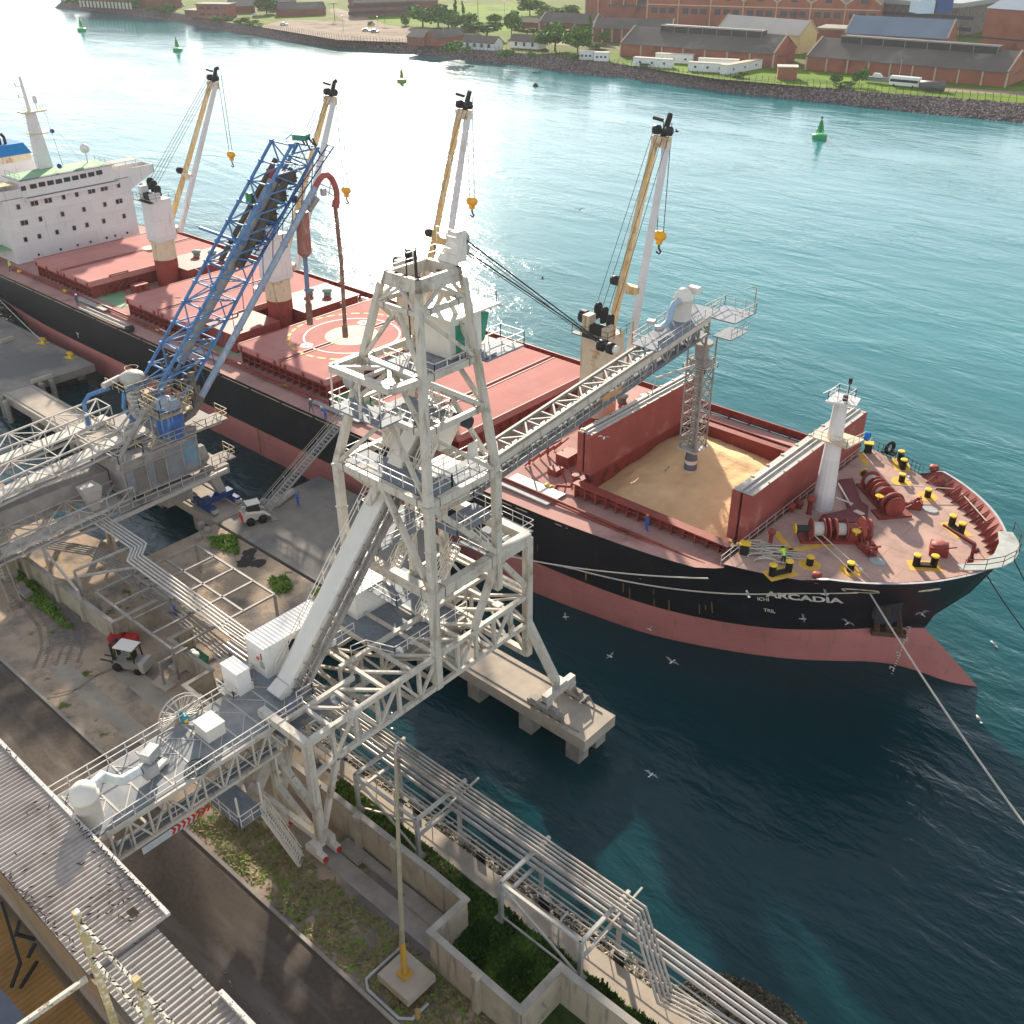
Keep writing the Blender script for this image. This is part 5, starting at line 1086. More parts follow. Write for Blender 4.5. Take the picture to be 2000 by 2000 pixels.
# rear conveyor bridge reaching over the road
m = MB(); NX, FX = -45.35, -50.3
for X in (NX, FX):
    m.beam((X, 13.6, 12.95), (X, 29.2, 12.95), .2, .3); m.beam((X, 13.6, 10.65), (X, 27.0, 10.65), .2, .25)
    m.truss((X, 13.6, 12.95), (X, 27.6, 12.95), (X, 13.6, 10.65), (X, 27.6, 10.65), 11, .13, chords=False)
for k in range(8): y = lerp(13.6, 27.6, k/7); m.beam((NX, y, 10.65), (FX, y, 10.65), .16)
m.build('bridge_truss', m_white, ld)
gd = MB(); gd.bb(NX-.15, FX, 13.8, 28.9, 13.08, 13.14); gd.build('bridge_deck', M('translucent_grating', (.20, .215, .23), .6, var=.2, scale=.5, dirt=(.34, .33, .31), dth=.5, dsc=.35, dw=.2), ld)
gd = MB(); gd.bb(-45.9, -52.4, 28.9, 31.0, 13.08, 13.14); gd.bb(-48.9, -52.6, 31.0, 45.5, 13.08, 13.14); gd.bb(-44.4, -48.9, 37.0, 44.5, 13.12, 13.18); gd.bb(-44.9, -46.2, 27.2, 33.0, 11.9, 11.96); gd.build('portal_deck', m_grate, ld)
m = MB()
for k in range(9):
    y = 14.4+1.7*k; m.beam((NX-.3, y, 13.15), (FX+.2, y, 13.15), .12, .03); m.beam((NX-.4, y, 13.15), (-47.8, y+1.7, 13.15), .07, .025); m.beam((-47.8, y+1.7, 13.15), (FX+.3, y, 13.15), .07, .025)
m.build('deck_bracing', m_gal_l, ld)
m = MB(); m.rail([(NX+.1, 13.8, 13.14), (NX+.1, 29.3, 13.14)], 1.0, 1.35, .035); m.rail([(FX, 13.8, 13.14), (FX, 26.8, 13.14)], 1.0, 1.35, .035); m.rail([(-45.9, 29.3, 13.14), (-45.9, 30.6, 13.14), (-46.6, 30.9, 13.14)], 1.0, 1, .035)
m.rail([(-45.5, 27.0, 10.75), (-45.5, 16, 10.75)], 1.0, 1.5, .03); m.rail([(-44.4, 37, 13.18), (-44.4, 44.5, 13.18)], 1.0, 1.2, .03); m.rail([(-48.9, 31.2, 13.14), (-48.9, 37, 13.14)], 1, 1.2, .03); m.rail([(-44.4, 37, 13.18), (-46.6, 36.2, 13.18), (-46.9, 35, 13.18)], 1, 1.1, .03)
m.build('bridge_rail', m_white2, ld)
m = MB(); m.bb(NX-.3, NX-1.2, 13.8, 27, 10.7, 10.76); m.build('lower_walkway', m_grate, ld)
m = MB(); m.bb(NX+.12, NX+.16, 16.4, 20.2, 9.9, 10.45); m.build('sign_board', M('pale_sign', (.55, .60, .62), .6), ld)
m = MB()
for k in range(8):
    y = 18.4+k*.36
    for r_ in range(2): m.add([(NX+.18, y+.12*r_, 10.55), (NX+.18, y+.18+.12*r_, 10.55), (NX+.18, y+.36+.0*r_, 10.25), (NX+.18, y+.18, 10.25)], [(0, 1, 2, 3)]) if r_ == 0 else m.add([(NX+.18, y+.18, 10.25), (NX+.18, y+.36, 10.25), (NX+.18, y+.18, 9.95), (NX+.18, y, 9.95)], [(0, 1, 2, 3)])
m.build('red_chevron', m_red, ld)
# machinery standing on the bridge
s_ = thing('dust_collector', 'white domed dust collector drum at the road end of the bridge', 'dust collector', (-46.9, 14.6, 13.14))
m = MB(); m.lathe((-47.0, 14.7, 13.14), [(.75, 0), (.75, 1.8), (.86, 1.85), (.86, 2.05), (.8, 2.1), (.76, 2.5), (.45, 2.85), (.05, 2.95)], 22); m.build('drum', m_white2, s_)
m = MB(); m.path([(-47.3, 15.4, 15.2), (-47.6, 16.2, 15.2), (-47.6, 16.6, 14.6), (-47.5, 17.2, 14.1), (-47.4, 18.4, 14.1)], .32, 12); m.build('white_duct', M('pale_duct', (.62, .65, .64), .4), s_)
m = MB(); m.box((-47.3, 18.9, 13.9), (.8, .9, .9)); m.box((-47.5, 19.3, 14.8), (.7, 1.1, .7), .4); m.build('fan_unit', m_steel, s_)
b_ = MB(); b_.box((0, 0, .5), (1.5, 1.35, 1.0)); b_.box((0, 0, 1.02), (1.6, 1.45, .05)); o = b_.build('electric_box', m_white2, loc=(0, 0, 0)); o.location = (-47.9, 23.7, 13.14); tag(o, 'square white box on the bridge deck beside the cable reel', 'box')
rl = thing('cable_reel', 'large spoked cable reel standing beside the bridge deck', 'cable reel', (-49.9, 23.4, 13.1))
c = V((-50.6, 23.2, 13.4)); m = MB()
for s in (-.18, .18): m.path([c+V((s*1., 0, 0))+V((.0, 1.55*cos(t), 1.55*sin(t))) for t in [2*pi*k/28 for k in range(28)]], .05, 5, closed=True)
for k in range(18): t = 2*pi*k/18; m.beam(c, c+V((.18, 1.5*cos(t), 1.5*sin(t))), .05); m.beam(c, c+V((-.18, 1.5*cos(t), 1.5*sin(t))), .05)
m.build('wheel', m_gal_l, rl)
m = MB(); m.tube(c+V((-.2, 0, 0)), c+V((.6, 0, 0)), .28, n=12); m.build('hub', M('teal_hub', (.05, .28, .38), .5), rl)
m = MB(); m.beam(c+V((.5, 0, 0)), c+V((.5, 0, -1.4)), .25); m.beam(c+V((.4, 0, 0)), c+V((.4, 0, -.5)), .3); m.build('stand', m_yel, rl)
for (a, b), lb in (((830, 540), 'coil of grey cable on the bridge deck beside a white locker'), ((1060, 555), 'coil of grey cable hanging at the near bridge rail')):
    P = GZ(q(a, b, 0, 1300, 700), 13.2); m = MB()
    for k in range(6):
        r = .75-.07*k; ox, oy = R_.uniform(-.12, .12), R_.uniform(-.12, .12); m.path([(P.x+ox+r*cos(t), P.y+oy+r*sin(t), 13.2+.04*k) for t in [2*pi*i/20 for i in range(20)]], .035, 5, closed=True)
    tag(m.build('cable_coil', M('green_grey_cable', (.09, .13, .13), .7), loc=(P.x, P.y, 13.2)), lb, 'cable coil')
P = GZ(q(868, 545, 0, 1300, 700), 13.2); m = MB(); m.box((P.x, P.y, 13.35), (.4, 1.1, .35), .3); tag(m.build('tool_locker', m_white2, loc=(P.x, P.y, 13.2)), 'slim white locker lying on a cable coil', 'locker')
# containers on the portal deck
m_ctn = M('white_corrugated_container', (.74, .72, .68), .5, var=.04, dirt=(.48, .40, .31), dth=.64, dsc=.5, streak=(.55, .47, .38), sth=.62, wave=('DIAGONAL', 1.1, .012))
m_roofr = M('white_ribbed_roof', (.78, .76, .71), .5, var=.04, dirt=(.6, .52, .42), dth=.62, wave=('Y', 1.0, .02))
def cabin(x0, x1, y0, y1, z0, z1, name, label, cat):
    t = thing(name, label, cat, ((x0+x1)/2, (y0+y1)/2, z0)); m = MB(); m.bb(x0, x1, y0, y1, z0, z1); m.build('wall', m_ctn, t); m = MB(); m.bb(x0-.05, x1+.05, y0-.05, y1+.05, z1, z1+.08); m.build('roof', m_roofr, t); return t
t = cabin(-51.7, -49.5, 29.5, 35.3, 13.14, 15.75, 'container', 'long white container cabin with door window and red sign', 'container')
m = MB(); m.box((-49.46, 31.75, 14.9), (.06, .7, .85)); m.build('window', m_glass, t); m = MB(); m.bb(-49.5, -49.44, 31.3, 32.3, 13.25, 15.5); m.build('door', m_white2, t)
m = MB(); m.box((-49.9, 29.46, 14.95), (.08, .05, .55)); m.box((-50.35, 29.46, 14.6), (.22, .05, .2)); m.build('red_warning_sign', m_red, t); m = MB(); m.box((-49.9, 29.46, 14.2), (.4, .05, .5)); m.build('notice', m_steel, t)
t = cabin(-52.2, -50.0, 38.2, 42.0, 13.14, 15.4, 'container', 'white container under the tower beside the dark platform', 'container')
cabin(-51.3, -49.45, 27.1, 28.15, 12.8, 15.0, 'electric_cabinet', 'upright white electrical cabinet left of the long container', 'cabinet')
m = MB(); m.rail([(-51.6, 26.7, 12.8), (-49.6, 26.7, 12.8), (-49.4, 28.2, 12.8)], 1, .8, .04); m.bb(-51.6, -49.4, 26.7, 28.4, 12.65, 12.75); m.beam((-50, 27, 12.6), (-50, 27.2, 9), .2); o = m.build('cabinet_balcony', m_white2, ld)
# ================================================================== blue pneumatic unloader
ul = thing('grain_unloader', 'blue lattice boom grain unloader with long suction pipes and dusty machine house', 'grain unloader', (-93, 48, 3))
F_ = lambda a, b: q(a, b, 300, 350, 400); U_ = lambda a, b: q(a, b, 450, 230, 300)
XL, XR = -96.4, -92.8
tl0, tl1 = GX(N_(1170, 430), XL), GX(U_(520, 290), XL)
tr0, tr1 = GX(N_(1310, 500), XR), GX(U_(770, 350), XR)
br0, br1 = GX(F_(395, 1880), XR+.2), GX(U_(1110, 370), XR+.2)
bl0, bl1 = br0+V((XL-XR, 0, 0)), br1+V((XL-XR, 0, 0))
m = MB()
for a, b in ((tl0, tl1), (tr0, tr1), (br0, br1), (bl0, bl1)): m.beam(a, b, .26)
n = 12
m.truss(tl0, tl1, tr0, tr1, n, .16, chords=False); m.truss(tr0, tr1, br0, br1, n, .15, chords=False, kind='W'); m.truss(tl0, tl1, bl0, bl1, n, .13, chords=False); m.truss(bl0, bl1, br0, br1, n, .12, chords=False)
for k in range(n+1):
    A, B = tl0.lerp(tl1, k/n), br0.lerp(br1, k/n); m.beam(A, B, .09)
    if k < n: m.beam(tl0.lerp(tl1, (k+.5)/n), tl0.lerp(tl1, (k+.5)/n)+V((-.9, -.3, .3)), .05)
P = tl0.lerp(tl1, .61); m.beam(P+V((-3.2, -.5, .3)), P+V((3.2, .9, -.6)), .3)
m.build('boom_lattice', m_blue, ul)
m = MB()
for k in range(n+1):
    for A, s_ in ((tr0.lerp(tr1, k/n), .5), (tl0.lerp(tl1, k/n), .42)): m = MB(); m.box(A, (s_, s_, s_), .4); m.build('gusset_plate', m_blue, ul)
def inb(t, a=.5, b=.5, off=0):  # point inside the boom section
    return tl0.lerp(tl1, t).lerp(tr0.lerp(tr1, t), a).lerp(bl0.lerp(bl1, t).lerp(br0.lerp(br1, t), a), b)
m = MB(); m.tube(inb(.08, .55, .5), inb(.46, .55, .5), .62, n=14); m.tube(inb(.46, .55, .5), inb(.84, .5, .45), .66, n=14); m.build('air_duct', m_dusty, ul)
m = MB(); m.tube(inb(.48, .85, .6), inb(.9, .85, .6), .42, n=10); m.tube(inb(.5, .25, .3), inb(.93, .25, .3), .3, n=10)
for k in range(18):
    t = .5+.47*k/18; m.beam(inb(t, .1, .85), inb(t, 1.0, .85), .12)
for t in (.6, .7, .78, .86): m.box(inb(t, .65, .75), (1.5, 1.3, 1.1), .3)
m.build('boom_machinery', M('oily_brown_steel', (.10, .075, .055), .7, var=.35, dirt=(.04, .035, .035)), ul)
m = MB(); m.box(inb(.87, .3, .45), (1.0, 1.2, 1.2), .5); m.build('red_housing', M('dull_red', (.33, .06, .05), .6), ul)
m = MB(); m.box(inb(.77, .25, .1), (.6, .6, .9), .5); m.build('green_box', m_green, ul)
# long outer pipe and its parallel service ladder
p0, p1 = GX(N_(1690, 535), XR+1.5), GX(U_(1065, 880), XR+1.5)
m = MB(); m.tube(p0, p1, .36, n=12)
for k in range(5): P = p0.lerp(p1, .12+.2*k); Q = p0.lerp(p1, .13+.2*k); m.tube(P, Q, .46, n=12)
m.build('outer_pipe', M('blue_grey_pipe', (.27, .33, .42), .5, var=.12, dirt=(.2, .16, .13), dth=.62, streak=(.40, .44, .5), sth=.55), ul)
m = MB(); a, b = GX(F_(1010, 720), XR+1.2), GX(U_(1300, 365), XR+1.2); d2 = V((0, -.8, .3)); m.beam(a, b, .1); m.beam(a+d2, b+d2, .1)
for k in range(22): P = a.lerp(b, k/21); m.beam(P, P+d2, .07); m.beam(P, P+V((-1.0, -1.0, .5)), .05) if k % 3 == 0 else None
for k in range(n): A = br0.lerp(br1, (k+.5)/n); m.beam(A, p0.lerp(p1, (k+.5)/n), .08)
m.build('boom_ladder', m_blued, ul)
# curved arch pipe and the two hanging suction pipes
X2 = XR+1.5; pts = [GX(U_(a, b), X2) for a, b in ((1065, 880), (1110, 790), (1160, 730), (1215, 715), (1270, 760), (1310, 840), (1335, 920), (1340, 1010), (1320, 1130))]
m = MB(); m.path(pts, .34, 10); m.path([pts[-2]+V((0, -.1, -.2)), pts[-1]], .42, 10); m.build('arch_pipe', M('maroon_red_pipe', (.36, .09, .08), .6, var=.2, dirt=(.2, .08, .05)), ul)
m_rpipe = M('rusty_brown_pipe', (.22, .12, .09), .7, var=.25, dirt=(.36, .27, .20), dth=.58, dsc=.8)
lo = GX(F_(1810, 1490), X2); m = MB(); m.path([pts[-1], pts[-1].lerp(lo, .4)+V((0, .25, 0)), pts[-1].lerp(lo, .8)+V((0, .1, 0)), lo], .24, 8)
for t in (.55, .72, .9): P = pts[-1].lerp(lo, t); m.tube(P, P+V((0, 0, -.4)), .34, n=8)
m.tube(lo.lerp(pts[-1], .1), lo, .36, n=8); m.build('suction_pipe', m_rpipe, ul)
m = MB(); m.beam(pts[1]+V((0, .2, -.4)), pts[6], .1); m.beam(pts[1]+V((0, .2, -.8)), pts[7], .08); m.box(pts[1]+V((0, .5, -1.3)), (.5, .5, .8)); m.beam(pts[4], pts[4]+V((0, -.6, -1.8)), .08); m.build('arch_stay', m_steel, ul)
XP = XR+.8; a, b, c = GX(U_(900, 1180), XP), GX(U_(935, 1700), XP), GX(F_(1475, 1370), XP)
m = MB(); m.tube(a, b, .72, .8, n=12); m.lathe(b, [(.3, -.5), (.8, 0)], 12); m.build('telescope_sleeve', M('faded_red_sleeve', (.34, .13, .10), .6, dirt=(.36, .32, .28), dth=.55, streak=(.3, .28, .26), sth=.55), ul)
m = MB(); m.tube(b, c.lerp(b, .45), .26, n=10); m.build('blue_inner_pipe', M('blue_inner', (.16, .21, .33), .5), ul)
m = MB(); m.tube(c.lerp(b, .45), c, .27, n=10); m.tube(c.lerp(b, .3), c, .38, .36, n=10); m.build('suction_pipe', m_rpipe, ul)
m = MB(); a, b = GX(U_(990, 1160), X2), GX(U_(1090, 1010), X2); m.tube(a, b, .36, n=10); m.rail([b+V((0, 0, -.2)), a+V((0, 0, -.2))], .8, .8, .03); m.build('silencer', m_dusty, ul)
m = MB(); P = GX(U_(890, 240), XL+1.5); m.box(P, (1.6, 1.2, .6), .4); m.build('tip_box', M('sea_green', (.05, .22, .15), .6), ul)
m = MB(); Pq = GX(U_(770, 210), XL); m.beam(P, Pq, .12); m.beam(Pq, Pq+V((-.6, -.4, -.5)), .08)
for dx, dz in ((0, -1), (.8, -1.4), (1.6, -.8), (2.4, -1.6)): m.beam(P+V((dx-.8, .3, 0)), P+V((dx, .5, dz)), .14); m.beam(P+V((dx, .6, dz)), P+V((dx+.8, -.2, dz+.3)), .1)
m.build('tip_frame', m_dark, ul)
# knuckle with brown machinery where the boom meets the slewing deck
kb = inb(0, .6, .6)
m = MB()
for k in range(14): a = inb(0, .6, .6)+V((R_.uniform(-1.4, 1.4), R_.uniform(-.3, 2.2), R_.uniform(-2.4, 1.2))); m.beam(a, a+V((R_.uniform(-.8, .8), R_.uniform(-.8, .8), R_.uniform(.6, 2.0))), .28)
m.tube(kb+V((1.2, 1.6, .8)), kb+V((1.8, 1.0, -2.6)), .42, n=10); m.tube(p0, p0+V((0, -1.2, -1.3)), .42, n=10); m.tube(p0+V((0, -1.2, -1.3)), p0+V((0, -3.2, -1.9)), .46, n=10)
m.build('knuckle', M('greasy_knuckle', (.16, .13, .11), .7, var=.3, dirt=(.09, .07, .055)), ul)
for (a, b) in ((br0+V((0, 0, 0)), V((XR, 48.4, 13))), (tl0, V((XL, 46.4, 13.4))), (tr0, V((XR, 46.4, 13.4))), (bl0, V((XL, 48.4, 13)))):
    m = MB(); m.beam(a, b, .35); m.build('boom_foot', m_blue, ul)
# slewing deck
m = MB(); m.bb(-99, -88.9, 44.0, 52.6, 12.1, 12.35); m.bb(-91.2, -88.9, 50.5, 53.4, 12.35, 12.4); m.build('slewing_deck', m_dusty, ul)
m = MB(); m.rail([(-88.6, 43, 12.35), (-88.6, 50.5, 12.35), (-88.9, 53.4, 12.4), (-91.2, 53.4, 12.4)], 1.1, 1.3, .045); m.rail([(-100, 43, 12.35), (-88.6, 43, 12.35)], 1.1, 1.4, .045); m.rail([(-87.2, 49.6, 8.6), (-87.2, 52.6, 8.6), (-89.5, 52.6, 8.6)], 1.1, 1, .045); m.rail([(-88.2, 45.6, 16.4), (-88.2, 49.6, 16.4), (-91.8, 49.6, 16.4), (-91.8, 45.6, 16.4)], 1.0, 1.1, .045, closed=True); m.build('yellow_rail', m_ylw2, ul)
m = MB(); m.bb(-91.9, -88.1, 45.5, 49.7, 16.1, 16.2) if 0 else m.bb(-89.4, -87.2, 49.6, 52.6, 8.5, 8.6); m.build('side_landing', m_dusty, ul)
# two cyclone tanks
P = GX(N_(1415, 700), -90.2); tk = sub('cyclone_tank', ul); tk['label'] = 'blue cylindrical cyclone tank'
m = MB(); m.lathe((P.x, P.y, 12.3), [(1.45, 0), (1.5, .15), (1.45, .3), (1.45, 1.6), (1.5, 1.7), (1.45, 1.8), (1.45, 3.2), (1.5, 3.3), (1.45, 3.4)], 22); m.build('tank_body', M('streaked_blue_tank', (.04, .12, .36), .45, var=.2, streak=(.30, .36, .45), sth=.52, dirt=(.15, .13, .16), dth=.6), tk)
m = MB(); m.lathe((P.x, P.y, 15.7), [(1.45, 0), (1.35, .35), (.9, .7), (.3, .85), (.02, .88)], 20); m.build('tank_top', M('pale_blue_top', (.24, .33, .46), .5, dirt=(.45, .36, .24), dth=.56), tk)
m = MB(); m.prism([(P.x-1.9, P.y-2.0), (P.x+1.9, P.y-2.0), (P.x+1.9, P.y+1.9), (P.x-1.9, P.y+1.9)], 15.2, 15.32); m.rail([(P.x-1.9, P.y-2, 15.3), (P.x+1.9, P.y-2, 15.3), (P.x+1.9, P.y+1.9, 15.3), (P.x-1.9, P.y+1.9, 15.3)], 1.1, 1.3, .045, closed=True); m.build('tank_platform', m_ylw2, tk)
m = MB(); m.path([(P.x-.2, P.y-1.2, 16.2), (P.x+.2, P.y-3.0, 15.6), (P.x+1.0, P.y-6.5, 12.6), (P.x+1.2, P.y-7.2, 11.4)], .26, 8); m.build('discharge_pipe', m_dusty, tk)
P2 = GX(N_(1090, 300), -96.5); tk2 = sub('silencer_tank', ul); tk2['label'] = 'upright silver tank with white domed top and blue pipes'
m = MB()
for k in range(9): m.lathe((P2.x, P2.y, 12.4+k*.48), [(.95, 0), (1.0, .1), (1.0, .34), (.95, .46)], 16)
m.build('tank_body', M('dull_aluminium', (.50, .49, .46), .4, .4, dirt=(.25, .13, .08), dth=.6), tk2)
m = MB(); m.lathe((P2.x, P2.y, 16.7), [(1.25, 0), (1.35, .25), (1.25, .6), (.7, .95), (.02, 1.05)], 18); m.tube((P2.x-.9, P2.y-.9, 17.0), (P2.x-.2, P2.y-3.2, 17.0), .34, n=10); m.build('tank_top', m_gal_l, tk2)
m = MB(); m.path([(P2.x-.6, P2.y-2.4, 16.4), (P2.x-.9, P2.y-4.6, 16.2), (P2.x-.8, P2.y-5.4, 15.6), (P2.x-.4, P2.y-5.6, 12.6)], .24, 8); m.path([(P2.x+.8, P2.y+.4, 16.4), (P2.x+1.2, P2.y-1.8, 16.2), (P2.x+1.2, P2.y-2.2, 14.6), (P2.x+1.6, P2.y-1.6, 12.8)], .24, 8); m.path([(P2.x+2.0, P2.y+2.0, 15.5), (P2.x+2.2, P2.y+2.0, 12.6)], .26, 8); m.build('blue_pipe', m_blue, tk2)
m = MB(); m.rail([(P2.x-1.6, P2.y-2.2, 16.2), (P2.x+2.2, P2.y-2.2, 16.2), (P2.x+2.2, P2.y+2.2, 16.2)], 1, 1.1, .04); m.path([(P2.x+.3+.7*cos(t), P2.y+.7*sin(t), 18.2) for t in [2*pi*k/14 for k in range(14)]], .04, 5, closed=True); m.build('tank_rail', m_ylw2, tk2)
m = MB(); m.box((P2.x-.4, P2.y+1.6, 13.6), (1.2, 1.4, 2.4)); m.build('orange_cabinet', M('faded_orange', (.45, .18, .09), .6), tk2)
# machine house
mh = sub('machine_house', ul)
hx0, hx1, hy0, hy1 = -94.6, -88.9, 40.4, 49.2
m = MB(); m.bb(hx0, hx1, hy0, hy1, 7.9, 11.9); m.build('house_body', m_dusty, mh)
m = MB(); m.bb(hx0-.1, hx1+.1, hy0-.1, hy1+.1, 11.9, 12.0)
m.build('house_roof', M('flour_dusted_roof', (.36, .33, .30), .85, var=.2, dirt=(.5, .46, .41), dth=.5, dsc=.4, dw=.2), mh)
m = MB()
for k in range(4): m.bb(-92.8, -90.9, 41.6+k*.95, 42.0+k*.95, 12.0, 12.03)
m.build('roof_vent', m_dark, mh)
m_slat = M('louvre_panel', (.34, .29, .26), .7, wave=('Z', 3.2, .08)); m_cor = M('blue_corrugated_panel', (.20, .34, .45), .6, var=.15, dirt=(.33, .33, .34), dth=.5, dsc=.5, streak=(.12, .28, .45), sth=.58, wave=('Y', 2.6, .06)); m_corg = M('grey_corrugated_panel', (.28, .30, .32), .6, dirt=(.10, .24, .36), dth=.6, wave=('Y', 2.6, .06))
for k, (a, b, mt_) in enumerate(((40.7, 41.6, m_corg), (41.7, 43.0, m_slat), (43.1, 43.9, m_corg), (44.0, 45.2, m_slat), (45.35, 47.2, m_corg), (47.35, 49.1, m_cor))):
    m = MB(); m.bb(hx1, hx1+.07, a, b, 8.3, 11.5 if k > 3 else 10.9); m.build('wall_panel', mt_, mh)
m = MB()
for y in (40.5, 43.05, 45.28, 47.28, 49.15): m.bb(hx1+.0, hx1+.16, y-.08, y+.08, 7.9, 11.9)
for z in (8.0, 11.0, 11.8): m.bb(hx1, hx1+.14, hy0, hy1, z-.07, z+.07)
m.build('house_frame', m_dusty, mh)
m = MB(); m.rail([(hx1+.1, hy0+.2, 12.0), (hx1+.1, hy0-.1, 12.0), (hx0, hy0-.1, 12.0)], 1, 1.2, .05); m.beam((hx1, 41, 12), (-90.5, 42.5, 15), .1); m.beam((-90.5, 42.5, 15), (hx1, 46, 12), .08); m.build('house_rail', m_gal_l, mh)
m = MB(); m.bb(hx1, hx1+1.2, hy0-1.6, 50.0, 7.35, 7.5); m.build('side_walkway', m_dusty, mh)
m = MB(); m.rail([(hx1+1.2, hy0-1.6, 7.5), (hx1+1.2, 50.4, 7.5)], 1.05, 1.4, .05); m.beam((hx1+1.3, 37.6, 6.9), (hx1+1.3, 51.5, 7.3), .3, .4); m.beam((hx0, 37.6, 6.9), (hx0, 51, 7.3), .3, .4); m.build('walkway_rail', m_gal_l, mh)
# portal below
m = MB(); m.bb(-97, -88.6, 43.5, 52.4, 6.2, 7.3); m.bb(-92.5, -89.5, 44.8, 48.0, 4.6, 6.4); m.build('portal_frame', m_dusty, ul)
for x in (-88.4, -97.5):
    m = MB(); m.hull8([V((x-.5, 50.6, 3.9)), V((x+.4, 50.6, 3.9)), V((x+.4, 51.4, 3.9)), V((x-.5, 51.4, 3.9))], [V((x-1.9, 48.6, 10)), V((x-1.2, 48.6, 10)), V((x-1.2, 50.4, 10)), V((x-1.9, 50.4, 10))]); m.build('portal_leg', m_dusty, ul)
    m = MB(); m.bb(x-.5, x+.5, 48.2, 52.0, 3.9, 4.5); bg = m.build('bogie_beam', m_blued, ul)
    for y in (48.5, 51.6):
        m = MB(); m.box((x-.1, y, 3.62), (4.4, .6, .5)); m.box((x+1.4, y, 4.0), (1.1, .5, .35)); m.box((x-1.5, y, 4.05), (.9, .5, .45)); m.build('wheel_truck', m_blued, bg)
        m = MB(); m.box((x+1.9, y, 3.7), (.5, .62, .4)); m.box((x-2.1, y, 4.1), (.7, .7, .6)); m.build('grey_buffer', m_gal_l, bg)
# conveyor galleries running landward from the unloader
def gallery(name, label, X, ya, yb, za, zb, w=2.0, hgt=1.6, rows=8):
    t = thing(name, label, 'conveyor gallery', (X, (ya+yb)/2, min(za, zb)))
    a, b = V((X, ya, za)), V((X, yb, zb)); m = MB(); m.beam(a, b, w*.7, .35); m.build('belt_cover', M('pale_flour_dusted_cover', (.62, .58, .52), .7, var=.15, dirt=(.4, .36, .31), dth=.55, dsc=.5), t)
    m = MB(); up = V((0, 0, hgt)); h = V((w/2+.3, 0, 0))
    for s in (-1, 1): m.truss(a+h*s+V((0, 0, -.3)), b+h*s+V((0, 0, -.3)), a+h*s+up, b+h*s+up, rows, .1, cw=.16)
    m.truss(a+h+up, b+h+up, a-h+up, b-h+up, rows, .09, chords=False); m.build('gallery_truss', m_gal_l, t)
    m = MB(); m.beam(a+h*.8+V((0, 0, -.35)), b+h*.8+V((0, 0, -.35)), .7, .06); m.build('gallery_walkway', m_dusty, t); return t
gallery('conveyor_gallery', 'upper sloping conveyor gallery with pale cover leading into the blue unloader', -92.4, 22, 45.6, 11.2, 12.9, 2.4, 1.9, 7)
gallery('conveyor_gallery', 'lower level conveyor gallery passing in front of the machine house', -90.2, 20, 41.2, 6.8, 7.4, 2.2, 1.7, 7)
gallery('conveyor_gallery', 'far conveyor gallery behind the other two at the left edge', -97.2, 22, 44.0, 12.2, 13.2, 2.2, 1.8, 9)
t = thing('transfer_hopper', 'pale hopper house with funnel beside the machine house', 'hopper', (-92, 37, 6))
m = MB(); m.bb(-95.6, -91.6, 26, 40.2, 8.0, 10.4); m.build('enclosed_chute', m_dusty, t)
m = MB(); m.hull8([V((-90.2, 36.8, 7.8)), V((-89.4, 36.8, 7.8)), V((-89.4, 37.6, 7.8)), V((-90.2, 37.6, 7.8))], [V((-90.7, 36.3, 10.2)), V((-88.9, 36.3, 10.2)), V((-88.9, 38.1, 10.2)), V((-90.7, 38.1, 10.2))]); m.bb(-90.7, -88.9, 36.3, 38.1, 10.2, 10.5); m.build('hopper', m_gal_l, t)
# steel trestles under the galleries, rising from the basin
for i, (a, b) in enumerate(((290, 690), (430, 700), (610, 770), (170, 640))):
    P = GZ(q(a, b, 0, 800, 700), .3); t = MB(); t.beam((P.x, P.y, -1), (P.x, P.y, 6.6), .5); t.beam((P.x, P.y, 6.4), (P.x-1.4, P.y, 7.2), .2); t.beam((P.x, P.y, 6.4), (P.x+1.4, P.y, 7.2), .2); t.box((P.x, P.y, 1.4), (1.3, 1.3, .8))
    tag(t.build('trestle_column', m_dusty, loc=(P.x, P.y, -1)), ['dark trestle column left in the basin below the galleries', 'trestle column with square cap in the basin under the pipe bundle start', 'trestle column nearest the yard in the basin corner', 'trestle column at the photo left over the rocks'][i], 'column')
# gangway from the quay to the ship's deck
gw = thing('gangway', 'long steel gangway ladder sloping from the quay up to the ship deck', 'gangway', (-82.2, 53, 3.4))
A, B = V((-82.2, 52.0, 3.9)), V((-82.2, 64.4, 10.9)); m = MB(); stairs(m, A, B, 1.0, 30); m.build('ladder', m_steel, gw); m = MB()
for s in (-.75, .75): m.beam(A+V((s, 0, .1)), B+V((s, 0, .1)), .05); m.beam(A+V((s, 0, 1.0)), B+V((s, 0, 1.0)), .04)
m.build('hand_rope', m_ylw2, gw)
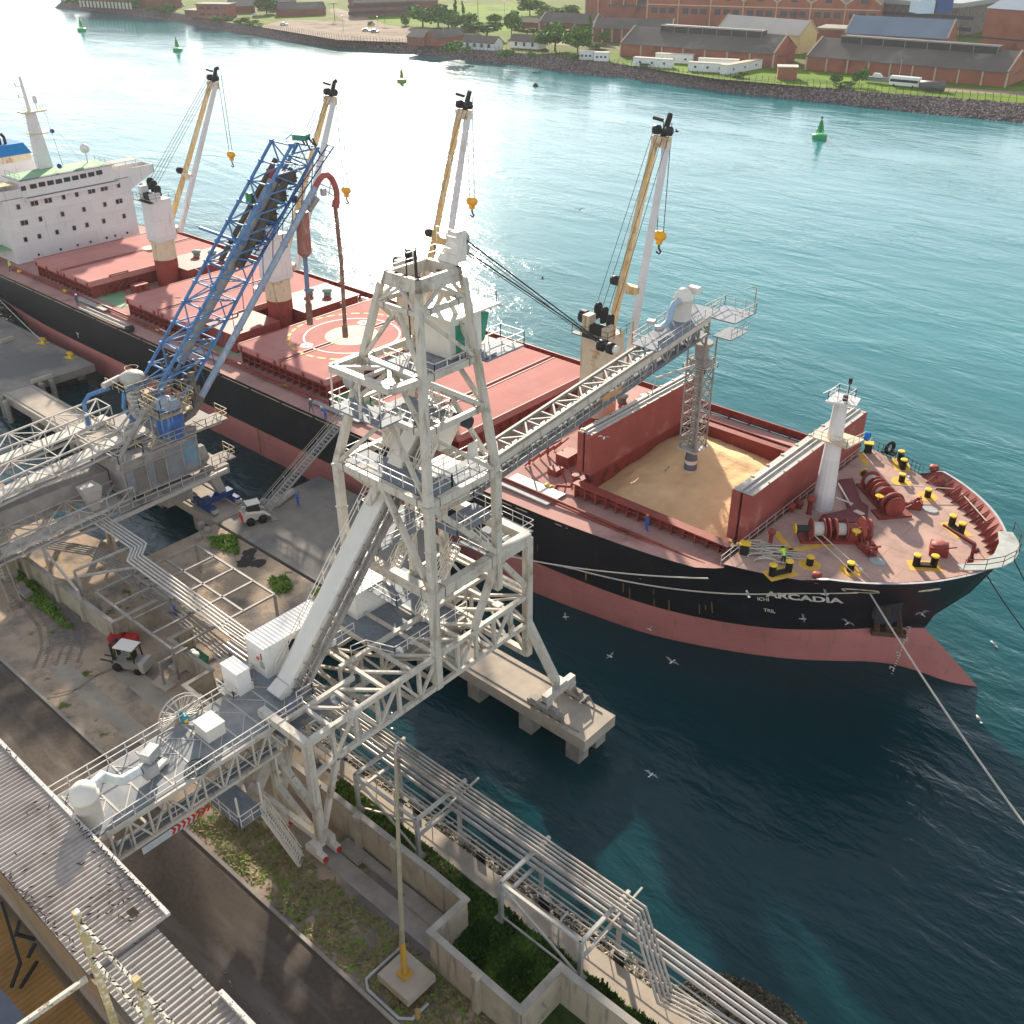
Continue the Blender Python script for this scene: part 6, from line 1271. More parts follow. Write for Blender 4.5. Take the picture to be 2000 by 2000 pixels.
# ================================================================== yard: walls, pipe racks
def wall(name, pts, z0, z1, th, piers, label, pw=.55, mat=None):
    t = thing(name, label, 'wall', (pts[0][0], pts[0][1], z0)); m = MB(); cp = MB()
    for iw, ((x0, y0), (x1, y1)) in enumerate(zip(pts, pts[1:])):
        d = V((x1-x0, y1-y0, 0)); L = d.length; d.normalize(); nn = V((-d.y, d.x, 0)); a = V((x0, y0, 0)); b = V((x1, y1, 0))
        m.hull8([a+nn*th/2+V((0, 0, z0)), a-nn*th/2+V((0, 0, z0)), b-nn*th/2+V((0, 0, z0)), b+nn*th/2+V((0, 0, z0))], [a+nn*th/2+V((0, 0, z1)), a-nn*th/2+V((0, 0, z1)), b-nn*th/2+V((0, 0, z1)), b+nn*th/2+V((0, 0, z1))])
        cp.beam(a+V((0, 0, z1+.08+.004*iw))-d*.2, b+V((0, 0, z1+.08+.004*iw))+d*.2, th+.16+.006*iw, .16)
    m.build('panel', mat or m_concw, t); cp.build('coping', m_conc, t)
    for x, y in piers: p = MB(); p.bb(x-pw/2, x+pw/2, y-.25, y+.25, z0, z1+.25); p.build('pier', m_concw, t)
    return t
wall('boundary_wall', [(-56, 29.4), (-33.2, 29.3), (-30.1, 29.2), (-30.1, 26.1), (-22.6, 25.9), (-22.6, 29.5), (-14, 29.5)], 3, 6.1, .28, [(-44.8, 29.1), (-40.4, 29.1), (-36.6, 29.1), (-25.9, 25.75)], 'long stepped pale concrete boundary wall beside the grass and pipes')
wall('bund_wall', [(-96, 29.6), (-74.4, 29.9), (-74.4, 34.2)], 3, 5.3, .25, [(-90, 29.5), (-84.4, 29.6), (-79.8, 29.7)], 'low brown concrete wall left of the forklift')
wall('bund_wall', [(-68.6, 34.2), (-68.6, 32.0), (-62.3, 32.0), (-62.3, 29.4), (-57.8, 29.4)], 3, 5.2, .22, [(-60, 29.4)], 'low concrete pen wall around the green skip')
m_fsteel = M('grey_frame_steel', (.30, .28, .255), .6, .1, var=.15, dirt=(.17, .14, .12), dth=.56)
def frame(name, label, x0, x1, y0, y1, z, xs, ys, mat=m_gal_l, w=.2, braces=True, base=True, z0=3):
    t = thing(name, label, 'steel frame', ((x0+x1)/2, (y0+y1)/2, z0)); m = MB()
    for y in ys: m.beam((x0, y, z), (x1, y, z), w)
    for x in xs: m.beam((x, y0, z), (x, y1, z), w)
    m.build('top_beam', mat, t)
    for x in (x0, x1):
        for y in (y0, y1): p = MB(); p.beam((x, y, z0), (x, y, z-.1), w*1.1); p.build('post', mat, t)
    if base:
        for x in (x0, x1): p = MB(); p.box((x, y0, z0+.25), (.7, .7, .5)); p.build('footing', m_conc, t)
    return t
t = frame('steel_structure', 'empty rectangular steel frame over the sandy pit', -78.6, -66.0, 30.8, 41.4, 6.2, [-78.6, -75.5, -72.3, -69.2, -66.0], [30.8, 34.6, 38, 41.4], base=False, mat=m_fsteel)
m = MB()
for y, ya in ((36.0, 30.8),):
    for k in range(4): x = -78.6+3.15*k; m.beam((x, 36, 4.9), (x+3.15, 36, 4.9), .12); m.beam((x+1.57, 34.9, 6.1), (x, 36, 4.9), .1); m.beam((x+1.57, 34.9, 6.1), (x+3.15, 36, 4.9), .1)
m.build('lower_truss', m_gal_l, t)
t = thing('post_bracket', 'dark bent steel post standing on a concrete slab near the forklift', 'steel post', (-66.1, 29.5, 3)); m = MB(); m.beam((-66.1, 29.5, 3.1), (-66.1, 29.5, 5.6), .2); m.build('post', m_dusty, t); Pq = GZ(L_(1010, 1285), 5.5); m = MB(); m.beam((-66.1, 29.4, 5.5), Pq, .18); m.build('arm', m_dusty, t)
# pipe bundle over the yard and basin
def pipes(name, label, pts, n, sp, r, mat, axis=None, zj=0):
    t = thing(name, label, 'pipes', tuple(pts[0]))
    for k in range(n):
        m = MB(); pp = []
        for i, p in enumerate(pts):
            p = V(p); d = (V(pts[min(i+1, len(pts)-1)])-V(pts[max(i-1, 0)])); d.z = 0; d.normalize(); s = V((-d.y, d.x, 0)) if axis is None else V(axis)
            pp.append(p+s*((k-(n-1)/2)*sp))
        for a, b in zip(pp, pp[1:]): m.tube(a, b, r, n=6)
        for p in pp[1:-1]: m.sphere(p, r, 6, 4)
        m.build('pipe', mat, t)
    return t
La = lambda a, b: q(a, b, 0, 800, 700)
m_pipe = M('grey_steel_pipe', (.40, .37, .35), .45, .25, var=.15, dirt=(.28, .22, .17), dth=.58)
m_pipel = M('pale_lagged_pipe', (.58, .54, .49), .55, .1, var=.08, dirt=(.42, .36, .30), dth=.6)
zz_ = 6.9
pb = [GZ(La(a, b), zz_) for a, b in ((470, 540), (745, 765), (730, 780), (745, 790), (1290, 1215))]
pb = [GZ(La(470, 545), zz_), GZ(La(750, 735), zz_), GZ(La(725, 800), zz_), GZ(La(1310, 1225), zz_)]
pipes('pipe_bundle', 'bundle of five pale parallel pipes with a kink crossing the yard to the container', pb, 5, .36, .11, m_pipel)
pb = [GZ(La(200, 715), 4.6), GZ(La(510, 765), 4.6), GZ(La(640, 850), 4.6), GZ(La(1230, 1320), 4.6)]
pipes('pipe_bundle', 'low bundle of dusty grey pipes behind the left bund wall', pb, 5, .34, .1, m_dusty)
fr = MB()
for (a, b), (c, d) in (((230, 745), (590, 610)), ((400, 870), (700, 740)), ((240, 760), (420, 980)), ((420, 900), (730, 850))):
    P, Q = GZ(La(a, b), 6.5), GZ(La(c, d), 6.5); fr.beam(P, Q, .2)
    for X_ in (P, Q): fr.beam(X_, V((X_.x, X_.y, 0)), .2)
tag(fr.build('pipe_support', m_gal_l, loc=(-90, 33, 3)), 'grey steel pipe support frames between bund wall and basin', 'support frame')
# right hand pipe rack along the sea wall
Rb = lambda a, b: q(a, b, 600, 1300, 700)
zt = 7.4
top = [GZ(Rb(330, 300), zt), GZ(Rb(1790, 1330), zt), GZ(Rb(2100, 2000), zt-1.2)]
top = [V((-64, 36.3, zt)), V((-48, 36.3, zt)), GZ(Rb(1790, 1335), zt), V(GZ(q(640, 1440, 1100, 1500, 600), 5.2)), V(GZ(q(1150, 1700, 1100, 1500, 600), 5.0))]
ylev = top[2].y; top[0].y = ylev; top[1].y = ylev
m_pipe3 = M('dull_beige_pipe', (.42, .37, .32), .5, .15, var=.15, dirt=(.27, .21, .16), dth=.56, dsc=.8)
pipes('pipe_bundle', 'long bundle of five pale pipes over the water edge with a bend at the right', top, 5, .30, .095, m_pipe3)
low = [V((-64, 35.0, 5.6)), V((-44, 35.0, 5.6)), V((-24, 35.0, 5.6)), V((-4, 35.0, 5.2))]
pipes('pipe_bundle', 'lower bundle of thick brown grey pipes beside the sea wall', low, 4, .42, .15, m_pipe)
low = [V((-64, 33.6, 5.2)), V((-20, 33.6, 5.2)), V((-4, 33.6, 5.0))]
pipes('pipe_bundle', 'thin metal pipes nearest the sea wall walkway', low, 3, .35, .07, m_gal_l)
for i, x in enumerate((-56.4, -49.5, -42.9, -36.6, -28.9, -22.4)):
    t = thing('pipe_rack', ['pipe rack portal hidden under the white loader', 'pipe rack portal below the white truss', 'grey pipe rack portal just right of the lamp pole top', 'grey pipe rack portal beside the pole and wall pier', 'tall grey pipe rack portal with post on a block in the grass', 'grey pipe rack portal nearest the camera in the grass'][i], 'pipe rack', (x, 33, 3))
    yl = 31.2 if i > 1 else 32.2; y2 = 37.2
    m = MB(); m.beam((x, yl, 6.95), (x, ylev+1.2, 6.95), .24); m.beam((x, yl, 5.35), (x, 35.9, 5.35), .2); m.beam((x+.3, yl+.5, 6.2), (x+.3, ylev+2.2, 6.6), .12) if i % 2 else None; m.build('cross_beam', m_gal_l, t)
    for y in (yl, ylev+.4): p = MB(); p.beam((x, y, 2.5 if y < 33 else -1), (x, y, 7.0), .26); p.build('post', m_steel, t)
    p = MB(); p.box((x, yl, 3.15), (.7, .7, .8)); p.box((x, ylev+.4, .6), (1.1, 1.1, 1.4)); p.build('footing', m_conc, t)
    if i in (2, 4):
        x2 = (-36.6, 0, -22.4)[0 if i == 2 else 2]; m = MB(); m.beam((x, yl, 6.9), (x2, yl, 6.9), .2); m.beam((x, yl, 6.7), (x2, yl, 3.6), .14); m.beam((x, yl, 3.7), (x2, yl, 6.7) if i == 2 else (x2, yl, 3.6), .12); m.beam((x, yl+1.1, 6.9), (x2, yl+1.1, 6.9), .12) if i == 2 else None; m.build('side_bracing', m_gal_l, t)
# low fence between walkway and rocks
t = thing('sea_wall_fence', 'rusty wire fence with dark panels along the sea wall coping', 'fence', (-40, 34, 3))
m = MB(); m.rail([(-58, 33.9, 2.4), (-10, 33.7, 2.4)], 1.3, 2.0, .03); m.build('rail', m_dusty, t)
for x in (-46, -39.8, -33.4, -27.6, -21.5): m = MB(); m.bb(x-.4, x+.4, 34.0, 34.08, 1.6, 3.6); m.build('panel', m_black, t)
m = MB(); B_ = GZ(Rb(1352, 1540), 3.1); m.path([(B_.x, B_.y, 3.1), (B_.x, B_.y, 5.6), (B_.x, B_.y+.3, 6.0), (B_.x, B_.y+.9, 6.1)], .07, 6); tag(m.build('bent_pipe', m_steel, loc=tuple(B_)), 'bent grey standpipe on the walkway edge', 'standpipe')
B_ = GZ(Rb(1255, 1920), 3.0); m = MB(); m.beam((B_.x, B_.y, 3), (B_.x, B_.y, 5.6), .14); m.beam((B_.x-.6, B_.y, 5.1), (B_.x+.5, B_.y, 4.9), .12); tag(m.build('wooden_cross_post', m_dusty, loc=tuple(B_)), 'brown cross shaped post in the grass inside the wall corner', 'post')
# tall lamp pole with its base
lp = thing('lamp_pole', 'tall tapered lamp pole on a square block beside the road, yellow lower part', 'lamp pole', (-30.3, 24.0, 3))
m = MB(); m.bb(-31.6, -28.9, 22.9, 25.2, 3.5, 4.1); m.bb(-31.2, -29.3, 23.3, 24.8, 3.0, 3.5); m.build('base_slab', m_conc_l, lp); zb = 4.1
m = MB(); m.box((-30.3, 24, zb+.1), (.75, .75, .2)); m.tube((-30.3, 24, zb), (-30.3, 24, 7.2), .2, .185, 12); m.build('yellow_section', M('peeling_yellow', (.50, .30, .05), .6, dirt=(.2, .14, .1), dth=.55), lp)
LT = GZ((772, 1470), 22.4)
m = MB(); m.tube((-30.3, 24, 7.2), LT, .17, .08, 12); m.build('shaft', M('dull_khaki_paint', (.30, .27, .19), .6), lp)
m = MB(); m.path([LT, LT+V((0, .1, .4)), LT+V((0, .4, .5))], .06, 6); m.box(LT+V((0, .2, .5)), (.1, .2, .1)); m.build('lamp_head', m_steel, lp)
m = MB(); m.path([(-32.4, 25.6, 3.1), (-32.4, 22.6, 3.1), (-31.8, 22.2, 3.1), (-29.0, 22.2, 3.1), (-28.4, 22.7, 3.1), (-28.4, 24.0, 3.1)], .12, 8); tag(m.build('kerb_pipe', m_steel, loc=(-30, 22.2, 3.1)), 'curved grey pipe guard around the lamp pole block', 'guard pipe')
m = MB(); P = GZ(Rb(597, 1900), 3); m.tube((P.x, P.y, 3), (P.x, P.y, 3.75), .17, n=10); m.tube((P.x, P.y, 3.75), (P.x, P.y, 3.8), .13, n=10); tag(m.build('short_bollard', M('worn_yellow_bollard', (.4, .29, .1), .7), loc=(P.x, P.y, 3)), 'short worn yellow bollard between pole block and kerb', 'bollard')
# slabs and odds in the yard
for (a, b), sz, rz, lb in (((885, 1485), (2.0, 1.0, .25), .1, 'concrete slab under the bent post near the forklift'), ((960, 1400), (1.6, .8, .22), .1, 'smaller concrete slab between post and pen wall')):
    P = GZ(La(a, b), 3); m = MB(); m.box((P.x, P.y, 3.12), sz, rz); tag(m.build('concrete_slab', m_conc_l, loc=(P.x, P.y, 3)), lb, 'slab')
P = GZ(La(1055, 1370), 3.2); m = MB(); m.hull8([V((P.x-.9, P.y-.6, 3)), V((P.x+.9, P.y-.6, 3)), V((P.x+.9, P.y+.6, 3)), V((P.x-.9, P.y+.6, 3))], [V((P.x-1.1, P.y-.8, 4.1)), V((P.x+1.1, P.y-.8, 4.1)), V((P.x+1.1, P.y+.8, 4.1)), V((P.x-1.1, P.y+.8, 4.1))])
sk = m.build('waste_skip', m_green, loc=(P.x, P.y, 3)); tag(sk, 'green waste skip full of white bags inside the pen', 'skip')
m = MB(); m.sphere((P.x, P.y, 4.15), .55, 8, 5, .5); m.sphere((P.x-.5, P.y+.2, 4.1), .4, 8, 5, .6); tag(m.build('white_bag', m_white2, loc=(P.x, P.y, 4.1)), 'crumpled white bag lying on the green skip', 'bag')
# left bottom stair and column by the wall
t = thing('gallery_stair', 'rusty stair at the left edge below the conveyor gallery', 'stair', (-89, 27, 3)); m = MB(); A = GZ(La(95, 1075), 3); stairs(m, (A.x, A.y, 3), (A.x-3.4, A.y+.6, 7.6), 1.0); m.build('flight', m_dusty, t); m = MB(); P = GZ(La(60, 930), 3); m.bb(P.x-1.6, P.x-.4, P.y-.3, P.y+1.0, 3, 8.0); m.build('pillar', m_concw, t)
P = GZ(La(140, 1000), 3); m = MB(); m.box((P.x, P.y, 3.4), (1.6, .8, .5)); m.box((P.x-.5, P.y, 3.9), (.6, .6, .5)); tag(m.build('rail_buffer', m_dusty, loc=(P.x, P.y, 3)), 'grey machine block at the foot of the left stair', 'machine')
# ================================================================== shed roof in the foreground
m_roof = M('weathered_fibre_roof', (.43, .375, .33), .8, spec=.15, var=.16, scale=.4, dirt=(.22, .175, .14), dth=.5, dsc=.5, dw=.22)
def corr(mb, x0, x1, ya, yb, za, zb, pitch=.34, amp=.055, segs=6, holes=()):
    n = int((x1-x0)/pitch*segs); vs = []; rows = 10
    for r in range(rows+1):
        for i in range(n+1):
            x = x0+(x1-x0)*i/n; t = r/rows; vs.append((x, lerp(ya, yb, t), lerp(za, zb, t)+amp*sin(2*pi*(x-x0)/pitch)))
    base = len(mb.v); mb.v += vs
    for r in range(rows):
        for i in range(n):
            x = x0+(x1-x0)*(i+.5)/n; y = lerp(ya, yb, (r+.5)/rows)
            if any(hx0 < x < hx1 and hy0 < y < hy1 for hx0, hx1, hy0, hy1 in holes): continue
            a = base+r*(n+1)+i; mb.f.append((a, a+1, a+n+2, a+n+1)); mb.sm.append(True); mb.mi.append(0)
RZ = 14.0
e0, e1, e2, e3 = GZ((7, 1456), RZ), GZ((326, 1789), RZ), GZ((0, 1699), RZ), GZ((141, 1867), RZ)
YE, YS = (e0.y+e1.y)/2, (e2.y+e3.y)/2
xs_ = e1.x
sh = thing('shed', 'long shed with weathered corrugated roof full of birds and broken sheets', 'shed', (-45, 10, 3))
x30, x31 = e1.x+.0, e1.x+1.6
m = MB(); corr(m, -64, e1.x+.1, YS, YE, RZ, RZ+.05, holes=((e1.x-1.8, e1.x-1.15, YE-1.6, YE-.7), (e1.x-1.3, e1.x-.7, YS+.6, YS+1.4))); m.build('roof', m_roof, sh)
x2 = GZ((640, 2000), RZ).x+6; m_roof2 = M('newer_roof_sheet', (.36, .325, .29), .8, 0, spec=.15, var=.1, dirt=(.28, .24, .21), dth=.55, dsc=.4)
c1 = GZ((480, 1990), RZ-.2); m = MB(); corr(m, e1.x-.2, -20, YS+.25, YE-.75, RZ-.25, RZ-.2, pitch=.36); m.build('roof', m_roof2, sh)
m = MB(); m.beam((-64, YE+.02, RZ+.12), (e1.x+.1, YE+.02, RZ+.12), .22, .2); m.beam((GZ(q(1270, 1690, 0, 1300, 700), RZ).x, YE-.7, RZ+.0), (-20, YE-.7, RZ+.0), .25, .2); m.build('gutter', M('bird_marked_flashing', (.62, .58, .54), .6, var=.3, scale=6, dirt=(.12, .10, .09), dth=.55, dsc=6), sh)
m_fas = M('ochre_fascia', (.27, .185, .11), .8, var=.1, dirt=(.2, .14, .09), dth=.55)
m = MB(); m.bb(-64, -36.2, YS-.02, YS+.08, RZ-2.4, RZ-.15); m.build('fascia', m_fas, sh)
m = MB(); m.bb(-64, -20, YS+.3, YE-1.2, 3, RZ-2.0); m.build('wall', M('shed_wall', (.30, .25, .20), .9), sh)
# lower ochre roof and the open steel frames beside it
lr = MB(); corr(lr, -70, -20, YS-14, YS-.2, 8.0, 8.6, pitch=.36, amp=.05); o = lr.build('lean_to_roof', M('ochre_dusty_roof', (.36, .20, .065), .85, var=.2, scale=.5, dirt=(.22, .12, .05), dth=.52, dsc=.3, dw=.2), loc=(-45, 2, 8)); tag(o, 'lower ochre dust covered corrugated roof under the dark trusses', 'roof')
m_crm = M('cream_painted_beam', (.52, .42, .21), .6, var=.1, dirt=(.75, .72, .62), dth=.52, dsc=2.5, dw=.08)
G2 = lambda a, b: q(a, b, 0, 1650, 350)
m_bird = M('dropping_covered_beam', (.66, .62, .52), .8, var=.2, dirt=(.20, .15, .10), dth=.52, dsc=3)
def post_at(p, ztop, zbot=6): P = GZ(p, ztop); return V((P.x, P.y, zbot)), P
sf = thing('steel_scaffold', 'cream steel posts and beams with birds rising beside the shed roof', 'steel frame', (-36, 7, 8))
tops = [(G2(815, 720), 21), (G2(1465, 1440), 21)]
T1, T2 = GZ(tops[0][0], 21), GZ(tops[1][0], 21)
for T in (T1, T2): m = MB(); m.beam((T.x, T.y, 5), T, .3, .3); m.build('post', m_crm, sf)
dxy = (T2-T1).normalized()
m = MB(); m.beam(T1+V((0, 0, -.7)), T1+dxy*12+V((0, 0, -.7)), .16, .3); m.beam(T1+V((0, 0, -3.4)), T1+dxy*12+V((0, 0, -3.4)), .16, .3); m.build('long_beam', m_bird, sf)
m = MB(); a, b = GZ(G2(940, 1440), 13.6), GZ(G2(240, 1932), 13.6); m.beam(a, a+(b-a)*1.5, .2, .3); m.beam(a+V((1.6, .3, -2.6)), a+(b-a)*1.5+V((1.6, .3, -2.6)), .2, .25); m.build('cross_beam', m_bird, sf)
tr = MB()
for (a, b), (c, d), z in (((20, 620), (220, 1270), 10.5), ((220, 1270), (120, 1540), 10.2), ((380, 1060), (300, 1220), 10.2), ((220, 1540), (400, 1260), 9.6), ((170, 960), (380, 1020), 10.4), ((170, 980), (210, 830), 10.6)):
    tr.beam(GZ(G2(a, b), z), GZ(G2(c, d), z-.4), .16)
tag(tr.build('roof_truss', m_dark, loc=tuple(GZ(G2(20, 620), 10.5))), 'dark steel truss members over the ochre roof at the corner', 'truss')
o2 = MB(); P = GZ(G2(0, 1500), 11.0); o2.beam(P+V((-4, -1, 0)), GZ(G2(170, 1932), 11.0)+V((2, 0, 0)), 1.2, .5); tag(o2.build('duct_beam', M('slate_blue_beam', (.12, .13, .16), .7), loc=tuple(P)), 'slate grey duct across the bottom left corner', 'duct')
# grass and weeds
def weeds(name, label, poly, n, hmin, hmax, cols, seed=1, z=3.0):
    rr = random.Random(seed); m = MB(); xs = [p[0] for p in poly]; ys_ = [p[1] for p in poly]
    def inside(x, y):
        c = False; j = len(poly)-1
        for i in range(len(poly)):
            if (poly[i][1] > y) != (poly[j][1] > y) and x < (poly[j][0]-poly[i][0])*(y-poly[i][1])/(poly[j][1]-poly[i][1])+poly[i][0]: c = not c
            j = i
        return c
    k = 0
    while k < n:
        x, y = rr.uniform(min(xs), max(xs)), rr.uniform(min(ys_), max(ys_))
        if not inside(x, y): continue
        k += 1
        nn_ = noise.noise((x*.5, y*.5, seed))
        if nn_ < -.25 and rr.random() < .7: continue
        h = rr.uniform(hmin, hmax)*(1+.8*nn_); m.cur = 0 if rr.random() < .5+nn_ else (1 if rr.random() < .7 else 2)
        for _ in range(3):
            a = rr.uniform(0, 2*pi); w_ = rr.uniform(.05, .12); l = rr.uniform(.1, .35); c, s = cos(a), sin(a)
            m.add([(x-s*w_, y+c*w_, z), (x+s*w_, y-c*w_, z), (x+c*l+s*w_, y+s*l-c*w_, z+h), (x+c*l*1.5, y+s*l*1.5, z+h*.8)], [(0, 1, 2, 3)])
    o = m.build(name, cols, loc=(poly[0][0], poly[0][1], z)); struct(o, 'stuff'); o['label'] = label; return o
g1 = M('deep_green_leaf', (.04, .10, .016), .8, spec=.2); g2 = M('mid_green_leaf', (.075, .16, .025), .8, spec=.2); g3 = M('bright_weed_leaf', (.14, .24, .03), .8, spec=.2); g4 = M('dry_stalk', (.22, .19, .09), .9)
s = MB(); s.prism([(-29.8, 29.6), (-22.9, 29.6), (-22.4, 26.3), (-14, 29.6), (-14, 31.6), (-30, 32.2), (-46, 32.4), (-46, 29.6)], 2.9, 3.03); o = s.build('grass_bed', M('dark_grass_soil', (.04, .07, .015), .95, var=.4, scale=2)); struct(o)
weeds('grass', 'dense dark green ground cover between wall and walkway', [(-29.8, 26.4), (-22.8, 26.2), (-22.8, 30), (-14, 30), (-14, 31.6), (-30, 31.9), (-33, 31.4), (-29.8, 29.4)], 15000, .2, .6, [g1, g2, g3], 3)
weeds('grass', 'thin weeds behind the boundary wall', [(-46, 29.6), (-30, 29.5), (-33, 32), (-46, 32.3)], 3500, .15, .5, [g2, g3, g4], 4)
for i, (pts_, nn) in enumerate((([(1135, 690), (1270, 670), (1290, 790), (1150, 740)], 500), ([(1450, 910), (1560, 900), (1570, 980), (1490, 1000)], 350), ([(1690, 980), (1780, 960), (1800, 1010), (1720, 1030)], 350), ([(90, 860), (160, 900), (400, 1190), (330, 1160), (120, 990)], 900))):
    weeds('weed_patch', 'bright green weed patch on the sandy yard', [tuple(GZ(La(a, b), 3)[:2]) for a, b in pts_], int(nn*.6), .1, .32, [g3, g3, g2], 10+i)
weeds('grass', 'sparse dry grass on the verge beside the road', [(-52, 22.3), (-22, 22.3), (-22, 26.0), (-52, 26.0)], 2300, .05, .15, [g4, g4, g3], 30)
# rocks of the sea wall and the black mussel covered spit
def rocks(name, label, f, n, smin, smax, mats, seed, kind='stuff'):
    rr = random.Random(seed); m = MB()
    for _ in range(n):
        P = f(rr); s = rr.uniform(smin, smax); m.cur = rr.randrange(len(mats)); vs = []
        for i in range(6):
            a = [(1, 0, 0), (-1, 0, 0), (0, 1, 0), (0, -1, 0), (0, 0, 1), (0, 0, -1)][i]; vs.append((P[0]+a[0]*s*rr.uniform(.6, 1.2)+rr.uniform(-.2, .2)*s, P[1]+a[1]*s*rr.uniform(.6, 1.2)+rr.uniform(-.2, .2)*s, P[2]+a[2]*s*.7))
        m.add(vs, [(0, 2, 4), (2, 1, 4), (1, 3, 4), (3, 0, 4), (2, 0, 5), (1, 2, 5), (3, 1, 5), (0, 3, 5)])
    o = m.build(name, mats); struct(o, kind); o['label'] = label; return o
mr1, mr2, mr3 = M('wet_dark_rock', (.05, .045, .035), .35), M('brown_rock', (.17, .14, .10), .8), M('pale_rock', (.40, .35, .26), .7)
def fsw(rr): x = rr.uniform(-62, -8); t = rr.random(); return (x, 33.9+t*3.0, 2.2-t*2.4+rr.uniform(-.1, .1))
rocks('rocks', 'dark rubble slope under the pipes', fsw, 4200, .12, .34, [mr1, mr1, mr2, mr3], 8)
def fsp(rr): a = rr.uniform(0, 2*pi); r = sqrt(rr.random()); x = -13.5+5.0*r*cos(a); y = 37.0+3.4*r*sin(a)*(1 if sin(a) > 0 else 1.1); return (x, y, .5*(1-r)+.02)
rocks('rocks', 'black mussel covered rock spit at the water edge', fsp, 3600, .08, .24, [mr1, mr1, mr1, M('olive_shell', (.12, .10, .05), .4)], 9)
s = MB(); s.prism([(-62, 33.7), (-4, 33.5), (-4, 35.6), (-62, 35.7)], -1.5, .4); s.prism([(-18.5, 35), (-8, 34), (-8.5, 38.6), (-13, 40), (-17, 38.8)], -1.5, .12); o = s.build('rock_bed', mr1); struct(o)

m = MB()
for off in (0, .9, 2.1, 3.0, 4.2):
    pts_ = [GZ(La(*p), 3.02)+V((off*.5, off*.7, 0)) for p in ((60, 1000), (150, 1090), (215, 1180), (225, 1290), (180, 1400))]; 
    for a, b in zip(pts_, pts_[1:]):
        for k in range(10): P = a.lerp(b, k/10); Q = a.lerp(b, (k+.7)/10); m.beam((P.x, P.y, 3.012), (Q.x, Q.y, 3.012), .3, .008)
for off in (0, .8):
    pts_ = [GZ(La(*p), 3.02)+V((0, off, 0)) for p in ((640, 1390), (500, 1440), (380, 1530), (240, 1560))]
    for a, b in zip(pts_, pts_[1:]): m.beam((a.x, a.y, 3.012), (b.x, b.y, 3.012), .14, .008)
struct(m.build('tyre_tracks', M('dark_tyre_mark', (.22, .175, .13), .95, var=.3, scale=3)))
m = MB()
for k in range(7):
    P = GZ(La(1330+R_.uniform(-60, 60), 790+R_.uniform(-40, 50)), 3.02); m.add([(P.x+R_.uniform(.4, .9)*cos(t_), P.y+R_.uniform(.5, 1.1)*sin(t_), 3.012+.001*k) for t_ in [2*pi*i/12 for i in range(12)]], [tuple(range(12))])
struct(m.build('oil_stain', M('black_dust_stain', (.05, .045, .04), .95)))
# ================================================================== far shore
LZ = 4.0
top_px = [(2080, 208), (2000, 202), (1850, 191), (1700, 180), (1550, 167), (1400, 155), (1200, 123), (1050, 107), (950, 98), (870, 92), (800, 87), (660, 78), (560, 62), (450, 45), (350, 30), (250, 20), (170, 12), (122, 3)]
wl_px = [(2080, 252), (2000, 243), (1850, 229), (1700, 213), (1550, 195), (1400, 178), (1200, 152), (1050, 135), (950, 123), (870, 113), (760, 100), (660, 92), (560, 80), (450, 64), (350, 44), (250, 30), (170, 22), (105, 16)]
tp = [GZ(p, LZ) for p in top_px]; wp = [GZ(p, -.3) for p in wl_px]
for Tq, Wq_ in zip(tp, wp):
    dd = ray(0, 0)*0+(Tq-O_); dd.z = 0; dd.normalize()
    if Tq.y < Wq_.y+5: Tq += dd*((Wq_.y+5-Tq.y)/dd.y)
def farx(N, L, tc, nz, mix, out, b):
    o = mix(nz(.02, 5), out, (.10, .13, .02), .42, .56); o = mix(nz(.035, 6, rg=.65), o, (.20, .16, .11), .58, .66); return mix(nz(.3, 5), o, (.06, .10, .02), .62, .75)
m = MB(); poly = [(p.x, p.y) for p in tp]+[(-980, 700), (-980, 2600), (700, 2600), (260, tp[0].y-10)]
m.prism(poly, -1, LZ); struct(m.build('far_ground', M('far_bank_ground', (.10, .16, .012), .95, spec=.04, var=.25, scale=.06, extra=farx)))
m = MB(); vs = []
for a, b in zip(tp, wp): vs += [a+V((0, 0, .02)), a.lerp(b, .35)+V((0, 0, .2)), a.lerp(b, .7), b]
ex = V((260, wp[0].y+0, 0))
for i in range(len(tp)-1):
    for k in range(3): a = 4*i+k; m.f.append((a, a+1, a+5, a+4)); m.sm.append(False); m.mi.append(0)
m.v += [tuple(v) for v in vs]; struct(m.build('riprap_bank', M('riprap_stone', (.17, .125, .12), .9, var=.45, scale=1.4, dirt=(.06, .045, .04), dth=.5, dsc=1.2, bump=.5, bsc=1.6)))
def pol(P, Q, t): return P.lerp(Q, t)
def frp(rr):
    i = rr.randrange(0, 11); t = rr.random(); a = tp[i].lerp(tp[i+1], t); b = wp[i].lerp(wp[i+1], t); s = rr.random(); p = a.lerp(b, s); return (p.x, p.y, p.z+.15)
rocks('rocks', 'loose purple grey stones of the far river bank', frp, 7000, .25, .62, [M('mauve_stone', (.20, .15, .145), .9, var=.3, scale=.5), M('dark_mauve_stone', (.09, .07, .07), .9), M('pale_mauve_stone', (.30, .24, .22), .9)], 17)
def area(name, pts, mat, z=LZ+.03):
    m = MB(); m.add([GZ(p, z) for p in pts], [tuple(range(len(pts)))]); return struct(m.build(name, mat))
m_sand = M('car_park_sand', (.27, .215, .16), .95, spec=.04, var=.15, scale=.08, dirt=(.18, .145, .105), dth=.52, dsc=.05)
m_lawn = M('bright_lawn', (.13, .22, .015), .95, spec=.04, var=.15, scale=.05, dirt=(.07, .12, .015), dth=.5, dsc=.06, dw=.15)
area('car_park', [(505, 52), (660, 78), (800, 83), (890, 60), (700, 44), (560, 37)], m_sand)
area('road', [(640, 20), (680, 45), (760, 50), (700, 28), (655, 15)], m_sand, LZ+.05)
